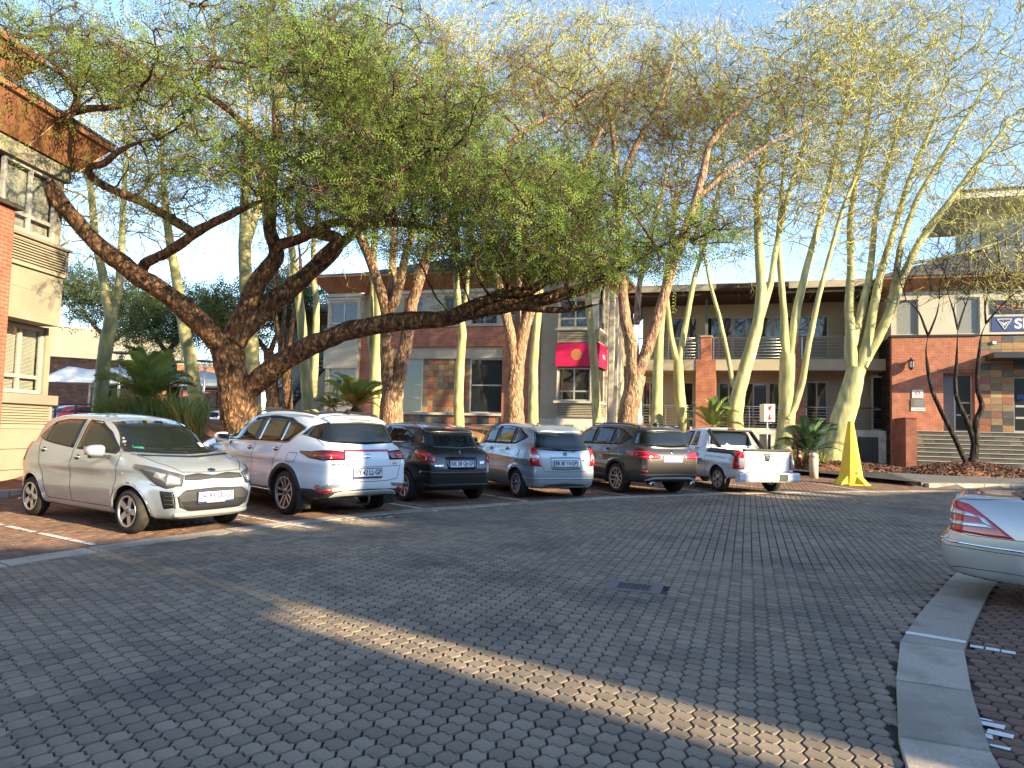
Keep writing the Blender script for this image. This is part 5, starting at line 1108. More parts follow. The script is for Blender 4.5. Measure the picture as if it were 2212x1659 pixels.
for lbl, t0, t1 in sh:
    o = thing('office_building', lbl, 'building', tuple(A0 + cd * t0), crz); L = t1 - t0; bk = Matrix.Rotation(-crz, 3, 'Z') @ (-sd * 11)
    foot = [(0, 0), (L, 0), (L + bk.x, bk.y), (bk.x, bk.y)][::-1]  # shade caster footprint, ends cut along the sun so the slot passes a streak
    MB().prism(foot, -.5, Hc - .6, 'z').build('wall', MATS['plaster_grey'], o); MB().prism(foot, Hc - .6, Hc, 'z').build('parapet', MATS['plaster'], o)
    for k in range(int(L / 4)):
        for zz in (1.4, 4.8): window(o, 1.2 + 4 * k, 3.2 + 4 * k, zz, zz + 1.5, .03, 2, (1,), .07, sg=-1)
rf = bpy.data.objects[[o.name for o in bpy.data.objects if o.get('label') == sh[0][0]][0]]; tq = lambda x: (x - P1.x) / cd.x - (tg + gw / 2)
for xa_, xb_, hh in ((-.7, 3.1, 2.3), (3.15, 6.6, 1.25)): MB().box(tq(xa_), tq(xb_), -3.2, -.3, Hc, Hc + hh).build('shade_box', MATS['plaster'], rf)  # unseen roof boxes added to push the shade further over the middle cars
for x_, w_, hh in ((-2.95, .28, 2.2), (-2.2, .4, 2.6), (-1.35, .3, 1.9), (7.6, .35, 1.6), (8.6, .5, 1.2)): MB().box(tq(x_), tq(x_) + w_, -1.2, -.7, Hc, Hc + hh).build('shade_stack', MATS['plaster_grey'], rf)  # thin unseen stacks added to throw bar shadows across the cars
zl_ = dist_s * ta + 2.6 * ta
o = thing('streak_blocker', 'unseen plaster bridge closing the top of the narrow alley', 'blocker', tuple(A0 + cd * (tg - gw / 2)), crz); MB().box(.002, gw - .002, -.6, -.05, zl_, Hc - .05).build('blocker_wall', MATS['plaster'], o)  # unseen slab added across the slot to cut off the sun streak
CARGRP = 'cars parked in the bays'
def picanto():
    sp = dict(W=1.595, H=1.485, x0=-1.80, x1=1.80, fa=1.12, ra=-1.28, rw=.285, rarch=.335, xf=.75, xr=-.9, pf=.20, pr=.13, crease=.80, belt=1.0, wb=.735, th=.36, gx1=.25, gx0=-.95, tum=.09,
        lower=[(1.62, .19), (1.80, .21), (1.83, .42), (1.82, .62), (1.775, .77), (1.62, .885), (1.3, .975), (1.0, 1.04), (.6, 1.03), (-.6, 1.05), (-1.45, 1.11), (-1.71, 1.05), (-1.81, .86), (-1.83, .55), (-1.80, .30), (-1.65, .22), (-.9, .19), (.8, .19)],
        green=[(1.16, .92), (.80, 1.16), (.34, 1.43), (-.05, 1.50), (-.6, 1.515), (-1.15, 1.49), (-1.55, 1.42), (-1.64, 1.31), (-1.76, 1.02), (-1.70, .85), (1.0, .80)])
    mat = MATS['paint_silver']
    c = Car('hatchback', 'small silver hatchback parked nose out, leftmost car with LH 83 SR plate', 'car', sp, mat, (-6.47, 11.60), 122, CARGRP, h=.030)
    L = 1.3
    for sg, md in ((1, 'left'), (-1, 'right')):
        y = L * sg
        c.patch('window_trim', [(.72, y, 1.02), (.42, y, 1.27), (.10, y, 1.40), (-.20, y, 1.415)], [(.72, y, .99), (.3, y, 1.0), (-.20, y, 1.015)], MATS['trim_black'], md, .003, 18, 7)
        c.patch('side_window', [(.66, y, 1.05), (.40, y, 1.262), (.10, y, 1.375), (-.17, y, 1.39)], [(.66, y, 1.02), (.3, y, 1.022), (-.17, y, 1.035)], MATS['car_glass'], md, .006, 18, 7)
        c.patch('window_trim', [(-.29, y, 1.415), (-.75, y, 1.41), (-1.03, y, 1.365), (-1.37, y, 1.15)], [(-.29, y, 1.02), (-.8, y, 1.055), (-1.1, y, 1.085), (-1.37, y, 1.135)], MATS['trim_black'], md, .003, 18, 7)
        c.patch('side_window', [(-.315, y, 1.39), (-.75, y, 1.387), (-1.00, y, 1.345), (-1.30, y, 1.155)], [(-.315, y, 1.043), (-.8, y, 1.078), (-1.1, y, 1.105), (-1.30, y, 1.14)], MATS['car_glass'], md, .006, 18, 7)
        c.patch('quarter_pillar', [(-1.02, y, 1.35), (-1.05, y, 1.335)], [(-1.05, y, 1.10), (-1.08, y, 1.10)], MATS['trim_black'], md, .008, 4, 6)
    c.patch('windscreen', [(2.3, .515, 1.39), (2.3, .3, 1.415), (2.3, 0, 1.425), (2.3, -.3, 1.415), (2.3, -.515, 1.39)], [(2.3, .645, 1.035), (2.3, .35, 1.005), (2.3, 0, .995), (2.3, -.35, 1.005), (2.3, -.645, 1.035)], MATS['car_glass'], 'front', .004, 22, 9)
    c.patch('rear_window', [(-2.3, .5, 1.36), (-2.3, -.5, 1.36)], [(-2.3, .56, 1.08), (-2.3, -.56, 1.08)], MATS['car_glass'], 'rear', .004, 12, 6)
    c.patch('cowl', [(2.3, .66, 1.0), (2.3, 0, .975), (2.3, -.66, 1.0)], [(2.3, .64, .985), (2.3, 0, .958), (2.3, -.64, .985)], MATS['trim_black'], 'front', .006, 18, 3)
    c.wiper((2.3, .55, 1.02), (2.3, -.08, 1.01), 'front'); c.wiper((2.3, .0, 1.0), (2.3, -.58, 1.03), 'front')
    c.patch('headlight', [(1.78, .43, .785), (1.70, .60, .85), (1.45, .78, .915), (1.20, .85, .93)], [(1.82, .48, .635), (1.72, .67, .605), (1.50, .82, .70), (1.20, .86, .89)], MATS['lamp_lens'], 'near', .006, 18, 7, True, raised=.012)
    for a in c.patch('headlight_reflector', [(1.80, .50, .745), (1.70, .62, .785)], [(1.82, .51, .66), (1.70, .665, .645)], MATS['lamp_clear'], 'near', .018, 8, 5, True): pass
    for a in c.patch('indicator', [(1.68, .635, .785), (1.56, .735, .81)], [(1.66, .67, .70), (1.54, .765, .735)], MATS['lamp_clear'], 'near', .019, 6, 5, True): pass
    c.patch('grille', [(2.3, .42, .765), (2.3, .22, .785), (2.3, 0, .755), (2.3, -.22, .785), (2.3, -.42, .765)], [(2.3, .44, .705), (2.3, .22, .70), (2.3, 0, .715), (2.3, -.22, .70), (2.3, -.44, .705)], MATS['plastic_grey'], 'front', .002, 24, 4)
    c.patch('lower_grille', [(2.3, .54, .50), (2.3, .44, .585), (2.3, 0, .60), (2.3, -.44, .585), (2.3, -.54, .50)], [(2.3, .50, .37), (2.3, .36, .315), (2.3, 0, .31), (2.3, -.36, .315), (2.3, -.50, .37)], MATS['plastic_grey'], 'front', .002, 24, 6)
    mb = MB()
    for k in range(9):
        z = .325 + k * .014; w = .40 + .012 * k; c.ribbon(mb, [(2.3, w, z), (2.3, -w, z)], .006, 'front', 30, .007)
    mb.build('grille_mesh', MATS['gloss_black'], c.o, kind='stuff')
    c.tube('bumper_trim', [(2.3, .56, .50), (2.3, .45, .605), (2.3, 0, .622), (2.3, -.45, .605), (2.3, -.56, .50)], .009, MATS['paint_silver'], .0, 'front')
    c.patch('fog_inlet', [(1.80, .615, .565), (1.66, .76, .575)], [(1.81, .60, .36), (1.70, .71, .33)], MATS['trim_black'], 'near', .004, 8, 6, True)
    for k in range(3):
        c.tube('inlet_slat', [(1.80, .62, .40 + k * .055), (1.70, .725, .395 + k * .055)], .006, MATS['plastic_grey'], .006, 'near', 6, True)
    c.tube('inlet_frame', [(1.80, .60, .58), (1.82, .585, .46), (1.82, .58, .35)], .008, MATS['chrome'], .002, 'near', 10, True)
    c.patch('front_lip', [(1.85, .66, .255), (1.9, .3, .262), (1.9, 0, .265), (1.9, -.3, .262), (1.85, -.66, .255)], [(1.80, .64, .205), (1.86, .3, .205), (1.86, 0, .205), (1.86, -.3, .205), (1.80, -.64, .205)], MATS['skid'], 'near', .014, 20, 4)
    c.plate((2.3, 0, .49), 'front', ('LH 83 SR', 'GP'), 'WWW.IMPERIALSELECT.CO.ZA', gap=.02)
    c.oval((2.3, 0, .815), 'front', .062, .031, 'chrome', 'gloss_black', text='KIA')
    c.patch('tail_light', [(-1.62, .70, 1.12), (-1.74, .66, 1.08)], [(-1.66, .78, .80), (-1.80, .70, .82)], MATS['lamp_red'], 'near', .008, 6, 8, True)
    c.seams([([(.83, L, 1.0), (.86, L, .75), (.80, L, .30)], 'left'), ([(-.25, L, 1.40), (-.25, L, 1.02), (-.22, L, .6), (-.20, L, .30)], 'left'), ([(-1.28, L, 1.14), (-1.12, L, .92), (-.98, L, .68), (-.84, L, .32)], 'left'), ([(.80, L, .31), (-.84, L, .31)], 'left'),
        ([(1.74, .44, .83), (1.50, .60, .925), (1.0, .70, 1.03)], 'near'), ([(1.74, .44, .83), (1.78, .2, .845), (1.79, 0, .85), (1.78, -.2, .845), (1.74, -.44, .83)], 'near'), ([(1.70, .69, .635), (1.50, .80, .66)], 'near')], w=.008)
    c.handle(-.10, .905, mat); c.handle(-1.02, .965, mat)
    c.mirrors(.60, 1.02, mat, (.13, .235, .155))
    c.patch('side_repeater', [(.92, -L, .76), (.99, -L, .765)], [(.92, -L, .745), (.99, -L, .75)], MATS['lamp_clear'], 'right', .006, 5, 3)
    c.patch('licence_disc', [(2.3, .42, 1.075), (2.3, .49, 1.075)], [(2.3, .42, 1.125), (2.3, .49, 1.125)], MATS['plate_white'], 'front', .008, 5, 5)
    c.patch('sticker', [(2.3, -.44, 1.085), (2.3, -.55, 1.085)], [(2.3, -.44, 1.06), (2.3, -.55, 1.06)], MATS['decal_green'], 'front', .008, 5, 3)
    c.arches(mat, .013)
    c.wheels(dict(n=5, sp=((.0, 0),), w0=.036, w1=.040, hub=.34, rim=.69, dish=.012), .175)
    return c
picanto()
def sportage():
    sp = dict(W=1.855, H=1.65, x0=-2.26, x1=2.26, fa=1.33, ra=-1.34, rw=.35, rarch=.405, xf=1.1, xr=-1.15, pf=.22, pr=.15, crease=.92, belt=1.08, wb=.86, th=.43, gx1=.2, gx0=-1.3, tum=.10, zw=.66,
        lower=[(2.05, .24), (2.24, .30), (2.28, .55), (2.26, .80), (2.18, .94), (1.9, 1.05), (1.4, 1.12), (1.0, 1.15), (-1.3, 1.17), (-1.95, 1.17), (-2.19, 1.10), (-2.27, .97), (-2.29, .72), (-2.27, .42), (-2.12, .28), (-1.0, .23), (1.0, .23)],
        green=[(1.20, 1.02), (.72, 1.33), (.25, 1.60), (-.2, 1.665), (-.9, 1.67), (-1.5, 1.63), (-1.99, 1.55), (-2.06, 1.46), (-2.22, 1.13), (-2.1, .9), (1.0, .9)])
    mat = MATS['paint_white']; L = 1.4; bl = MATS['plastic_grey']
    c = Car('suv', 'white SUV seen from behind with HY 42 LL plate and tow hook', 'car', sp, mat, (-2.91, 12.58), -46, CARGRP, h=.032)
    for sg, md in ((1, 'left'), (-1, 'right')):
        y = L * sg
        c.patch('window_trim', [(.88, y, 1.09), (.50, y, 1.33), (.10, y, 1.50), (-.5, y, 1.555), (-1.1, y, 1.52), (-1.62, y, 1.38)], [(.88, y, 1.06), (.2, y, 1.09), (-.6, y, 1.105), (-1.30, y, 1.12), (-1.62, y, 1.35)], MATS['chrome'], md, .003, 30, 9)
        c.patch('window_pillar', [(.85, y, 1.10), (.49, y, 1.325), (.10, y, 1.49), (-.5, y, 1.545), (-1.1, y, 1.51), (-1.58, y, 1.375)], [(.85, y, 1.085), (.2, y, 1.108), (-.6, y, 1.123), (-1.28, y, 1.138), (-1.58, y, 1.35)], MATS['trim_black'], md, .0055, 30, 9)
        c.patch('side_window', [(.68, y, 1.185), (.45, y, 1.33), (.12, y, 1.47), (-.22, y, 1.515)], [(.68, y, 1.115), (.2, y, 1.125), (-.22, y, 1.135)], MATS['car_glass'], md, .008, 16, 7)
        c.patch('side_window', [(-.36, y, 1.523), (-.7, y, 1.52), (-1.02, y, 1.495)], [(-.36, y, 1.14), (-.7, y, 1.145), (-1.02, y, 1.15)], MATS['car_glass'], md, .008, 12, 7)
        c.patch('side_window', [(-1.07, y, 1.49), (-1.3, y, 1.455), (-1.53, y, 1.375)], [(-1.07, y, 1.152), (-1.24, y, 1.155), (-1.53, y, 1.36)], MATS['car_glass'], md, .008, 10, 7)
    c.patch('windscreen', [(2.6, .58, 1.55), (2.6, 0, 1.585), (2.6, -.58, 1.55)], [(2.6, .74, 1.16), (2.6, 0, 1.13), (2.6, -.74, 1.16)], MATS['car_glass'], 'front', .004, 16, 8)
    c.patch('panoramic_roof', [(.22, .50, 2), (-.5, .52, 2), (-1.55, .48, 2)], [(.22, -.50, 2), (-.5, -.52, 2), (-1.55, -.48, 2)], MATS['gloss_black'], 'top', .004, 16, 10)
    c.patch('rear_window', [(-2.7, .66, 1.40), (-2.7, .55, 1.465), (-2.7, 0, 1.49), (-2.7, -.55, 1.465), (-2.7, -.66, 1.40)], [(-2.7, .76, 1.26), (-2.7, .62, 1.165), (-2.7, 0, 1.135), (-2.7, -.62, 1.165), (-2.7, -.76, 1.26)], MATS['car_glass'], 'rear', .005, 26, 9)
    c.patch('spoiler', [(-1.80, .60, 1.62), (-1.84, 0, 1.65), (-1.80, -.60, 1.62)], [(-2.04, .60, 1.52), (-2.10, 0, 1.545), (-2.04, -.60, 1.52)], mat, 'near', .022, 18, 5)
    c.patch('brake_light', [(-2.7, .2, 1.512), (-2.7, -.2, 1.512)], [(-2.7, .2, 1.495), (-2.7, -.2, 1.495)], MATS['lamp_red_dark'], 'rear', .022, 8, 3)
    c.patch('tail_light', [(-1.68, .95, 1.055), (-1.95, .90, 1.06), (-2.2, .70, 1.055), (-2.28, .40, 1.05)], [(-1.68, .95, 1.04), (-1.95, .93, .955), (-2.22, .76, .895), (-2.29, .42, .90), ], MATS['lamp_red_dark'], 'near', .012, 20, 6, True)
    c.patch('tail_light', [(-2.05, .87, 1.0), (-2.2, .74, 1.0), (-2.26, .52, .998)], [(-2.05, .88, .965), (-2.2, .77, .94), (-2.27, .54, .94)], MATS['lamp_red'], 'near', .018, 12, 4, True)
    c.patch('light_strip', [(-2.7, .42, 1.053), (-2.7, -.42, 1.053)], [(-2.7, .42, 1.028), (-2.7, -.42, 1.028)], MATS['lamp_red'], 'rear', .010, 12, 3)
    c.oval((-2.7, 0, .955), 'rear', .068, .034, 'chrome', 'gloss_black', text='KIA')
    c.letters((-2.7, .50, .835), 'rear', 'SPORTAGE', .042, 'chrome', 1.4); c.letters((-2.7, -.52, .835), 'rear', 'CRDi', .035, 'chrome', 1.2)
    c.patch('bumper_cladding', [(-1.83, .955, .44), (-2.05, .90, .445), (-2.24, .70, .43), (-2.31, 0, .425), (-2.24, -.70, .43), (-2.05, -.90, .445), (-1.83, -.955, .44)], [(-1.83, .93, .24), (-2.05, .86, .25), (-2.2, .68, .26), (-2.26, 0, .26), (-2.2, -.68, .26), (-2.05, -.86, .25), (-1.83, -.93, .24)], bl, 'near', .012, 40, 6)
    c.patch('skid_plate', [(-2.26, .56, .385), (-2.31, .42, .40), (-2.31, 0, .40), (-2.31, -.42, .40), (-2.26, -.56, .385)], [(-2.24, .64, .275), (-2.27, .40, .30), (-2.27, 0, .29), (-2.27, -.40, .30), (-2.24, -.64, .275)], MATS['skid'], 'near', .028, 26, 5)
    c.patch('fog_cluster', [(-2.10, .86, .545), (-2.25, .66, .55), (-2.29, .46, .545)], [(-2.10, .87, .475), (-2.25, .68, .475), (-2.29, .50, .485)], MATS['lamp_clear'], 'near', .012, 12, 4, True)
    c.patch('reflector', [(-2.12, .85, .465), (-2.26, .62, .465)], [(-2.12, .85, .415), (-2.26, .62, .415)], MATS['lamp_red'], 'near', .020, 10, 4, True)
    c.patch('sill', [(.95, L, .40), (-.95, L, .40)], [(.95, L, .27), (-.95, L, .27)], bl, 'left', .010, 14, 4); c.patch('sill', [(.95, -L, .40), (-.95, -L, .40)], [(.95, -L, .27), (-.95, -L, .27)], bl, 'right', .010, 14, 4)
    c.tube('sill_strip', [(.92, L, .36), (-.92, L, .36)], .012, MATS['chrome'], .012, 'left', 16, True)
    c.plate((-2.7, 0, .70), 'rear', ('HY 42 LL', 'GP'), ' ', gap=.012, vertical=True)
    c.tube('roof_rail', [(.15, .60, 1.62), (-.4, .615, 1.66), (-1.1, .61, 1.66), (-1.7, .575, 1.60)], .017, MATS['alloy_dark'], .045, 'near', 20, True)
    MB().prism([(-1.52, 1.62), (-1.72, 1.60), (-1.70, 1.675), (-1.66, 1.69)], -.016, .016, 'y').build('antenna_fin', MATS['gloss_black'], c.o, bevel=.006)
    c.tube('tow_hook', [(-2.1, .05, .22), (-2.36, .05, .22), (-2.42, .05, .26), (-2.42, .05, .34)], .018, MATS['trim_black'], 0, None, 14); c.tube('tow_ball', [(-2.42, .05, .335), (-2.42, .05, .385)], .026, MATS['trim_black'], 0, None, 4)
    for sg in (1, -1): MB().box(-1.79, -1.765, sg * .80 - .12, sg * .80 + .12, .13, .40).build('mud_flap', MATS['rubber'], c.o, bevel=.01)
    c.seams([([(.86, L, 1.06), (.90, L, .7), (.82, L, .36)], 'left'), ([(-.29, L, 1.53), (-.30, L, 1.1), (-.28, L, .6), (-.25, L, .36)], 'left'), ([(-1.15, L, 1.12), (-1.10, L, .96), (-.98, L, .80), (-.93, L, .45)], 'left'),
        ([(-2.7, .69, 1.22), (-2.7, .66, .95), (-2.7, .62, .75), (-2.7, .58, .60), (-2.7, .40, .565), (-2.7, 0, .56), (-2.7, -.40, .565), (-2.7, -.58, .60), (-2.7, -.62, .75), (-2.7, -.66, .95), (-2.7, -.69, 1.22)], 'rear'),
        ([(-1.42, L, .96), (-1.40, L, .84), (-1.62, L, .84), (-1.64, L, .98), (-1.42, L, .98)], 'left'), ([(-2.7, .60, .80), (-2.7, 0, .79), (-2.7, -.60, .80)], 'rear')], w=.008)
    c.handle(-.16, 1.0, MATS['chrome'], L=.2); c.handle(-1.02, 1.015, MATS['chrome'], L=.2); c.mirrors(.66, 1.13, mat, (.15, .23, .17))
    c.arches(bl, .022, .055)
    c.wheels(dict(n=5, sp=((.055, .03), (-.055, -.03)), w0=.012, w1=.022, hub=.26, rim=.72, dish=.03), .235, 'alloy')
sportage()
def p207():
    sp = dict(W=1.73, H=1.48, x0=-2.03, x1=2.03, fa=1.225, ra=-1.315, rw=.305, rarch=.355, xf=.9, xr=-.9, pf=.26, pr=.20, crease=.80, belt=1.0, wb=.775, th=.42, gx1=.15, gx0=-.95, zw=.6,
        lower=[(1.85, .2), (2.0, .25), (2.05, .45), (2.02, .68), (1.87, .82), (1.5, .94), (1.1, 1.01), (.8, 1.03), (-.8, 1.06), (-1.5, 1.09), (-1.83, 1.03), (-1.97, .90), (-2.04, .68), (-2.06, .52), (-2.02, .30), (-1.86, .22), (-1, .2), (1, .2)],
        green=[(1.27, .9), (.82, 1.15), (.2, 1.45), (-.2, 1.495), (-.8, 1.495), (-1.3, 1.44), (-1.58, 1.375), (-1.66, 1.28), (-1.89, 1.0), (-1.75, .85), (1.1, .8)])
    mat = MATS['paint_black']; L = 1.3
    c = Car('hatchback', 'black hatchback with rounded tail and KK 38 GJ plate, next to the white SUV', 'car', sp, mat, (-1.33, 14.84), -37, CARGRP)
    for sg, md in ((1, 'left'), (-1, 'right')):
        y = L * sg
        c.patch('side_window', [(.80, y, 1.06), (.45, y, 1.27), (.1, y, 1.37), (-.25, y, 1.40)], [(.80, y, 1.03), (.2, y, 1.04), (-.25, y, 1.05)], MATS['car_glass'], md, .005, 16, 7)
        c.patch('side_window', [(-.33, y, 1.40), (-.7, y, 1.39), (-1.05, y, 1.34), (-1.42, y, 1.16)], [(-.33, y, 1.055), (-.7, y, 1.065), (-1.1, y, 1.085), (-1.42, y, 1.14)], MATS['car_glass'], md, .005, 16, 7)
    c.patch('windscreen', [(2.5, .52, 1.42), (2.5, 0, 1.45), (2.5, -.52, 1.42)], [(2.5, .66, 1.05), (2.5, 0, 1.02), (2.5, -.66, 1.05)], MATS['car_glass'], 'front', .004, 16, 8)
    c.patch('rear_window', [(-2.5, .57, 1.24), (-2.5, .50, 1.345), (-2.5, 0, 1.37), (-2.5, -.50, 1.345), (-2.5, -.57, 1.24)], [(-2.5, .60, 1.13), (-2.5, .48, 1.03), (-2.5, 0, 1.0), (-2.5, -.48, 1.03), (-2.5, -.60, 1.13)], MATS['car_glass'], 'rear', .004, 26, 9)
    c.patch('spoiler', [(-1.35, .55, 1.45), (-1.42, 0, 1.48), (-1.35, -.55, 1.45)], [(-1.66, .56, 1.36), (-1.76, 0, 1.385), (-1.66, -.56, 1.36)], mat, 'near', .03, 18, 5)
    c.patch('brake_light', [(-2.5, .11, 1.385), (-2.5, -.11, 1.385)], [(-2.5, .11, 1.362), (-2.5, -.11, 1.362)], MATS['lamp_red'], 'rear', .03, 8, 3)
    c.patch('tail_light', [(-1.60, .83, 1.03), (-1.80, .78, 1.02), (-1.93, .66, .95), (-1.99, .56, .865)], [(-1.58, .84, .99), (-1.76, .86, .85), (-1.92, .80, .78), (-2.0, .60, .765)], MATS['lamp_red'], 'near', .012, 16, 7, True, raised=.015)
    c.patch('tail_light_lens', [(-1.90, .74, .90), (-1.97, .64, .87)], [(-1.92, .76, .80), (-1.99, .62, .79)], MATS['lamp_red_dark'], 'near', .028, 6, 5, True)
    c.patch('plate_recess', [(-2.5, .36, .86), (-2.5, 0, .875), (-2.5, -.36, .86)], [(-2.5, .32, .64), (-2.5, 0, .63), (-2.5, -.32, .64)], MATS['gloss_black'], 'rear', .002, 16, 5)
    c.plate((-2.5, 0, .74), 'rear', ('KK 38 GJ', 'GP'), gap=.012)
    c.letters((-2.5, .50, .71), 'rear', 'PEUGEOT', .035, 'chrome', 1.2); c.letters((-2.5, -.46, .76), 'rear', '207', .06, 'chrome', 1.2)
    # small chrome rampant emblem
    Q, N = c.frame_at((-2.5, 0, .94), 'rear'); mb = MB()
    for (y, z, w, h) in ((0, .03, .02, .02), (.012, .008, .02, .035), (-.004, -.012, .035, .02), (-.025, -.026, .018, .018), (.02, -.028, .016, .02), (.028, .022, .016, .012)): mb.box(Q.x - .012, Q.x, y - w / 2, y + w / 2, Q.z + z - h / 2, Q.z + z + h / 2)
    mb.build('badge', MATS['chrome'], c.o, bevel=.004)
    c.patch('bumper_strip', [(-1.80, .875, .60), (-2.0, .76, .605), (-2.08, .4, .60), (-2.09, 0, .60), (-2.08, -.4, .60), (-2.0, -.76, .605), (-1.80, -.875, .60)], [(-1.80, .875, .555), (-2.0, .76, .555), (-2.08, .4, .55), (-2.09, 0, .55), (-2.08, -.4, .55), (-2.0, -.76, .555), (-1.80, -.875, .555)], MATS['paint_black'], 'near', .014, 30, 4)
    c.patch('bumper_lower', [(-1.9, .80, .36), (-2.04, .5, .36), (-2.07, 0, .36), (-2.04, -.5, .36), (-1.9, -.80, .36)], [(-1.86, .78, .22), (-1.98, .5, .21), (-2.0, 0, .21), (-1.98, -.5, .21), (-1.86, -.78, .22)], MATS['trim_black'], 'near', .008, 24, 4)
    c.tube('aerial', [(-1.30, 0, 1.47), (-1.50, 0, 1.78)], .005, MATS['trim_black'], 0, None, 4); c.wiper((-2.5, -.05, 1.055), (-2.5, -.42, 1.085), 'rear')
    c.seams([([(-.29, L, 1.39), (-.28, L, 1.04), (-.26, L, .34)], 'left'), ([(-1.38, L, 1.1), (-1.1, L, .9), (-.98, L, .7), (-.9, L, .5)], 'left'), ([(-2.5, .62, 1.0), (-2.5, .56, .85), (-2.5, .52, .63), (-2.5, 0, .615), (-2.5, -.52, .63), (-2.5, -.56, .85), (-2.5, -.62, 1.0)], 'rear'), ([(.84, L, 1.0), (.86, L, .34)], 'left')])
    c.handle(-.14, .93, mat); c.handle(-1.0, .96, mat); c.mirrors(.62, 1.05, mat); c.oval((-1.42, 1.3, .86), 'left', .075, .07, 'paint_black', name='fuel_flap', th=.004)
    c.arches(mat, .012); c.wheels(dict(n=7, sp=((0, 0),), w0=.016, w1=.024, hub=.3, rim=.66), .195)
p207()
def jazz():
    sp = dict(W=1.675, H=1.54, x0=-1.94, x1=1.94, fa=1.14, ra=-1.31, rw=.295, rarch=.34, xf=.9, xr=-1.1, pf=.24, pr=.10, crease=.86, belt=1.04, wb=.765, th=.34, gx1=.15, gx0=-1.1, tum=.08,
        lower=[(1.75, .2), (1.92, .25), (1.97, .45), (1.94, .68), (1.82, .82), (1.5, .97), (1.2, 1.04), (-.8, 1.09), (-1.5, 1.11), (-1.80, 1.07), (-1.90, .96), (-1.95, .71), (-1.97, .5), (-1.95, .26), (-1.80, .2), (1, .19)],
        green=[(1.34, .95), (.82, 1.26), (.3, 1.50), (-.2, 1.56), (-.9, 1.55), (-1.48, 1.49), (-1.66, 1.42), (-1.83, 1.06), (-1.75, .9), (1.1, .85)])
    mat = MATS['paint_silver_blue']; L = 1.3
    c = Car('hatchback', 'silver-blue tall hatchback with rear spoiler and BR 88 YX plate', 'car', sp, mat, (.84, 16.12), -28, CARGRP)
    for sg, md in ((1, 'left'), (-1, 'right')):
        y = L * sg
        c.patch('window_trim', [(.92, y, 1.08), (.52, y, 1.32), (.1, y, 1.455), (-.6, y, 1.475), (-1.1, y, 1.44), (-1.48, y, 1.27)], [(.92, y, 1.05), (.1, y, 1.065), (-.7, y, 1.08), (-1.15, y, 1.10), (-1.48, y, 1.24)], MATS['trim_black'], md, .003, 26, 8)
        c.patch('side_window', [(.72, y, 1.16), (.50, y, 1.30), (.1, y, 1.435), (-.2, y, 1.452)], [(.72, y, 1.08), (.2, y, 1.082), (-.2, y, 1.09)], MATS['car_glass'], md, .006, 14, 7)
        c.patch('side_window', [(-.28, y, 1.453), (-.6, y, 1.45), (-.95, y, 1.425)], [(-.28, y, 1.092), (-.6, y, 1.098), (-.95, y, 1.105)], MATS['car_glass'], md, .006, 12, 7)
        c.patch('side_window', [(-1.02, y, 1.42), (-1.2, y, 1.385), (-1.42, y, 1.27)], [(-1.02, y, 1.108), (-1.18, y, 1.12), (-1.42, y, 1.25)], MATS['car_glass'], md, .006, 10, 7)
    c.patch('windscreen', [(2.5, .52, 1.46), (2.5, 0, 1.49), (2.5, -.52, 1.46)], [(2.5, .66, 1.1), (2.5, 0, 1.06), (2.5, -.66, 1.1)], MATS['car_glass'], 'front', .004, 16, 8)
    c.patch('rear_window', [(-2.5, .56, 1.40), (-2.5, 0, 1.425), (-2.5, -.56, 1.40)], [(-2.5, .65, 1.02), (-2.5, .3, .99), (-2.5, 0, .985), (-2.5, -.3, .99), (-2.5, -.65, 1.02)], MATS['car_glass'], 'rear', .005, 22, 9)
    c.patch('spoiler', [(-1.40, .56, 1.50), (-1.48, 0, 1.53), (-1.40, -.56, 1.50)], [(-1.68, .60, 1.42), (-1.78, .55, 1.43), (-1.85, 0, 1.46), (-1.78, -.55, 1.43), (-1.68, -.60, 1.42)], MATS['paint_silver_blue'], 'near', .045, 22, 5)
    c.patch('tail_light', [(-1.70, .72, 1.13), (-1.80, .64, 1.08)], [(-1.84, .82, .70), (-1.97, .58, .685)], MATS['lamp_red'], 'near', .012, 8, 12, True, raised=.012)
    c.patch('tail_light_lens', [(-1.80, .77, .93), (-1.90, .63, .91)], [(-1.82, .79, .83), (-1.93, .62, .82)], MATS['lamp_clear'], 'near', .027, 6, 5, True)
    c.patch('plate_recess', [(-2.5, .37, .86), (-2.5, 0, .87), (-2.5, -.37, .86)], [(-2.5, .34, .62), (-2.5, 0, .60), (-2.5, -.34, .62)], MATS['paint_silver_blue'], 'rear', .006, 16, 5)
    c.plate((-2.5, 0, .735), 'rear', ('BR 88 YX', 'GP'), gap=.016)
    c.letters((-2.5, -.48, .80), 'rear', 'JAZZ', .05, 'chrome', 1.2)
    Q, N = c.frame_at((-2.5, 0, .925), 'rear'); mb = MB()
    for (y0, y1, z0, z1) in ((-.04, -.032, -.034, .034), (.032, .04, -.034, .034), (-.04, .04, .028, .036), (-.04, .04, -.036, -.028), (-.022, -.012, -.024, .024), (.012, .022, -.024, .024), (-.014, .014, -.005, .005)): mb.box(Q.x - .012, Q.x + .004, y0, y1, Q.z + z0, Q.z + z1)
    mb.build('badge', MATS['chrome'], c.o)
    c.patch('bumper_lower', [(-2.02, .46, .31), (-2.02, 0, .345), (-2.02, -.46, .31)], [(-2.02, .52, .28), (-2.02, 0, .275), (-2.02, -.52, .28)], MATS['plastic_grey'], 'rear', .008, 20, 3)
    c.tube('bumper_edge', [(-1.72, .86, .42), (-1.96, .66, .43), (-2.02, .3, .43), (-2.02, 0, .43), (-2.02, -.3, .43), (-1.96, -.66, .43), (-1.72, -.86, .42)], .012, mat, .004, 'near')
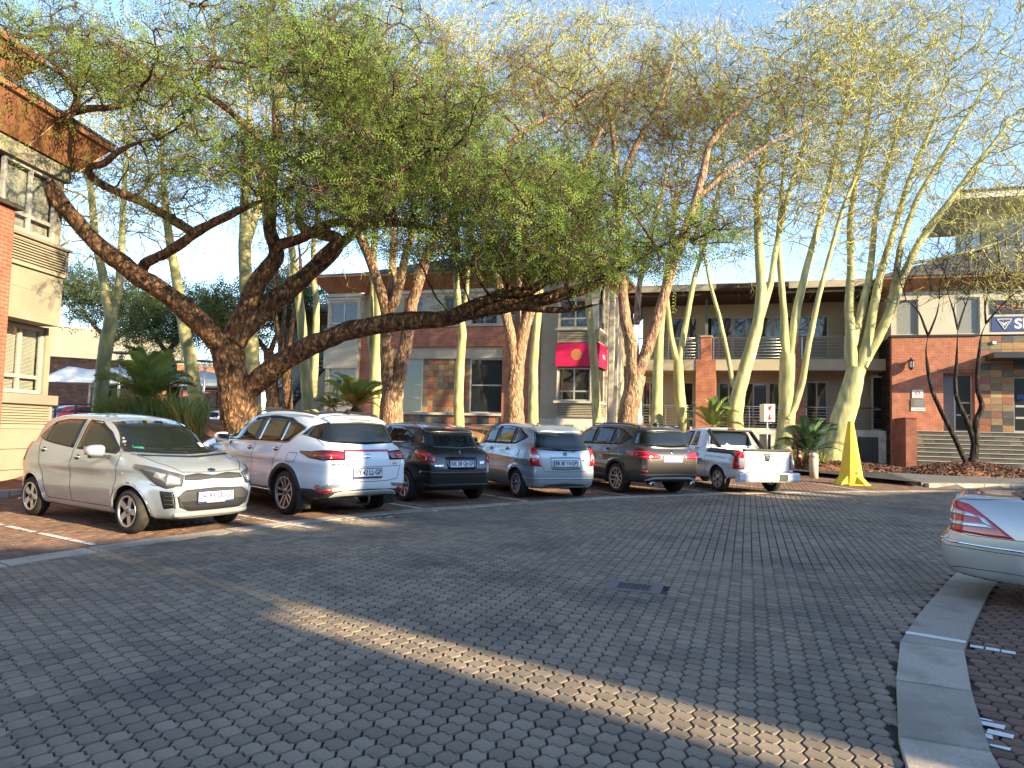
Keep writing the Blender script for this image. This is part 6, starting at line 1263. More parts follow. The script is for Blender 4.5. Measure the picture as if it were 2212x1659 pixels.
    c.wiper((-2.5, -.25, .965), (-2.5, .28, 1.03), 'rear', .03)
    c.seams([([(.95, L, 1.06), (.98, L, .7), (.86, L, .34)], 'left'), ([(-.24, L, 1.45), (-.24, L, .34)], 'left'), ([(-1.0, L, 1.10), (-.98, L, .8), (-.88, L, .55)], 'left'), ([(.86, L, .34), (-.88, L, .34)], 'left'),
        ([(-2.5, .60, .98), (-2.5, .57, .70), (-2.5, .50, .575), (-2.5, 0, .565), (-2.5, -.50, .575), (-2.5, -.57, .70), (-2.5, -.60, .98)], 'rear'), ([(-1.98, .57, .68), (-1.78, .82, .69), (-1.64, .84, .70)], 'near')])
    c.handle(-.12, .965, mat); c.handle(-.86, .985, mat); c.mirrors(.74, 1.09, mat); c.oval((-1.32, 1.3, .93), 'left', .08, .08, 'paint_silver_blue', name='fuel_flap', th=.004)
    c.arches(mat, .012); c.wheels(dict(n=9, sp=((0, 0),), w0=.012, w1=.02, hub=.3, rim=.68), .185)
jazz()
def x1():
    sp = dict(W=1.82, H=1.61, x0=-2.24, x1=2.24, fa=1.36, ra=-1.31, rw=.345, rarch=.395, xf=1.1, xr=-1.2, pf=.22, pr=.15, crease=.93, belt=1.06, wb=.84, th=.42, gx1=.2, gx0=-1.3, tum=.10, zw=.66,
        lower=[(2.0, .24), (2.2, .3), (2.26, .55), (2.24, .82), (2.12, .95), (1.7, 1.05), (1.2, 1.11), (-1.3, 1.13), (-1.9, 1.13), (-2.14, 1.07), (-2.24, .93), (-2.27, .71), (-2.25, .42), (-2.1, .27), (1, .22)],
        green=[(1.28, 1.0), (.82, 1.28), (.3, 1.56), (-.2, 1.62), (-.9, 1.63), (-1.5, 1.585), (-1.95, 1.505), (-2.02, 1.42), (-2.18, 1.1), (-2.05, .9), (1.1, .9)])
    mat = MATS['paint_brown_grey']; L = 1.4; bl = MATS['plastic_grey']
    c = Car('suv', 'dark brown-grey SUV with CVN ATTORNEYS lettering on its side', 'car', sp, mat, (3.23, 17.90), -26.5, CARGRP)
    for sg, md in ((1, 'left'), (-1, 'right')):
        y = L * sg
        c.patch('window_trim', [(.92, y, 1.08), (.52, y, 1.31), (.1, y, 1.475), (-.6, y, 1.515), (-1.25, y, 1.48), (-1.66, y, 1.30)], [(.92, y, 1.05), (.1, y, 1.075), (-.7, y, 1.09), (-1.35, y, 1.11), (-1.66, y, 1.25)], MATS['trim_black'], md, .003, 26, 8)
        c.patch('side_window', [(.74, y, 1.16), (.50, y, 1.30), (.1, y, 1.455), (-.2, y, 1.48)], [(.74, y, 1.085), (.2, y, 1.092), (-.2, y, 1.10)], MATS['car_glass'], md, .006, 14, 7)
        c.patch('side_window', [(-.30, y, 1.487), (-.6, y, 1.487), (-.98, y, 1.465)], [(-.30, y, 1.10), (-.6, y, 1.105), (-.98, y, 1.115)], MATS['car_glass'], md, .006, 12, 7)
        c.patch('side_window', [(-1.06, y, 1.46), (-1.3, y, 1.43), (-1.58, y, 1.30)], [(-1.06, y, 1.117), (-1.32, y, 1.13), (-1.58, y, 1.26)], MATS['car_glass'], md, .006, 10, 7)
    c.patch('windscreen', [(2.7, .56, 1.53), (2.7, 0, 1.56), (2.7, -.56, 1.53)], [(2.7, .72, 1.13), (2.7, 0, 1.10), (2.7, -.72, 1.13)], MATS['car_glass'], 'front', .004, 16, 8)
    c.patch('rear_window', [(-2.7, .62, 1.38), (-2.7, .55, 1.44), (-2.7, 0, 1.465), (-2.7, -.55, 1.44), (-2.7, -.62, 1.38)], [(-2.7, .72, 1.16), (-2.7, .6, 1.105), (-2.7, 0, 1.085), (-2.7, -.6, 1.105), (-2.7, -.72, 1.16)], MATS['car_glass'], 'rear', .005, 26, 9)
    c.patch('spoiler', [(-1.72, .58, 1.57), (-1.78, 0, 1.60), (-1.72, -.58, 1.57)], [(-2.02, .60, 1.475), (-2.10, 0, 1.50), (-2.02, -.60, 1.475)], mat, 'near', .025, 18, 5)
    c.patch('tail_light', [(-1.66, .93, 1.01), (-1.95, .88, 1.02), (-2.17, .70, 1.00), (-2.24, .52, .97), (-2.28, .34, .90)], [(-1.66, .93, .99), (-1.95, .90, .86), (-2.2, .76, .83), (-2.25, .55, .83), (-2.28, .34, .85)], MATS['lamp_red'], 'near', .012, 22, 6, True)
    c.patch('tail_light_lens', [(-2.02, .87, .945), (-2.18, .73, .935), (-2.25, .50, .905)], [(-2.02, .88, .915), (-2.2, .75, .905), (-2.26, .50, .885)], MATS['lamp_red_dark'], 'near', .018, 12, 3, True)
    c.oval((-2.7, 0, .99), 'rear', .045, .045, 'chrome', 'gloss_black')
    c.letters((-2.7, -.52, 1.01), 'rear', 'X1', .06, 'chrome', 1.2)
    c.plate((-2.7, 0, .83), 'rear', ('FL 20 LG', 'GP'), ' ', gap=.012)
    c.patch('bumper_cladding', [(-1.80, .935, .52), (-2.02, .88, .535), (-2.22, .70, .50), (-2.29, 0, .50), (-2.22, -.70, .50), (-2.02, -.88, .535), (-1.80, -.935, .52)], [(-1.80, .91, .24), (-2.02, .85, .25), (-2.18, .68, .25), (-2.23, 0, .25), (-2.18, -.68, .25), (-2.02, -.85, .25), (-1.80, -.91, .24)], bl, 'near', .008, 40, 6)
    c.patch('skid_plate', [(-2.2, .72, .335), (-2.29, .52, .395), (-2.29, 0, .40), (-2.29, -.52, .395), (-2.2, -.72, .335)], [(-2.2, .70, .30), (-2.26, .50, .345), (-2.26, 0, .35), (-2.26, -.50, .345), (-2.2, -.70, .30)], MATS['skid'], 'near', .022, 26, 4)
    c.patch('reflector', [(-2.06, .87, .575), (-2.22, .68, .575)], [(-2.06, .87, .545), (-2.22, .68, .545)], MATS['lamp_red'], 'near', .012, 10, 3, True)
    for sg in (1, -1):
        MB().tube([(-2.1, sg * .56, .285), (-2.285, sg * .56, .285)], .045, 14).build('exhaust', MATS['chrome'], c.o, smooth=True); MB().tube([(-2.2, sg * .56, .285), (-2.288, sg * .56, .285)], .036, 14).build('exhaust_bore', MATS['trim_black'], c.o)
    c.patch('sill', [(.95, L, .42), (-.9, L, .42)], [(.95, L, .26), (-.9, L, .26)], bl, 'left', .010, 14, 4); c.patch('sill', [(.95, -L, .42), (-.9, -L, .42)], [(.95, -L, .26), (-.9, -L, .26)], bl, 'right', .010, 14, 4)
    c.tube('roof_rail', [(.2, .585, 1.58), (-.4, .60, 1.63), (-1.1, .59, 1.63), (-1.75, .55, 1.56)], .016, MATS['gloss_black'], .04, 'near', 20, True)
    MB().prism([(-1.45, 1.58), (-1.66, 1.555), (-1.63, 1.63), (-1.60, 1.645)], -.015, .015, 'y').build('antenna_fin', MATS['gloss_black'], c.o, bevel=.005)
    c.letters((-.62, L, .80), 'left', 'CVN', .13, 'letter_white', 1.05); c.letters((-.62, L, .68), 'left', 'ATTORNEYS', .11, 'letter_white', 1.05); c.letters((-.62, L, .60), 'left', 'Commercial | Litigation', .035, 'letter_white', 1.1)
    mb = MB(); c.ribbon(mb, [(-.3, L, .565), (-.94, L, .565)], .008, 'left', 10, .004); mb.build('lettering', MATS['letter_white'], c.o)
    c.wiper((-2.7, .0, 1.12), (-2.7, -.45, 1.15), 'rear', .02)
    c.seams([([(.90, L, 1.05), (.94, L, .7), (.86, L, .42)], 'left'), ([(-.25, L, 1.48), (-.25, L, .42)], 'left'), ([(-1.02, L, 1.10), (-1.05, L, .9), (-.95, L, .72), (-.88, L, .5)], 'left'), ([(-2.7, .68, 1.10), (-2.7, .64, .85), (-2.7, .60, .62), (-2.7, 0, .59), (-2.7, -.60, .62), (-2.7, -.64, .85), (-2.7, -.68, 1.10)], 'rear')])
    c.handle(-.12, .985, mat); c.handle(-.92, 1.0, mat); c.mirrors(.70, 1.10, mat); c.arches(bl, .02, .045)
    c.wheels(dict(n=5, sp=((.06, .028), (-.06, -.028)), w0=.012, w1=.015, hub=.26, rim=.70, dish=.025), .225)
x1()
def np200():
    def bed(d, x, y, z):
        q = np.maximum.reduce([-2.17 - x, x + 1.02, np.abs(y) - .66, .62 - z]); return smx(d, -q, .02)
    sp = dict(W=1.74, H=1.56, x0=-2.25, x1=2.25, fa=1.44, ra=-1.465, rw=.31, rarch=.36, xf=1.1, xr=-1.9, pf=.22, pr=.05, er=2., crease=.78, belt=1.03, wb=.80, th=.40, gx1=.4, gx0=-.5, tum=.07, zw=.62, extra=(bed,),
        lower=[(2.05, .25), (2.22, .3), (2.29, .5), (2.26, .74), (2.07, .88), (1.6, 1.0), (1.2, 1.06), (.0, 1.07), (-1.0, 1.06), (-2.1, 1.05), (-2.24, 1.06), (-2.275, .98), (-2.275, .5), (-2.25, .42), (-2.1, .36), (-1, .28), (1, .22)],
        green=[(1.40, .98), (.95, 1.25), (.47, 1.50), (.1, 1.575), (-.3, 1.585), (-.64, 1.56), (-.76, 1.45), (-.90, 1.0), (-.8, .8), (1.2, .8)])
    mat = MATS['paint_white_bakkie']; L = 1.3; bl = MATS['plastic_grey']
    c = Car('pickup', 'white pickup with open load bed, black roll hoop and KH 21 VX plate', 'car', sp, mat, (5.92, 19.02), -19, CARGRP)
    for sg, md in ((1, 'left'), (-1, 'right')):
        y = L * sg
        c.patch('side_window', [(1.0, y, 1.10), (.62, y, 1.30), (.28, y, 1.44), (-.08, y, 1.47)], [(1.0, y, 1.07), (.4, y, 1.07), (-.08, y, 1.08)], MATS['car_glass'], md, .005, 16, 7)
        c.patch('side_window', [(-.16, y, 1.47), (-.34, y, 1.46)], [(-.16, y, 1.09), (-.44, y, 1.09)], MATS['car_glass'], md, .005, 8, 7)
        c.patch('tail_light', [(-2.10, y, 1.0), (-2.235, y, 1.0)], [(-2.10, y, .60), (-2.235, y, .60)], MATS['lamp_red'], md, .012, 6, 10)
        c.patch('tail_light', [(-2.7, sg * .80, 1.01), (-2.7, sg * .655, 1.01)], [(-2.7, sg * .81, .60), (-2.7, sg * .655, .60)], MATS['lamp_red'], 'rear', .012, 8, 10)
        c.patch('tail_light_lens', [(-2.7, sg * .785, .86), (-2.7, sg * .68, .86)], [(-2.7, sg * .79, .64), (-2.7, sg * .68, .64)], MATS['lamp_clear'], 'rear', .02, 6, 6)
        # roll hoop leg sloping into the bed side
        MB().prism([(-.66, 1.50), (-.80, 1.49), (-1.32, 1.07), (-1.14, 1.07)], sg * .60, sg * .67, 'y').build('roll_hoop', MATS['trim_black'], c.o, bevel=.02)
        c.patch('bed_rail', [(-.95, sg * .82, 1.2), (-2.2, sg * .82, 1.2)], [(-.95, sg * .69, 1.2), (-2.2, sg * .69, 1.2)], MATS['trim_black'], 'top', .012, 14, 4)
        c.patch('bumper_light', [(-2.7, sg * .79, .545), (-2.7, sg * .68, .545)], [(-2.7, sg * .79, .46), (-2.7, sg * .64, .46)], MATS['lamp_red_dark'], 'rear', .012, 6, 4)
    MB().box(-.81, -.70, -.64, .64, 1.47, 1.53).build('roll_hoop', MATS['trim_black'], c.o, bevel=.02)
    MB().box(-.83, -.79, -.11, .11, 1.515, 1.555).build('brake_light', MATS['lamp_red_dark'], c.o, bevel=.01)
    c.patch('rear_window', [(-1.6, .56, 1.42), (-1.6, .5, 1.475), (-1.6, 0, 1.49), (-1.6, -.5, 1.475), (-1.6, -.56, 1.42)], [(-1.6, .64, 1.15), (-1.6, .6, 1.10), (-1.6, 0, 1.09), (-1.6, -.6, 1.10), (-1.6, -.64, 1.15)], MATS['car_glass'], 'rear', .006, 20, 8)
    c.patch('window_trim', [(-1.6, .60, 1.44), (-1.6, .53, 1.50), (-1.6, 0, 1.515), (-1.6, -.53, 1.50), (-1.6, -.60, 1.44)], [(-1.6, .68, 1.13), (-1.6, .63, 1.075), (-1.6, 0, 1.065), (-1.6, -.63, 1.075), (-1.6, -.68, 1.13)], mat, 'rear', .003, 20, 8)
    c.patch('windscreen', [(2.7, .54, 1.48), (2.7, 0, 1.51), (2.7, -.54, 1.48)], [(2.7, .70, 1.1), (2.7, 0, 1.07), (2.7, -.70, 1.1)], MATS['car_glass'], 'front', .004, 16, 8)
    MB().box(-2.285, -2.18, -.655, .655, 1.035, 1.085).build('tailgate_cap', MATS['trim_black'], c.o, bevel=.012)
    c.patch('tailgate_handle', [(-2.7, .10, .98), (-2.7, -.10, .98)], [(-2.7, .055, .80), (-2.7, -.055, .80)], MATS['trim_black'], 'rear', .006, 8, 6)
    c.oval((-2.7, 0, .86), 'rear', .04, .04, 'chrome', 'trim_black', gap=.008)
    # step bumper with the plate
    mb = MB(); mb.prism([(-2.22, .53), (-2.38, .53), (-2.40, .50), (-2.40, .36), (-2.36, .30), (-2.2, .30)], -.86, .86, 'y'); mb.build('bumper', mat, c.o, bevel=.03)
    MB().box(-2.39, -2.2, -.64, .64, .527, .536).build('bumper_step', bl, c.o); MB().box(-2.412, -2.402, -.50, -.27, .34, .50).build('bumper_insert', bl, c.o)
    N = Vector((-1, 0, 0)); M = Matrix.Translation((-2.408, .03, .42)) @ Matrix((Vector((0, -1, 0)), Vector((0, 0, 1)), N)).transposed().to_4x4()
    o = MB().box(-.27, .27, -.065, .065, -.004, .0, M).build('number_plate', MATS['plate_blue'], c.o); MB().box(-.26, .26, -.0575, .0575, 0, .003, M).build('plate_face', MATS['plate_white'], o)
    text_obj('plate_text', 'KH 21 VX', .1, MATS['plate_blue'], o, M @ Matrix.Translation((-.07, 0, .004)), .0006, sx=.8); text_obj('plate_text', 'GP', .1, MATS['plate_blue'], o, M @ Matrix.Translation((.195, 0, .004)), .0006, sx=.8)
    c.tube('tow_hook', [(-2.3, .0, .27), (-2.46, .0, .27), (-2.48, .0, .33)], .022, MATS['alloy_dark'], 0, None, 10)
    for z, tx, sz in ((.86, 'CVN', .13), (.74, 'ATTORNEYS', .11), (.66, 'Commercial Litigation', .035)): c.letters((-.50, L, z), 'left', tx, sz, 'letter_grey', 1.05)
    mb = MB(); c.ribbon(mb, [(-.2, L, .70), (-.84, L, .70)], .008, 'left', 10, .004); c.ribbon(mb, [(-.2, L, .62), (-.84, L, .62)], .008, 'left', 10, .004); mb.build('lettering', MATS['letter_grey'], c.o)
    mb = MB()
    for (a, b) in (((-.40, 1.04), (-.60, 1.04)), ((-.42, 1.02), (-.58, 1.02)), ((-.44, 1.02), (-.44, .92)), ((-.50, 1.02), (-.50, .90)), ((-.56, 1.02), (-.56, .92))): c.ribbon(mb, [(a[0], L, a[1]), (b[0], L, b[1])], .012, 'left', 6, .004)
    mb.build('logo', MATS['plate_blue'], c.o)
    c.seams([([(1.0, L, 1.06), (1.04, L, .7), (.98, L, .34)], 'left'), ([(-.12, L, 1.46), (-.12, L, .34)], 'left'), ([(-.92, L, 1.06), (-.92, L, .34)], 'left'), ([(-2.7, .64, 1.03), (-2.7, .64, .56), (-2.7, -.64, .56), (-2.7, -.64, 1.03)], 'rear'), ([(-1.9, L, .62), (-2.2, L, .60)], 'left')])
    c.handle(.02, .93, bl); c.mirrors(.80, 1.10, bl); c.arches(mat, .014)
    c.wheels(dict(n=6, sp=((0, 0),), w0=.045, w1=.04, hub=.42, rim=.66, dish=.005), .185, 'alloy')
np200()
def merc():
    sp = dict(W=1.735, H=1.43, x0=-2.28, x1=2.28, fa=1.475, ra=-1.24, rw=.315, rarch=.35, xf=1.3, xr=-1.35, pf=.22, pr=.20, er=2.2, belt=.97, wb=.76, th=.5, gx1=.2, gx0=-1.0, tum=.12, zw=.60, k=.06, kj=.03,
        lower=[(2.05, .2), (2.24, .28), (2.3, .5), (2.22, .74), (1.9, .86), (1.3, .96), (.9, .99), (-1.0, 1.01), (-1.6, 1.025), (-2.05, 1.03), (-2.20, 1.015), (-2.25, .93), (-2.25, .64), (-2.33, .60), (-2.35, .50), (-2.32, .33), (-2.18, .22), (-1, .2), (1, .2)],
        green=[(1.2, .9), (.7, 1.19), (.25, 1.40), (-.2, 1.45), (-.7, 1.44), (-1.15, 1.33), (-1.78, 1.0), (-1.7, .85), (1.1, .8)])
    mat = MATS['paint_champagne']; L = 1.3
    RC = at(2058, 1190, 7.5); h = Vector((math.sin(R(124)), math.cos(R(124)), 0)); rt = Vector((h.y, -h.x, 0))
    ax = RC + h * .98 - rt * .62
    c = Car('sedan', 'silver sedan cut off by the right edge, red and clear tail light showing', 'car', sp, mat, (ax.x, ax.y), 124, CARGRP, h=.034)
    for sg, md in ((1, 'left'), (-1, 'right')):
        y = L * sg
        c.patch('side_window', [(.85, y, 1.03), (.45, y, 1.22), (.1, y, 1.33), (-.25, y, 1.35)], [(.85, y, 1.0), (.2, y, 1.0), (-.25, y, 1.005)], MATS['car_glass'], md, .005, 16, 7)
        c.patch('side_window', [(-.33, y, 1.35), (-.7, y, 1.325), (-1.05, y, 1.20), (-1.3, y, 1.06)], [(-.33, y, 1.005), (-.7, y, 1.01), (-1.1, y, 1.02), (-1.3, y, 1.04)], MATS['car_glass'], md, .005, 16, 7)
    c.patch('rear_window', [(-.95, .50, 2), (-.95, -.50, 2)], [(-1.62, .62, 2), (-1.68, 0, 2), (-1.62, -.62, 2)], MATS['car_glass'], 'top', .004, 18, 9)
    c.patch('windscreen', [(2.7, .52, 1.36), (2.7, 0, 1.39), (2.7, -.52, 1.36)], [(2.7, .66, 1.03), (2.7, 0, 1.0), (2.7, -.66, 1.03)], MATS['car_glass'], 'front', .004, 16, 8)
    # triangular tail lights: red top and bottom, clear hook in the middle
    c.patch('tail_light', [(-2.12, .76, .985), (-2.19, .68, .985), (-2.24, .50, .975)], [(-1.72, .865, .66), (-1.98, .86, .665), (-2.22, .70, .675), (-2.27, .44, .685)], MATS['lamp_red'], 'near', .008, 18, 14, True)
    c.patch('tail_light_lens', [(-2.08, .80, .885), (-2.17, .735, .89), (-2.24, .60, .89), (-2.26, .47, .89)], [(-2.02, .835, .845), (-2.14, .78, .85), (-2.24, .64, .835), (-2.26, .47, .835)], MATS['lamp_clear'], 'near', .014, 14, 4, True)
    c.patch('tail_light_lens', [(-1.95, .85, .795), (-2.12, .79, .785), (-2.24, .66, .78), (-2.26, .47, .78)], [(-1.88, .86, .745), (-2.12, .80, .745), (-2.24, .67, .735), (-2.26, .47, .735)], MATS['lamp_clear'], 'near', .014, 14, 4, True)
    c.patch('tail_light_lens', [(-2.06, .82, .88), (-1.99, .84, .80)], [(-1.98, .84, .85), (-1.89, .86, .75)], MATS['lamp_clear'], 'near', .0145, 5, 5, True)
    c.tube('bumper_strip', [(-1.5, .90, .555), (-1.9, .89, .56), (-2.2, .78, .57), (-2.33, .5, .575), (-2.36, 0, .575), (-2.33, -.5, .575), (-2.2, -.78, .57), (-1.9, -.89, .56), (-1.5, -.90, .555)], .013, MATS['chrome'], .006, 'near', 50)
    c.seams([([(-2.24, .46, .68), (-2.1, .8, .655), (-1.55, .87, .652), (-1.35, .87, .60)], 'near'), ([(-1.45, .9, .515), (-1.9, .89, .515), (-2.2, .78, .525), (-2.35, .4, .53), (-2.36, 0, .53)], 'near'), ([(-1.5, .9, .32), (-1.9, .88, .315), (-2.2, .75, .315), (-2.33, .4, .315), (-2.34, 0, .315)], 'near'), ([(-1.65, .66, 1.02), (-2.0, .70, 1.02), (-2.22, .60, .99)], 'near'), ([(-.29, L, 1.33), (-.29, L, .32)], 'left'), ([(-1.25, L, 1.02), (-1.05, L, .72), (-.9, L, .45)], 'left'), ([(.9, L, .98), (.9, L, .32)], 'left')], w=.006)
    c.plate((-2.7, 0, .80), 'rear', (' ', ' ')); c.oval((-2.7, 0, .95), 'rear', .04, .04, 'chrome', 'alloy_dark')
    c.patch('window_trim', [(-1.60, .64, 2), (-1.70, 0, 2), (-1.60, -.64, 2)], [(-1.66, .66, 2), (-1.76, 0, 2), (-1.66, -.66, 2)], MATS['trim_black'], 'top', .006, 18, 3)
    c.handle(-.16, .86, mat); c.handle(-1.05, .88, mat); c.mirrors(.66, 1.02, mat); c.arches(mat, .012)
    c.wheels(dict(n=7, sp=((0, 0),), w0=.02, w1=.028, hub=.32, rim=.66), .2)
merc()
far_cars()
# ================================================================ trees
def bark_mat(name, c, dark, light, scale=9., stretch=(1, 1, .35), bump=1., rough=.9):
    m = bpy.data.materials.new(name); m.use_nodes = True; MATS[name] = m; n = m.node_tree.nodes; l = m.node_tree.links; b = n['Principled BSDF']; b.inputs['Roughness'].default_value = rough; b.inputs['Specular IOR Level'].default_value = .2
    tc = n.new('ShaderNodeTexCoord'); mp = n.new('ShaderNodeMapping'); mp.inputs['Scale'].default_value = stretch; l.new(tc.outputs['Object'], mp.inputs[0])
    nz = n.new('ShaderNodeTexNoise'); nz.inputs['Scale'].default_value = scale * .5; nz.inputs['Detail'].default_value = 7; l.new(mp.outputs[0], nz.inputs['Vector'])
    vo = n.new('ShaderNodeTexVoronoi'); vo.inputs['Scale'].default_value = scale; ad = n.new('ShaderNodeVectorMath'); ad.operation = 'ADD'; sc = n.new('ShaderNodeVectorMath'); sc.operation = 'SCALE'; sc.inputs['Scale'].default_value = .35
    l.new(nz.outputs['Color'], sc.inputs[0]); l.new(mp.outputs[0], ad.inputs[0]); l.new(sc.outputs[0], ad.inputs[1]); l.new(ad.outputs[0], vo.inputs['Vector'])
    rp = n.new('ShaderNodeValToRGB'); e = rp.color_ramp.elements; e[0].position = .05; e[0].color = (*light, 1); e[1].position = .75; e[1].color = (*dark, 1); q = e.new(.38); q.color = (*c, 1); l.new(vo.outputs['Distance'], rp.inputs[0])
    mx = n.new('ShaderNodeMix'); mx.data_type = 'RGBA'; mx.inputs[7].default_value = (*[v * .55 for v in c], 1); r2 = n.new('ShaderNodeValToRGB'); r2.color_ramp.elements[0].position = .45; r2.color_ramp.elements[1].position = .7; l.new(nz.outputs['Fac'], r2.inputs[0]); l.new(r2.outputs[0], mx.inputs[0]); l.new(rp.outputs[0], mx.inputs[6]); l.new(mx.outputs[2], b.inputs['Base Color'])
    bp = n.new('ShaderNodeBump'); bp.inputs['Strength'].default_value = bump; bp.inputs['Distance'].default_value = .04; iv = n.new('ShaderNodeMath'); iv.operation = 'SUBTRACT'; iv.inputs[0].default_value = 1; l.new(vo.outputs['Distance'], iv.inputs[1]); l.new(iv.outputs[0], bp.inputs['Height']); l.new(bp.outputs[0], b.inputs['Normal']); return m
bark_mat('bark_acacia', (.20, .11, .058), (.04, .026, .018), (.46, .29, .16), 12., (1, 1, .5), 1.); bark_mat('bark_flaky', (.42, .265, .165), (.15, .09, .06), (.58, .41, .27), 13.); bark_mat('bark_fever', (.48, .44, .21), (.27, .28, .15), (.60, .55, .30), 4.5, (1, 1, .3), .3, .75); bark_mat('bark_black', (.035, .028, .025), (.012, .010, .010), (.09, .075, .065), 10.)
bark_mat('bark_twig', (.10, .062, .04), (.05, .032, .022), (.15, .095, .06), 8.); bark_mat('bark_twig_fever', (.46, .43, .16), (.32, .30, .11), (.52, .48, .20), 8.); bark_mat('bark_twig_red', (.14, .062, .038), (.07, .035, .024), (.20, .10, .06), 8.)
def leaf_mat(name, c, trans=.35, var=.3):
    m = mk(name, c, .65, var=var, scale=1.6, rnd=.3, spec=.25); n = m.node_tree.nodes; l = m.node_tree.links; b = n['Principled BSDF']; t = n.new('ShaderNodeBsdfTranslucent'); s = n.new('ShaderNodeMixShader'); s.inputs[0].default_value = trans
    src = b.inputs['Base Color'].links[0].from_socket; l.new(src, t.inputs[0]); l.new(b.outputs[0], s.inputs[1]); l.new(t.outputs[0], s.inputs[2]); l.new(s.outputs[0], n['Material Output'].inputs[0]); return m
leaf_mat('leaf_acacia', (.16, .225, .046)); leaf_mat('leaf_far', (.06, .085, .025)); leaf_mat('leaf_fever', (.33, .35, .09)); leaf_mat('leaf_flaky', (.20, .24, .065)); leaf_mat('leaf_strap', (.28, .33, .10), .25); leaf_mat('leaf_cycad', (.25, .32, .09), .2); leaf_mat('leaf_cycad_dark', (.07, .12, .055), .2)

def orient(D):
    """rotation matrices (n,3,3) taking +x to each direction, with random roll"""
    D = D / (np.linalg.norm(D, axis=1, keepdims=True) + 1e-9); r = RNG.normal(size=D.shape); u = r - (r * D).sum(1, keepdims=True) * D; u /= np.linalg.norm(u, axis=1, keepdims=True) + 1e-9
    return np.stack([D, u, np.cross(D, u)], -1)
def place(T, P, D, s):
    """copies of a template (V, F) at P, pointing along D, scaled s -> V, F, rnd"""
    V, F = T; n = len(P); Rm = orient(D); W = np.einsum('nij,vj->nvi', Rm, V) * s[:, None, None] + P[:, None]
    return W.reshape(-1, 3), (F[None] + (np.arange(n) * len(V))[:, None, None]).reshape(-1, F.shape[1]), np.repeat(RNG.random(n), len(V))
def leaf_template(L=.30, pairs=6, leaf=.075, w=.011, droop=.3, seed=1):
    """feathery compound leaf: slender leaflet blades in pairs along a stalk"""
    g = np.random.default_rng(seed); V, F = [], []
    for k in range(pairs):
        x = L * (k + .6) / pairs
        for sg in (1, -1):
            a = sg * (1.0 + g.normal(0, .15)); d = np.array([math.cos(a), math.sin(a), -droop + g.normal(0, .2)]); d /= np.linalg.norm(d); q = np.cross(d, [0, 0, 1]); q = q / np.linalg.norm(q) * w
            b = np.array([x, 0, -droop * x * .5]); l = leaf * (.7 + .5 * g.random()); o = len(V); V += [b, b + d * l * .45 + q, b + d * l, b + d * l * .45 - q]; F.append((o, o + 1, o + 2, o + 3))
    return np.array(V), np.array(F)
def twig_template(L=.55, n=7, seed=1, r=.006, zig=.03):
    """zigzag twig with side twiglets, three-sided"""
    g = np.random.default_rng(seed); V, F = [], []
    def seg(a, b, ra, rb):
        d = b - a; u = np.cross(d, g.normal(size=3)); u /= np.linalg.norm(u) + 1e-9; o = len(V); V.extend([a + u * ra, b + u * rb, b - u * rb, a - u * ra]); F.append((o, o + 1, o + 2, o + 3))
    p = np.zeros(3)
    for k in range(n):
        q = np.array([L * (k + 1) / n, g.normal(0, zig), g.normal(0, zig)]); seg(p, q, r * (1 - .7 * k / n), r * (1 - .7 * (k + 1) / n))
        a = g.uniform(-1, 1, 3); d = np.array([.6, a[1], a[2]]); d /= np.linalg.norm(d); seg(q, q + d * L * g.uniform(.15, .4), r * .5, r * .2); p = q
    return np.array(V), np.array(F)
LT = [leaf_template(seed=k, L=.26 + .06 * k, pairs=7, leaf=.062, w=.0095) for k in range(3)]; LTF = [leaf_template(.16, 3, .055, .011, .1, k) for k in range(2)]; TT = [twig_template(seed=k) for k in range(4)]; TTF = [twig_template(1.25, 8, 20 + k, .011, .035) for k in range(4)]
def segs(P, Q, rp, rq, n):
    """frusta between point arrays"""
    D = Q - P; D /= np.linalg.norm(D, axis=1, keepdims=True) + 1e-9; ref = np.where(np.abs(D[:, 2:]) > .9, np.array([[1., 0, 0]]), np.array([[0., 0, 1.]])); U = np.cross(D, ref); U /= np.linalg.norm(U, axis=1, keepdims=True) + 1e-9; W = np.cross(D, U)
    a = 2 * math.pi * np.arange(n) / n; ring = U[:, None] * np.cos(a)[None, :, None] + W[:, None] * np.sin(a)[None, :, None]
    V = np.concatenate([P[:, None] + ring * rp[:, None, None], Q[:, None] + ring * rq[:, None, None]], 1); m = len(P); k = np.arange(n); F = np.stack([k, (k + 1) % n, n + (k + 1) % n, n + k], -1)[None] + (np.arange(m) * 2 * n)[:, None, None]
    return V.reshape(-1, 3), F.reshape(-1, 4)
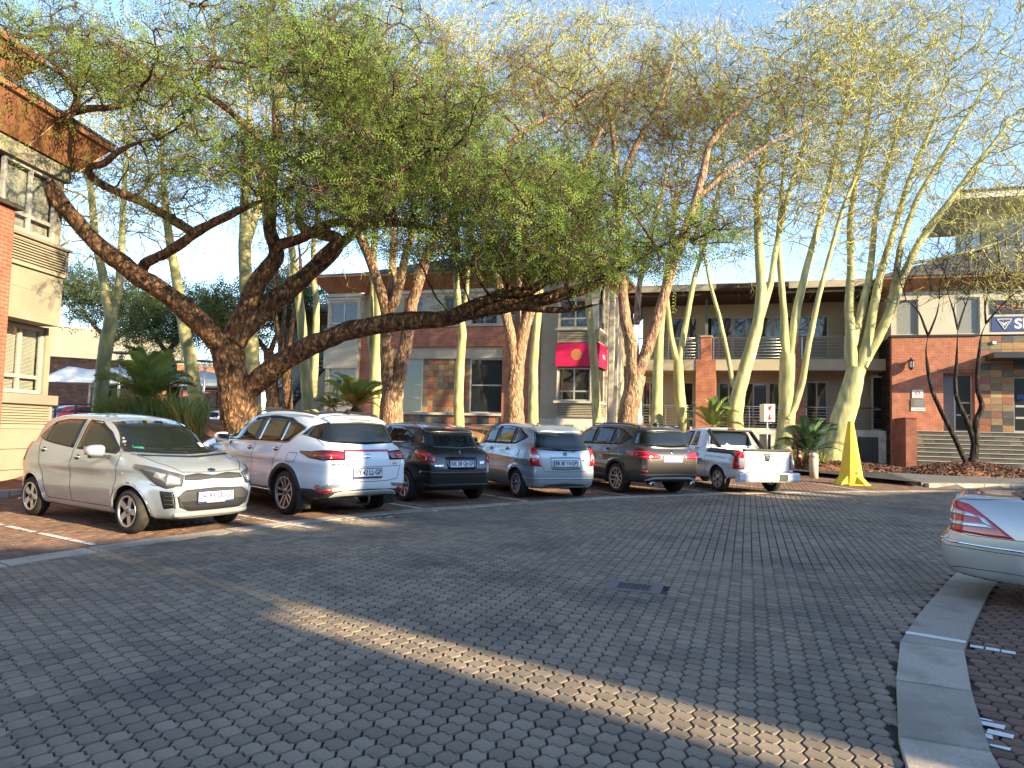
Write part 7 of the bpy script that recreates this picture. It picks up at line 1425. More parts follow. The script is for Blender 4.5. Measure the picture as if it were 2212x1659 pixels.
def limb_mesh(limbs, sides=12, rough=.08, step=.12, fx=1.):
    """thick limbs as knobbly tubes, one mesh"""
    Vs, Fs, off = [], [], 0
    for pts, rad in limbs:
        s = np.r_[0, np.cumsum(np.linalg.norm(np.diff(pts, axis=0), axis=1))]; n = max(4, int(s[-1] / step)); t = np.linspace(0, s[-1], n)
        C = np.stack([np.interp(t, s, pts[:, k]) for k in range(3)], -1); r = np.interp(t, s, rad)
        for _ in range(3): C[1:-1] = (C[:-2] + 2 * C[1:-1] + C[2:]) / 4
        if rad[-1] < .1: r = r * (1 - .78 * smooth01((t / s[-1] - .7) / .3))
        T = np.gradient(C, axis=0); T /= np.linalg.norm(T, axis=1, keepdims=True) + 1e-9; u = np.cross(T[0], [.31, .2, .9]); U = []
        for k in range(n): u = u - T[k] * u.dot(T[k]); u /= np.linalg.norm(u) + 1e-9; U.append(u)
        U = np.array(U); W = np.cross(T, U); a = 2 * math.pi * np.arange(sides) / sides
        nz = np.array([[mnoise.noise(Vector((C[i] * 2.2 + (U[i] * math.cos(q) + W[i] * math.sin(q)) * .5 * fx).tolist())) + .5 * mnoise.noise(Vector((C[i] * 6 + (U[i] * math.cos(q) + W[i] * math.sin(q)) * 1.6).tolist())) for q in a] for i in range(n)])
        rr = r[:, None] * (1 + rough * nz); V = C[:, None] + (U[:, None] * np.cos(a)[None, :, None] + W[:, None] * np.sin(a)[None, :, None]) * rr[..., None]
        id_ = off + np.arange(n * sides).reshape(n, sides); nx = np.roll(id_, -1, 1); Fs.append(np.stack([id_[:-1], nx[:-1], nx[1:], id_[1:]], -1).reshape(-1, 4)); Vs.append(V.reshape(-1, 3)); off += n * sides
    return np.concatenate(Vs), np.concatenate(Fs)
def colonise(nodes, par, A, step=.32, kill=.4, infl=3.5, iters=60, trop=(0, 0, .0), jit=.12):
    P = [n for n in nodes]; par = list(par); A = A.copy(); best = np.full(len(A), 1e9); bi = np.zeros(len(A), int); new = np.arange(len(P)); kids = {}
    PP = np.array(P)
    for _ in range(iters):
        if not len(A) or not len(new): break
        for c in range(0, len(new), 400):
            ch = new[c:c + 400]; d = np.linalg.norm(A[:, None] - PP[ch][None], axis=2); j = d.argmin(1); dm = d[np.arange(len(A)), j]; u = dm < best; best[u] = dm[u]; bi[u] = ch[j[u]]
        keep = best > kill; A, best, bi = A[keep], best[keep], bi[keep]; act = best < infl
        if not act.any(): infl *= 1.5; act = best < infl
        if not act.any(): break
        D = A[act] - PP[bi[act]]; D /= np.linalg.norm(D, axis=1, keepdims=True) + 1e-9; u, inv = np.unique(bi[act], return_inverse=True); S = np.zeros((len(u), 3)); np.add.at(S, inv, D)
        ok = np.array([kids.get(int(k), 0) < 3 for k in u]); u, S = u[ok], S[ok]
        if not len(u): break
        for k in u: kids[int(k)] = kids.get(int(k), 0) + 1
        S = S / (np.linalg.norm(S, axis=1, keepdims=True) + 1e-9) + np.array(trop) + RNG.normal(0, jit, S.shape); S /= np.linalg.norm(S, axis=1, keepdims=True) + 1e-9
        Q = PP[u] + S * step; new = np.arange(len(PP), len(PP) + len(Q)); PP = np.concatenate([PP, Q]); par += [int(k) for k in u]
    return PP, np.array(par)
def tree(name, label, base, limbs, vols, nattr, bark, twig, leaf, leaves=1., twigs=1., group=None, step=.32, kill=.42, lt=LT, tt=TT, ls=1., tipr=.0055, expo=2.35, trop=(0, 0, .03), rough=.10, jit=.12, sides=12, down=0., upleaf=.0, rmin=.02, tsc=1., clump=0, tjit=.55):
    """limbs: lists of (u, v, depth, radius) guide points; vols: ellipsoids (u, v, depth, ru, rv, rdepth, weight) that the crown fills"""
    L = []
    for lm_ in limbs: L.append((np.array([at(u, v, Y) for u, v, Y, r in lm_], float), np.array([r for *_, r in lm_], float)))
    b = np.array(base, float); o = thing(name, label, 'tree', tuple(b), 0, group)
    V, F = limb_mesh(L, sides, rough); link(bpy.data.objects.new('trunk', np_mesh('trunk', V - b, F, MATS[bark], None, True)), o)
    nodes, par, rad0 = [], [], []
    for pts, rad in L:
        s = np.r_[0, np.cumsum(np.linalg.norm(np.diff(pts, axis=0), axis=1))]; n = max(2, int(s[-1] / .4)); t = np.linspace(0, s[-1], n)
        for k, q in enumerate(t): nodes.append([np.interp(q, s, pts[:, c]) for c in range(3)]); par.append(len(nodes) - 2 if k else -1); rad0.append(np.interp(q, s, rad))
    A = []; W = np.array([v[6] for v in vols], float); W /= W.sum()
    if clump:
        V2 = []
        for (u, v, Y, ru, rv, rY, w), k in zip(vols, W):
            for _ in range(max(2, int(clump * k))):
                q = RNG.normal(size=3); q /= np.linalg.norm(q); q *= RNG.random() ** .45; f = RNG.uniform(.75, 1.3); V2.append((u + q[0] * ru, v + q[1] * rv, Y + q[2] * rY, ru * .30 * f, rv * .30 * f, max(.7, rY * .32 * f), w))
        vols = V2; W = np.array([v[6] for v in vols], float); W /= W.sum()
    for (u, v, Y, ru, rv, rY, w), k in zip(vols, W):
        m = int(nattr * k); q = RNG.normal(size=(m, 3)); q /= np.linalg.norm(q, axis=1, keepdims=True); q *= RNG.random((m, 1)) ** .4; c = np.array(at(u, v, Y)); sc = Y / FPX; A.append(c + q * np.array([ru * sc, rY, rv * sc]))
    A = np.concatenate(A); n0 = len(nodes); PP, par = colonise(np.array(nodes), par, A, step, kill, trop=trop, jit=jit)
    N = len(PP); kidn = np.zeros(N, int); acc = np.zeros(N); r = np.full(N, tipr)
    for i in range(N - 1, -1, -1):
        if acc[i] > 0: r[i] = acc[i] ** (1 / expo)
        if par[i] >= 0: acc[par[i]] += r[i] ** expo; kidn[par[i]] += 1
    r = np.minimum(r, .09); r[:n0] = np.array(rad0)
    ii = np.arange(n0, N); pp = par[ii]; rp = np.minimum(r[pp], r[ii] * 1.6); thick = r[ii] > rmin
    parts = []
    Vb, Fb = segs(PP[pp], PP[ii], rp, r[ii], 5); link(bpy.data.objects.new('branches', np_mesh('branches', Vb - b, Fb, MATS[twig], None, True)), o)['kind'] = 'stuff'
    D = PP[ii] - PP[pp]; tips = r[ii] < .022; T = PP[ii][tips]; TD = D[tips] / step
    # bare twigs
    if twigs and len(T):
        k = RNG.choice(len(T), int(len(T) * twigs)); Vs, Fs, off = [], [], 0
        for j, tmp in enumerate(tt):
            q = k[j::len(tt)]; dirs = TD[q] + RNG.normal(0, tjit, (len(q), 3)); dirs[:, 2] -= down; v_, f_, _ = place(tmp, T[q], dirs, RNG.uniform(.6, 1.25, len(q)) * tsc); Vs.append(v_); Fs.append(f_ + off); off += len(v_)
        link(bpy.data.objects.new('twigs', np_mesh('twigs', np.concatenate(Vs) - b, np.concatenate(Fs), MATS[twig])), o)['kind'] = 'stuff'
    if leaves and len(T):
        k = RNG.choice(len(T), int(len(T) * leaves)); Vs, Fs, Rn, off = [], [], [], 0
        for j, tmp in enumerate(lt):
            q = k[j::len(lt)]; dirs = TD[q] * .5 + RNG.normal(0, .7, (len(q), 3)); dirs[:, 2] += upleaf; P = T[q] + RNG.normal(0, .13 * ls ** .5, (len(q), 3)); v_, f_, n_ = place(tmp, P, dirs, RNG.uniform(.7, 1.3, len(q)) * ls); Vs.append(v_); Fs.append(f_ + off); Rn.append(n_); off += len(v_)
        link(bpy.data.objects.new('crown', np_mesh('crown', np.concatenate(Vs) - b, np.concatenate(Fs), MATS[leaf], rnd=np.concatenate(Rn))), o)['kind'] = 'stuff'
    return o, N
def Yl(pts, Y, r0, r1, dY=0.):
    """guide from (u, v) points: depth runs Y -> Y + dY, radius r0 -> r1"""
    n = len(pts); return [(p[0], p[1], Y + dY * k / (n - 1), r0 + (r1 - r0) * k / (n - 1)) for k, p in enumerate(pts)]
Y0 = 17.6
big = [
    [(524, 985, Y0, .50), (522, 930, Y0, .42), (514, 870, Y0, .39), (500, 810, Y0, .37), (492, 765, Y0, .36), (488, 742, Y0, .33)],
    Yl([(492, 755), (462, 728), (420, 685), (385, 655), (345, 622), (300, 598), (262, 568), (228, 542), (190, 508), (150, 460), (112, 412), (75, 370), (60, 335), (58, 315)], Y0, .26, .13, -2.6),
    Yl([(60, 322), (25, 306), (-15, 285), (-60, 262), (-110, 225)], Y0 - 2.6, .12, .06, -.4), Yl([(60, 325), (92, 290), (132, 258), (162, 240), (172, 205), (120, 140), (60, 80)], Y0 - 2.6, .11, .05, -.6), Yl([(160, 242), (200, 232), (240, 235), (290, 220)], Y0 - 2.7, .08, .04, -.5),
    Yl([(302, 598), (306, 570), (335, 558), (378, 535), (419, 505), (440, 492), (480, 472), (512, 455), (557, 437), (610, 420)], Y0 - .6, .13, .07, -1.4),
    Yl([(419, 505), (372, 475), (320, 442), (268, 420), (215, 398), (186, 374), (190, 358), (222, 358), (250, 330), (293, 308), (340, 300)], Y0 - 1.2, .10, .06, -1.6),
    Yl([(495, 745), (514, 700), (539, 650), (551, 612), (572, 585), (596, 562), (601, 537), (583, 512), (582, 470), (586, 412), (592, 350), (600, 300), (590, 240), (600, 170)], Y0, .24, .09, -.8),
    Yl([(596, 530), (644, 517), (681, 497), (716, 480), (756, 482), (820, 481), (884, 484), (950, 500), (1010, 525), (1060, 530)], Y0 - .4, .12, .06, -1.2),
    Yl([(505, 740), (530, 706), (569, 670), (631, 620), (686, 573), (730, 532), (736, 518), (722, 508), (694, 507), (656, 497), (640, 470), (645, 430), (690, 400)], Y0, .27, .08, 1.0),
    Yl([(734, 528), (763, 502), (800, 480), (850, 440), (900, 400), (960, 370)], Y0 + .7, .14, .05, 1.6),
    Yl([(520, 850), (548, 832), (580, 806), (612, 780), (650, 757), (700, 733), (760, 712), (820, 700), (885, 692), (945, 690), (985, 682), (1030, 672), (1085, 662), (1135, 654), (1210, 640), (1285, 618), (1322, 592), (1362, 570), (1410, 540), (1460, 515)], Y0, .27, .09, -2.4),
    Yl([(975, 684), (1010, 665), (1060, 645), (1097, 627), (1135, 634), (1162, 620), (1197, 592), (1222, 557), (1208, 527), (1180, 490), (1190, 440)], Y0 - 1.5, .13, .06, -.6), Yl([(1110, 660), (1160, 668), (1210, 671), (1262, 664), (1300, 655)], Y0 - 1.7, .085, .04, -.4),
    Yl([(592, 350), (560, 300), (500, 240), (425, 190), (420, 170), (463, 140), (466, 100), (432, 10)], Y0 - .8, .08, .04, -2.2), Yl([(430, 215), (380, 190), (315, 145), (262, 107), (200, 60)], Y0 - 2., .07, .035, -1.5), Yl([(462, 142), (500, 150), (560, 140), (620, 150)], Y0 - 2.4, .05, .03, -.5),
    Yl([(690, 402), (735, 400), (750, 340), (758, 280), (760, 220), (758, 160)], Y0 - .2, .09, .035, -1.6), Yl([(755, 318), (786, 286), (828, 283), (883, 298), (940, 310)], Y0 - 1.0, .06, .03, -1.4), Yl([(600, 170), (640, 120), (700, 70)], Y0 - 1.6, .05, .03, -1.)]
bv = [(250, 90, 15.0, 330, 120, 3.2, 1.5), (560, 130, 15.6, 330, 130, 4.0, 2.0), (820, 260, 16., 300, 140, 4.0, 2.6), (1050, 430, 15.4, 330, 110, 3.4, 3.0), (1300, 515, 15.2, 260, 90, 3., 2.6), (790, 420, 16., 220, 55, 3., 1.2), (960, 540, 15.6, 220, 40, 2.5, 1.4), (850, 470, 15.8, 260, 45, 2.6, 1.3), (1190, 565, 15.2, 250, 44, 2.4, 1.8), (640, 395, 16.2, 160, 45, 2.4, .7), (560, 330, 16., 260, 100, 3.2, .9), (330, 320, 15.6, 230, 110, 2.8, .55), (-60, 170, 14.2, 160, 180, 2.4, .6), (760, 60, 18., 260, 90, 3., .7), (1440, 570, 15, 110, 80, 2., .35), (420, 450, 16.4, 200, 70, 2., .25)]
tree('acacia_tree', 'big spreading acacia with rough brown bark and low sweeping limbs, behind the two leftmost cars', at(524, 985, Y0), big, bv, 16500, 'bark_acacia', 'bark_twig', 'leaf_acacia', leaves=3.1, twigs=1.3, step=.26, kill=.22, ls=1.12, clump=230, tipr=.008, expo=2.15, rough=.24, sides=16, upleaf=.1)
FG = 'flaky-barked trees behind the car row'; YF = 21.5
t1 = [Yl([(846, 960), (845, 925), (845, 880), (850, 840)], YF, .38, .30), Yl([(848, 845), (838, 815), (836, 763), (834, 716), (837, 684), (832, 658), (816, 611), (804, 576), (790, 540), (760, 480), (738, 437), (720, 380)], YF, .22, .08, -.6), Yl([(838, 672), (848, 620), (848, 560), (850, 500), (842, 430)], YF - .2, .15, .06, .6), Yl([(838, 672), (852, 655), (867, 600), (876, 548), (900, 480), (940, 400)], YF - .2, .17, .06, -.6), Yl([(850, 840), (861, 822), (869, 775), (880, 728), (887, 670), (901, 618), (922, 553), (950, 490), (990, 440), (1060, 360), (1129, 285), (1181, 255), (1251, 222), (1290, 195)], YF, .22, .06, -.4)]
tree('flaky_bark_tree', 'forked tree with flaky orange-brown bark between white SUV and black hatchback', at(846, 960, YF), t1, [(900, 330, 21, 240, 150, 3.2, 1.), (1120, 220, 21, 220, 110, 3., 1.2), (760, 380, 21, 130, 100, 2.5, .4), (1000, 120, 22, 200, 90, 3., .8)], 2000, 'bark_flaky', 'bark_twig_red', 'leaf_flaky', leaves=1.7, twigs=1.8, clump=26, group=FG, rough=.12, step=.30, kill=.30, ls=1.05)
t2 = [Yl([(1113, 965), (1112, 920), (1110, 860), (1114, 800)], 24.5, .33, .28), Yl([(1112, 805), (1108, 750), (1098, 700), (1090, 670), (1076, 610), (1060, 540), (1030, 450), (1010, 380), (1000, 300)], 24.5, .2, .07, -.6), Yl([(1118, 805), (1126, 737), (1135, 700), (1146, 672), (1160, 610), (1180, 530), (1230, 440), (1260, 360), (1300, 280), (1380, 180)], 24.5, .22, .06, -.5), Yl([(1116, 760), (1118, 690), (1120, 620), (1130, 520), (1140, 420)], 24.6, .13, .06, .8)]
tree('flaky_bark_tree', 'flaky-barked tree in front of the right brick pier, behind the silver-blue hatchback', at(1113, 965, 24.5), t2, [(1150, 330, 24, 230, 140, 3.2, 1.), (1320, 200, 24, 200, 120, 3., 1.), (1060, 420, 24.5, 130, 110, 2.5, .5)], 2000, 'bark_flaky', 'bark_twig_red', 'leaf_flaky', leaves=1.6, twigs=1.8, clump=26, group=FG, rough=.12, step=.30, kill=.30, ls=1.1)
t3 = [Yl([(1352, 965), (1354, 925), (1364, 860), (1374, 810)], 24.0, .38, .31), Yl([(1368, 815), (1366, 750), (1350, 690), (1344, 620), (1338, 520), (1336, 412), (1331, 350), (1318, 250), (1300, 160)], 24., .22, .06, .6), Yl([(1340, 420), (1356, 355), (1393, 275), (1429, 220), (1444, 160), (1470, 90)], 24.3, .12, .04, -.4), Yl([(1376, 812), (1400, 750), (1420, 690), (1440, 620), (1470, 520), (1500, 440), (1518, 375), (1531, 312), (1581, 250), (1619, 217), (1680, 188), (1750, 160)], 24., .20, .05, -1.), Yl([(1505, 430), (1560, 380), (1640, 325), (1720, 278), (1790, 240)], 23.6, .08, .03, -.6), Yl([(1375, 700), (1380, 620), (1400, 520), (1430, 420), (1450, 330)], 24.2, .11, .05, .6)]
tree('flaky_bark_tree', 'flaky-barked tree behind the dark brown-grey SUV, branches sweeping right', at(1352, 965, 24.), t3, [(1400, 280, 24, 230, 130, 3.2, 1.), (1600, 250, 23.5, 230, 110, 3., 1.2), (1780, 260, 23.2, 120, 60, 2., .45), (1420, 450, 24, 140, 110, 2.4, .4), (1340, 110, 24.5, 200, 80, 3., .6)], 2000, 'bark_flaky', 'bark_twig_red', 'leaf_flaky', leaves=1.6, twigs=1.8, clump=26, group=FG, rough=.12, step=.30, kill=.30, ls=1.1)
# ---- fever trees
FV = 'fever trees with pale yellow-green trunks'
def fever(label, limbs, vols, n=420, leaves=1.15, twigs=1.25, ls=1.0, step=.40, kill=.42, tsc=1.1, **k):
    b = limbs[0][0]; n = int(n * 2.7); vols = [(u, v + 60, Y, ru, rv + 60, rY, w) for u, v, Y, ru, rv, rY, w in vols]; return tree('fever_tree', label, at(b[0], b[1], b[2]), limbs, vols, n, 'bark_fever', 'bark_twig_fever', 'leaf_fever', leaves=leaves, twigs=twigs, group=FV, step=step, kill=kill, lt=LTF, tt=TTF, ls=ls, rough=.09, trop=(.10, 0, .28), jit=.14, tjit=.32, sides=12, tipr=.0115, expo=2.15, tsc=tsc, **k)
fever('pale fever tree with a two-pronged trunk nearest the left building', [Yl([(213, 905), (217, 860), (222, 800), (232, 730), (241, 690)], 22, .2, .19), Yl([(240, 695), (228, 640), (222, 590), (206, 520), (200, 450), (196, 400), (180, 372), (150, 320)], 22, .15, .06), Yl([(242, 695), (256, 630), (262, 540), (266, 450), (270, 370), (285, 280)], 22, .13, .05, .6)], [(200, 330, 22, 130, 150, 2.4, 1.), (260, 220, 22.5, 130, 140, 2.5, 1.)], 380)
fever('leaning fever tree trunk just left of the big acacia trunk', [Yl([(428, 900), (420, 840), (410, 770), (396, 700), (381, 600), (366, 520), (358, 450), (350, 360), (345, 260)], 24, .24, .07)], [(350, 280, 24, 130, 170, 2.5, 1.)], 320)
fever('thick fever tree directly behind the big acacia', [Yl([(545, 900), (543, 840), (542, 760), (534, 640), (528, 560), (530, 440), (536, 350), (540, 250), (530, 120)], 23, .30, .09), Yl([(529, 540), (555, 460), (575, 360), (600, 240), (640, 120)], 23, .13, .05, .8)], [(540, 180, 23.5, 190, 170, 3., 1.), (640, 90, 24, 160, 110, 2.6, .7)], 480)
fever('twin-stemmed fever tree left of the centre building', [Yl([(668, 910), (662, 830), (656, 745), (648, 660), (640, 600), (630, 540), (620, 440), (640, 320)], 24, .2, .07), Yl([(676, 860), (681, 760), (684, 648), (676, 602), (677, 523), (690, 430), (700, 320)], 24.4, .13, .05, .5)], [(660, 300, 24, 150, 170, 2.6, 1.), (720, 150, 25, 150, 130, 2.6, .8)], 420)
fever('fever tree in front of the left brick pier', [Yl([(815, 925), (813, 880), (810, 810), (815, 740), (818, 690), (815, 620), (806, 560), (812, 470), (830, 360), (850, 230)], 25, .22, .06), Yl([(808, 780), (800, 740), (803, 680), (806, 620), (802, 560), (780, 470), (770, 360)], 25.2, .11, .05, .5)], [(830, 240, 25, 160, 180, 2.8, 1.), (900, 90, 26, 170, 110, 2.8, .8)], 480)
fever('slim fever tree in front of the slate tile panel', [Yl([(992, 930), (990, 860), (994, 780), (1000, 720), (994, 680), (986, 620), (983, 540), (980, 450), (990, 350), (1000, 220)], 27, .19, .06), Yl([(996, 700), (1008, 640), (1012, 560), (1030, 470), (1040, 350)], 27.2, .09, .04, .5)], [(1000, 230, 27, 140, 180, 2.6, 1.), (1090, 80, 28, 170, 100, 2.6, .8)], 420)
fever('slim fever tree left of the red box sign', [Yl([(1152, 930), (1152, 860), (1152, 800), (1157, 730), (1164, 660), (1170, 580), (1180, 480), (1190, 370), (1210, 240)], 28, .2, .06)], [(1200, 240, 28, 140, 180, 2.6, 1.), (1270, 90, 28.5, 150, 110, 2.6, .8)], 380)
fever('fever tree before the terrace, left of a forked one', [Yl([(1418, 930), (1419, 880), (1421, 800), (1424, 740), (1432, 640), (1450, 540), (1460, 420), (1470, 300)], 28, .24, .06)], [(1480, 220, 28, 150, 180, 2.6, 1.)], 340)
fever('fever tree with a Y-shaped trunk in front of the left brick pillar', [Yl([(1480, 945), (1474, 900), (1467, 850), (1464, 780)], 28, .23, .18), Yl([(1464, 785), (1450, 732), (1445, 690), (1438, 620), (1450, 520), (1470, 400)], 28, .12, .05), Yl([(1465, 785), (1474, 740), (1485, 680), (1500, 600), (1530, 500), (1560, 380), (1570, 250)], 28, .13, .05, .5)], [(1540, 230, 28, 150, 180, 2.6, 1.), (1480, 360, 28, 100, 110, 2., .4)], 380)
fever('tall fever tree behind the pickup cab, thin side stem on its left', [Yl([(1588, 945), (1587, 900), (1594, 850), (1616, 775), (1636, 705), (1645, 630), (1640, 550), (1636, 450), (1650, 330), (1680, 200), (1700, 60)], 27, .31, .06), Yl([(1640, 690), (1652, 655), (1667, 603), (1673, 550), (1700, 430), (1740, 300), (1760, 160)], 27, .15, .05, .5), Yl([(1592, 850), (1584, 830), (1569, 753), (1553, 680), (1534, 615), (1520, 540), (1510, 440)], 27, .10, .04, .3)], [(1690, 200, 27, 170, 200, 3., 1.), (1610, 330, 27.5, 130, 150, 2.4, .6), (1780, 60, 28, 150, 110, 2.6, .6)], 560)
fever('three-stemmed fever tree in front of the right brick pillar', [Yl([(1690, 985), (1697, 940), (1700, 877), (1701, 800), (1702, 765)], 27.5, .34, .27), Yl([(1699, 775), (1694, 720), (1693, 678), (1687, 600), (1680, 520), (1690, 400), (1700, 280)], 27.5, .17, .05), Yl([(1706, 775), (1713, 730), (1721, 666), (1742, 580), (1770, 480), (1800, 360), (1830, 220), (1850, 80)], 27.5, .19, .05, .4), Yl([(1702, 905), (1716, 882), (1733, 828), (1745, 753), (1768, 641), (1792, 553), (1820, 450), (1870, 330), (1920, 180)], 27.3, .14, .05, -.3)], [(1800, 230, 27.5, 170, 210, 3., 1.), (1900, 110, 28, 150, 140, 2.6, .8), (1700, 330, 27.5, 100, 130, 2., .4)], 600)
fever('largest fever tree, leaning trunk splitting into a fan beside the yellow cone', [Yl([(1792, 1004), (1808, 960), (1822, 900), (1838, 845), (1850, 795)], 29, .52, .34), Yl([(1843, 810), (1838, 740), (1834, 660), (1838, 580), (1836, 480), (1850, 380), (1880, 250), (1890, 100)], 29, .22, .05), Yl([(1842, 745), (1856, 690), (1876, 610), (1884, 550), (1890, 470), (1920, 350), (1960, 220), (1990, 60)], 29, .17, .05, .5), Yl([(1854, 800), (1874, 740), (1886, 670), (1902, 590), (1930, 500), (1960, 400), (2010, 280), (2060, 130)], 29, .22, .05, -.4), Yl([(1862, 790), (1896, 730), (1925, 670), (1948, 600), (1985, 525), (2040, 450), (2100, 370), (2160, 290), (2230, 200)], 29, .22, .06, -.8), Yl([(1920, 680), (1935, 600), (1945, 530), (1980, 430), (2040, 330), (2110, 220), (2170, 90)], 28.8, .15, .05, .3), Yl([(1960, 570), (2020, 560), (2090, 545), (2170, 520), (2240, 470)], 28.6, .07, .03, -1.)], [(1960, 250, 29, 190, 230, 3.4, 1.2), (2110, 200, 29, 160, 230, 3.2, 1.2), (2210, 340, 28.5, 120, 200, 2.6, .7), (2060, 60, 29.5, 240, 90, 3., .7), (2120, 510, 28, 120, 50, 1.6, .3), (1850, 340, 29, 90, 200, 2.2, .4)], 900, leaves=.9, twigs=1.2)
fever('fever tree crown rising behind the centre building roof', [Yl([(1290, 930), (1285, 800), (1270, 640), (1262, 520), (1270, 400), (1280, 280)], 31, .2, .06), Yl([(1265, 560), (1240, 440), (1230, 320), (1200, 180)], 31, .1, .05)], [(1240, 240, 31, 170, 200, 3., 1.), (1340, 120, 31, 160, 130, 3., .8)], 420)
# ---- bare dark little tree by the steps
f6 = lambda x, y: ((x / 1.19 + 3400) / 1.808, (y / 1.19 + 1100) / 1.808)
def L6(pts, r0, r1, dY=0.): return Yl([f6(*p) for p in pts], 27.6, r0, r1, dY)
tree('bare_tree', 'small bare tree with black multi-stemmed trunk in the bark mulch by the steps', at(2083, 1012, 27.6), [L6([(466, 870), (470, 845), (472, 820)], .22, .17), L6([(462, 850), (440, 835), (395, 735), (350, 645), (322, 590), (290, 520), (275, 460), (262, 380), (256, 310), (268, 250)], .10, .055), L6([(268, 252), (240, 180), (232, 150), (200, 110), (165, 85)], .045, .02, .3), L6([(268, 252), (292, 195), (310, 150), (320, 80)], .045, .02, -.3), L6([(474, 830), (484, 750), (462, 680), (425, 600), (398, 540), (392, 470), (400, 380), (405, 220)], .12, .05), L6([(405, 222), (385, 130), (360, 60)], .04, .02), L6([(405, 222), (430, 140), (460, 60)], .04, .02, .4), L6([(484, 830), (492, 720), (488, 640), (520, 590), (520, 565), (498, 520), (494, 450), (505, 330), (512, 250), (536, 195)], .12, .055, -.3), L6([(536, 195), (590, 130), (650, 70), (714, 20)], .045, .02, -.4), L6([(536, 195), (530, 120), (545, 50)], .04, .02, .3)],
     [(2000, 590, 27.6, 120, 80, 2., 1.), (2110, 570, 27.6, 130, 80, 2., 1.), (2200, 600, 27.4, 70, 70, 1.6, .5)], 900, 'bark_black', 'bark_black', 'leaf_flaky', leaves=.05, twigs=1.8, step=.30, kill=.34, tipr=.0075, ls=.8, rough=.08, sides=10)
# ---- background trees on the left
for lbl, bu, bvv, Y, vols, lm in (
    ('flat-topped dark acacia beyond the carports, nearest the left building', 232, 860, 46, [(195, 640, 46, 95, 55, 3.5, 1.), (290, 665, 47, 95, 50, 3., .9)], [[(232, 860), (226, 760), (238, 735)], [(238, 740), (200, 700), (170, 660)], [(236, 742), (280, 710), (300, 670)]]),
    ('flat-topped dark acacia beyond the carports, left of the leaning fever trunk', 375, 870, 44, [(350, 700, 44, 95, 55, 3.4, 1.), (430, 670, 45, 80, 55, 3., .9)], [[(375, 870), (370, 790), (360, 760)], [(362, 765), (330, 720), (300, 690)], [(362, 765), (400, 700), (440, 650)]]),
    ('dark spreading tree seen through the fork of the big acacia', 560, 880, 40, [(520, 690, 40, 90, 60, 3., 1.), (620, 640, 41, 80, 60, 3., .8)], [[(590, 890), (585, 800), (580, 760)], [(580, 765), (540, 710), (510, 670)], [(582, 765), (610, 690), (640, 620)]])):
    tree('background_tree', lbl, at(bu, bvv, Y), [Yl(p, Y, .36 if i == 0 else .16, .26 if i == 0 else .04) for i, p in enumerate(lm)], vols, 800, 'bark_acacia', 'bark_twig', 'leaf_far', leaves=9., twigs=.6, group='acacias beyond the carports', step=.55, kill=.6, ls=2.8, sides=8)
tree('bare_tree', 'grey-brown multi-stemmed tree beside the steel staircase', at(622, 895, 33), [Yl([(622, 895), (620, 840), (618, 790)], 33, .24, .2), Yl([(618, 795), (600, 720), (590, 650), (600, 580), (590, 510)], 33, .13, .05), Yl([(620, 795), (628, 720), (640, 650), (650, 570), (640, 480)], 33, .13, .05, .5), Yl([(619, 800), (610, 730), (618, 650), (624, 560)], 33, .12, .05, .8)], [(620, 500, 33, 90, 120, 2.4, 1.)], 320, 'bark_acacia', 'bark_twig_red', 'leaf_flaky', leaves=1., twigs=1.5, step=.42, kill=.5, sides=8)
for i, (u, Y, rw, rh, lab) in enumerate(((460, 75, 70, 34, 'distant rounded tree beyond the boundary wall, left'), (660, 70, 80, 60, 'distant rounded tree beyond the centre building wing'), (580, 80, 60, 32, 'distant rounded tree seen under the big acacia fork'))):
    v = 800 if i != 1 else 640
    tree('background_tree', lab, at(u, 890, Y), [Yl([(u, 890), (u + 4, v + 30), (u, v)], Y, .4, .12)], [(u, v, Y, rw, rh, 4., 1.)], 260, 'bark_acacia', 'bark_twig', 'leaf_far', leaves=6., twigs=.3, step=.9, kill=.9, ls=3.6, sides=6)
# ================================================================ planting and small things
# ---- footpath beyond the kerb
fpoly = [Vector((*p, 0)) for p in ((9.6, 27.1), (11.6, 27.75), (13.75, 28.35), (13.35, 26.6), (12.2, 22.5), (30, 27.2), (30, 30.2), (19.2, 31.2), (17.3, 31.6), (15.6, 31.2), (12.6, 30.9), (10.6, 29.7), (9.3, 28.6))]
bm = bmesh.new(); vs = [bm.verts.new((p.x, p.y, 0)) for p in fpoly]; bm.faces.new(vs); bmesh.ops.triangulate(bm, faces=bm.faces[:])
for _ in range(4): bmesh.ops.subdivide_edges(bm, edges=[e for e in bm.edges if e.calc_length() > .6], cuts=1, use_grid_fill=False); bmesh.ops.triangulate(bm, faces=bm.faces[:])
for v in bm.verts: v.co.z = G(v.co.x, v.co.y) + .142
ext = bmesh.ops.extrude_edge_only(bm, edges=[e for e in bm.edges if e.is_boundary]); [setattr(v.co, 'z', v.co.z - .3) for v in ext['geom'] if isinstance(v, bmesh.types.BMVert)]
me = bpy.data.meshes.new('footpath'); bm.to_mesh(me); bm.free(); me.materials.append(MATS['asphalt_path']); fpth = link(bpy.data.objects.new('footpath', me)); fpth['kind'] = 'structure'
if me.polygons[0].normal.z < 0: me.flip_normals()
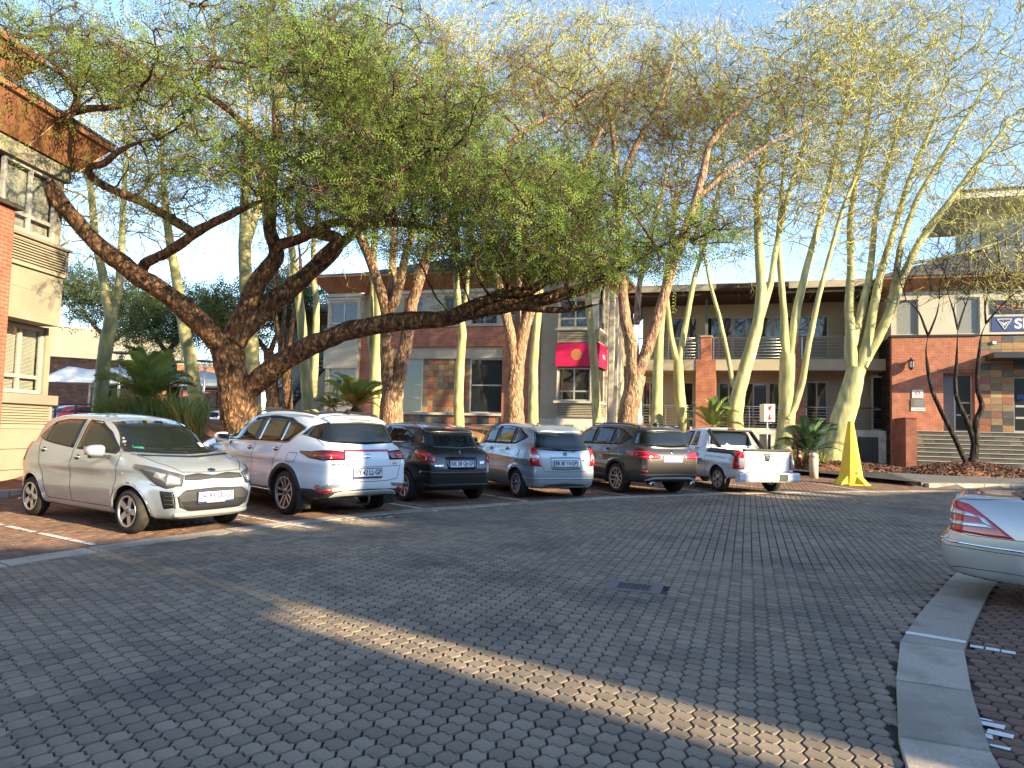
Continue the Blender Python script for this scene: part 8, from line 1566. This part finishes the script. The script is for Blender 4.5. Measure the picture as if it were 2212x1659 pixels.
# ---- bark mulch mound round the bare tree
MC = at(2083, 1020, 27.4); mz = G(MC.x, MC.y) + .14
def mound(name, label, c, rx, ry, h, n, kindlabel='mulch'):
    V, F = [], []; nr, na = 7, 36
    for i in range(nr):
        t = i / (nr - 1)
        for k in range(na):
            a = 2 * math.pi * k / na; w = 1 + .06 * math.sin(3 * a + 1) + .04 * math.sin(7 * a); V.append((rx * t * w * math.cos(a), ry * t * w * math.sin(a), h * (1 - t * t) - (.03 if i == nr - 1 else 0)))
    F = np.array([(i * na + k, i * na + (k + 1) % na, (i + 1) * na + (k + 1) % na, (i + 1) * na + k) for i in range(nr - 1) for k in range(na)]); V = np.array(V)
    o = link(bpy.data.objects.new(name, np_mesh(name, V, F, MATS['red_soil'], None, True))); o.location = c; o['kind'] = 'structure'
    chip = np.array([(-1, -.45, 0), (1, -.35, 0), (.9, .4, 0), (-.8, .5, 0), (-.9, -.4, .3), (.85, -.3, .35), (.8, .35, .3), (-.7, .4, .35)]) * .045; cf = np.array([(4, 5, 6, 7), (0, 1, 5, 4), (1, 2, 6, 5), (2, 3, 7, 6), (3, 0, 4, 7)])
    r = np.sqrt(RNG.random(n)) * 1.04; a = RNG.random(n) * 2 * math.pi; P = np.stack([rx * r * np.cos(a), ry * r * np.sin(a), h * (1 - r * r) + .01 + RNG.random(n) * .03], -1); D = np.stack([np.cos(a * 7), np.sin(a * 7), RNG.normal(0, .25, n)], -1)
    v, f, rn = place((chip, cf), P, D, RNG.uniform(.6, 1.6, n)); q = link(bpy.data.objects.new('bark_chips', np_mesh('bark_chips', v, f, MATS['bark_chip'], rnd=rn)), o); q['kind'] = 'stuff'
mound('mulch_bed', '', (MC.x + .3, MC.y + .2, mz), 2.7, 1.15, .42, 3000)
mp_ = at(1800, 1008, 29.0); mound('mulch_bed', '', (mp_.x - .4, mp_.y - .5, G(mp_.x, mp_.y) + .1), 3.4, 1.5, .3, 2200)
# ---- cycads, frond by frond
def frond_mesh(L, nl, leaf, seed, mat, arch=.55, w=.012):
    g = np.random.default_rng(seed); V, F, fm = [], [], []; n = 14
    C = [np.array([L * t * (1 - .22 * t * t), 0, L * arch * (t - .95 * t * t)]) for t in np.linspace(0, 1, n)]
    for k, c in enumerate(C):
        r = .011 * (1 - .8 * k / n); V += [c + np.array(q) * r for q in ((0, 1, 0), (0, -.5, .87), (0, -.5, -.87))]
    for k in range(n - 1):
        for j in range(3): F.append((k * 3 + j, k * 3 + (j + 1) % 3, k * 3 + 3 + (j + 1) % 3, k * 3 + 3 + j))
    for k in range(nl):
        t = .10 + .9 * k / nl; c = np.array([L * t * (1 - .22 * t * t), 0, L * arch * (t - .95 * t * t)]); ll = leaf * (math.sin(math.pi * min(1, .18 + .8 * t)) ** .7)
        for sg in (1, -1):
            d = np.array([.55, sg * .8, .28 + g.normal(0, .06)]); d /= np.linalg.norm(d); q = np.array([.8, -sg * .5, .2]); q /= np.linalg.norm(q); o = len(V); V += [c - q * w * .5, c + q * w * .5, c + d * ll * .5 + q * w, c + d * ll, c + d * ll * .5 - q * w]; F.append((o, o + 1, o + 2, o + 4)); F.append((o + 2, o + 3, o + 4, o + 4))
    tri = [f[:3] for f in F if f[2] == f[3]]; quad = [f for f in F if f[2] != f[3]]
    return np_mesh('frond', np.array(V), [np.array(quad), np.array(tri)], mat)
def cycad(label, u, v, Y, L, nf, mat, up=.6, trunk=.35, grp='cycads in the planting beds', seed=0, zt=None):
    p = at(u, v, Y); o = thing('cycad', label, 'cycad', (p.x, p.y, p.z - trunk), random.random() * 6, grp); g = random.Random(seed)
    prof = [(.02, -.5), (.19, -.45), (.21, trunk * .4), (.19, trunk * .8), (.08, trunk + .08), (0, trunk + .1)]; mb = MB(); mb.lathe(prof, 12)
    mb.build('trunk', MATS['bark_acacia'], o)
    ms = [frond_mesh(L * s, 34, L * .165, seed * 7 + k, MATS[mat], a, .012 + .004 * L) for k, (s, a) in enumerate(((1, .5), (.9, .65), (1.05, .4)))]
    for k in range(nf):
        f = link(bpy.data.objects.new('frond', ms[k % 3]), o); el = up * (1 - k / nf) * 1.5 + g.uniform(-.1, .15) - .1; f.location = (0, 0, trunk + .05); f.rotation_euler = (g.uniform(-.25, .25), -el, k * 2.399 + g.uniform(-.2, .2))
cycad('large sunlit cycad with arching fronds on the bank behind the silver hatchback', 318, 868, 20.5, 1.95, 38, 'leaf_cycad', .8, .35, seed=1)
cycad('cycad peeking over the roof of the white SUV', 768, 884, 22.5, 1.55, 30, 'leaf_cycad', .6, .3, seed=2)
cycad('cycad with upright pale fronds behind the pickup cab', 1540, 928, 26.8, 1.5, 16, 'leaf_cycad', .95, .2, seed=3)
cycad('dark green cycad right of the arrow sign, near the red post', 1748, 982, 27.2, 1.75, 22, 'leaf_cycad_dark', .8, .3, seed=4)
cycad('small cycad low beside the staircase', 715, 885, 26, .7, 18, 'leaf_cycad_dark', .6, .15, seed=5)
# ---- clumps of strappy leaves
def clump_mesh(n, L, seed, mat, w=.016):
    g = np.random.default_rng(seed); V, F = [], []
    for k in range(n):
        a = g.random() * 6.283; lean = g.uniform(.15, .75); l = L * g.uniform(.6, 1.15); d = np.array([math.cos(a), math.sin(a), 0]); q = np.array([-d[1], d[0], 0]) * w; b = d * g.random() * .1; o = len(V)
        for t in (0, .35, .7, 1.):
            c = b + d * lean * l * t * t * .9 + np.array([0, 0, l * (t - .35 * lean * t * t)]); ww = (1 - t) ** .5 if t > .3 else 1; V += [c + q * ww, c - q * ww]
        for j in range(3): F.append((o + 2 * j, o + 2 * j + 1, o + 2 * j + 3, o + 2 * j + 2))
    return np_mesh('leaves', np.array(V), np.array(F), mat)
CM = [clump_mesh(46, .62, k, MATS['leaf_strap']) for k in range(3)]; CD = [clump_mesh(40, .8, 9 + k, MATS['leaf_cycad_dark'], .007) for k in range(2)]
def clumps(label, grp, spots, ms, jitter=.2):
    for (x, y) in spots:
        o = bpy.data.objects.new('strap_plant', random.choice(ms)); link(o); o.location = (x, y, tz(x, y) - .02); o.rotation_euler = (0, 0, random.random() * 6); s = random.uniform(1.1, 1.7); o.scale = (s, s, s); tag(o, label, 'plant', grp)
sp1 = []
for k in range(34):
    u = 150 + 300 * ((k * .618) % 1); Y = 18.6 + 4.6 * ((k * .377) % 1); p = at(u, 890, Y); sp1.append((p.x, p.y))
clumps('clump of strappy green leaves on the bank left of the big acacia trunk', 'strappy clumps left of the acacia', sp1, CM)
sp2 = [(-2.6 + .9 * k + random.uniform(-.3, .3), 21.5 + .62 * k + random.uniform(-.4, .5)) for k in range(10)]
clumps('clump of strappy leaves on the bank behind the middle cars', 'strappy clumps behind the middle cars', sp2, CM)
sp3 = [tuple(at(u, 960, 26.5 + (k % 3) * .7))[:2] for k, u in enumerate((1610, 1625, 1640, 1655, 1668, 1680, 1470, 1485, 1500))]
clumps('thin grassy clump in the bed around the arrow sign post', 'grassy clumps by the arrow sign', sp3, CD)
sp4 = [tuple(at(u, 985, 27.6 + (k % 3) * .5))[:2] for k, u in enumerate((1716, 1730, 1742, 1760, 1775, 1704))]
clumps('low strappy clump in the bed by the red post', 'strappy clumps by the red post', sp4, CM)
# ---- giant yellow cone
mk('cone_yellow', (.66, .47, .03), .5, var=.06, scale=5, dirt=(.5, .36, .05), dscale=2.)
P = gp(1838, 1047); cn = thing('traffic_cone', 'giant yellow faceted cone standing on the paving', 'cone', (P.x, P.y, G(P.x, P.y)), .3)
mb = MB(); n = 8; rings = [(.37, .03), (.35, .14), (.085, 1.86), (.07, 1.88)]
V = [(r * math.cos(2 * math.pi * k / n), r * math.sin(2 * math.pi * k / n), z_) for r, z_ in rings for k in range(n)]; mb.add(V, [(i * n + k, i * n + (k + 1) % n, (i + 1) * n + (k + 1) % n, (i + 1) * n + k) for i in range(3) for k in range(n)] + [tuple(range(3 * n, 4 * n))]); mb.build('body', MATS['cone_yellow'], cn, bevel=.012)
for k in range(4):
    a = math.pi / 2 * k + .2; M_ = Matrix.Rotation(a, 4, 'Z'); mb = MB(); mb.add([M_ @ Vector(p) for p in ((.26, -.14, .03), (.56, -.12, .0), (.56, .12, .0), (.26, .14, .03), (.26, -.12, .30), (.54, -.10, .06), (.54, .10, .06), (.26, .12, .30))], [(0, 3, 2, 1), (4, 5, 6, 7), (0, 1, 5, 4), (1, 2, 6, 5), (2, 3, 7, 6), (3, 0, 4, 7)]); mb.build('foot', MATS['cone_yellow'], cn, bevel=.012)
mb = MB(); mb.lathe([(0, 0), (.54, 0), (.54, .035), (.36, .05)], 8); mb.build('base', MATS['cone_yellow'], cn)
MB().box(-.05, .05, -.345, -.325, .36, .39).build('label_plate', MATS['frame_grey'], cn)
# ---- concrete bollard, red post, arrow sign
P = gp(1758, 1033); bo = thing('bollard', 'short round-topped concrete bollard left of the yellow cone', 'bollard', (P.x, P.y, G(P.x, P.y)))
mk('bollard_stone', (.46, .40, .31), .9, var=.12, scale=20, bump=.4, bscale=150); MB().lathe([(.0, -.05), (.135, -.05), (.135, .66), (.125, .665), (.125, .68), (.135, .685), (.13, .75), (.10, .80), (.05, .83), (0, .835)], 20).build('shaft', MATS['bollard_stone'], bo, smooth=True)
P = at(1726, 1020, 27.6); pz_ = tz(P.x, P.y); rp_ = thing('post', 'red pipe post with white sticker near the dark cycad', 'post', (P.x, P.y, pz_)); mk('post_red', (.42, .045, .04), .55, var=.15, scale=20)
MB().tube([(0, 0, -.1), (0, 0, .95)], .085, 14).build('pipe', MATS['post_red'], rp_, smooth=True); MB().tube([(0, -.12, 1.03), (0, .12, 1.03)], .075, 12).build('outlet', MATS['steel_dark'], rp_); MB().tube([(0, 0, .93), (0, 0, 1.0)], .06, 10).build('neck', MATS['post_red'], rp_); MB().box(-.06, .05, -.09, -.083, .66, .8).build('sticker', MATS['sign_white'], rp_); MB().box(-.04, .05, -.09, -.084, .48, .56).build('sticker', MATS['sign_white'], rp_)
a, b = at(1657, 910, 27), at(1657, 972, 27); sgn = thing('arrow_sign', 'two-sided white sign with red arrows on a steel pole behind the pickup bed', 'sign', (a.x, a.y, tz(a.x, a.y)), BRZ - .05); hb = a.z - sgn.location.z
MB().tube([(0, .04, -.2), (0, .04, hb + .62)], .03, 8).build('pole', MATS['steel'], sgn, smooth=True)
MB().box(-.09, .27, -.0, .02, hb - .02, hb + .62).build('board', MATS['sign_white'], sgn); MB().prism([(-.095, -.003), (-.26, .22), (-.245, .235), (-.085, .02)], hb - .02, hb + .62, 'z').build('board', MATS['sign_white'], sgn)
mb = MB(); mb.box(.075, .105, -.006, -.001, hb + .12, hb + .24); mb.add([(.02, -.004, hb + .13), (.16, -.004, hb + .13), (.09, -.004, hb + .05)], [(0, 1, 2)]); mb.build('arrow', MATS['sign_redtext'], sgn)
mb = MB(); mb.box(.06, .12, -.006, -.001, hb + .40, hb + .52); mb.add([(.04, -.004, hb + .52), (.16, -.004, hb + .56), (.13, -.004, hb + .45)], [(0, 1, 2)]); mb.build('symbol', MATS['sign_redtext'], sgn)
# ---- dry leaves and crumbs scattered on the paving
chip = np.array([(-1, 0, 0), (0, .45, .18), (1, .05, .05), (.1, -.4, .12)]) * .022; n = 420
X_ = RNG.uniform(-9, 14, n * 4); Y_ = RNG.uniform(3, 25, n * 4); wgt = np.minimum(pdist(X_, Y_, EC), np.minimum(pdist(X_, Y_, KC), pdist(X_, Y_, HC))); k = (RNG.random(n * 4) < np.exp(-wgt / .8) + .07) & inpoly(X_, Y_, LOT); X_, Y_ = X_[k], Y_[k]; m = len(X_)
v, f, rn = place((chip, np.array([(0, 1, 2, 3)])), np.stack([X_, Y_, SX * X_ + SY * Y_ + .008], -1), np.stack([RNG.normal(size=m), RNG.normal(size=m), RNG.normal(0, .12, m)], -1), RNG.uniform(.5, 1.3, m))
mk('dry_leaf', (.26, .17, .07), .8, var=.3, scale=20, rnd=.5); ll = link(bpy.data.objects.new('leaf_litter', np_mesh('leaf_litter', v, f, MATS['dry_leaf'], rnd=rn))); ll['kind'] = 'stuff'; ll['label'] = 'dry leaves and crumbs scattered on the paving'; ll['category'] = 'leaf litter'
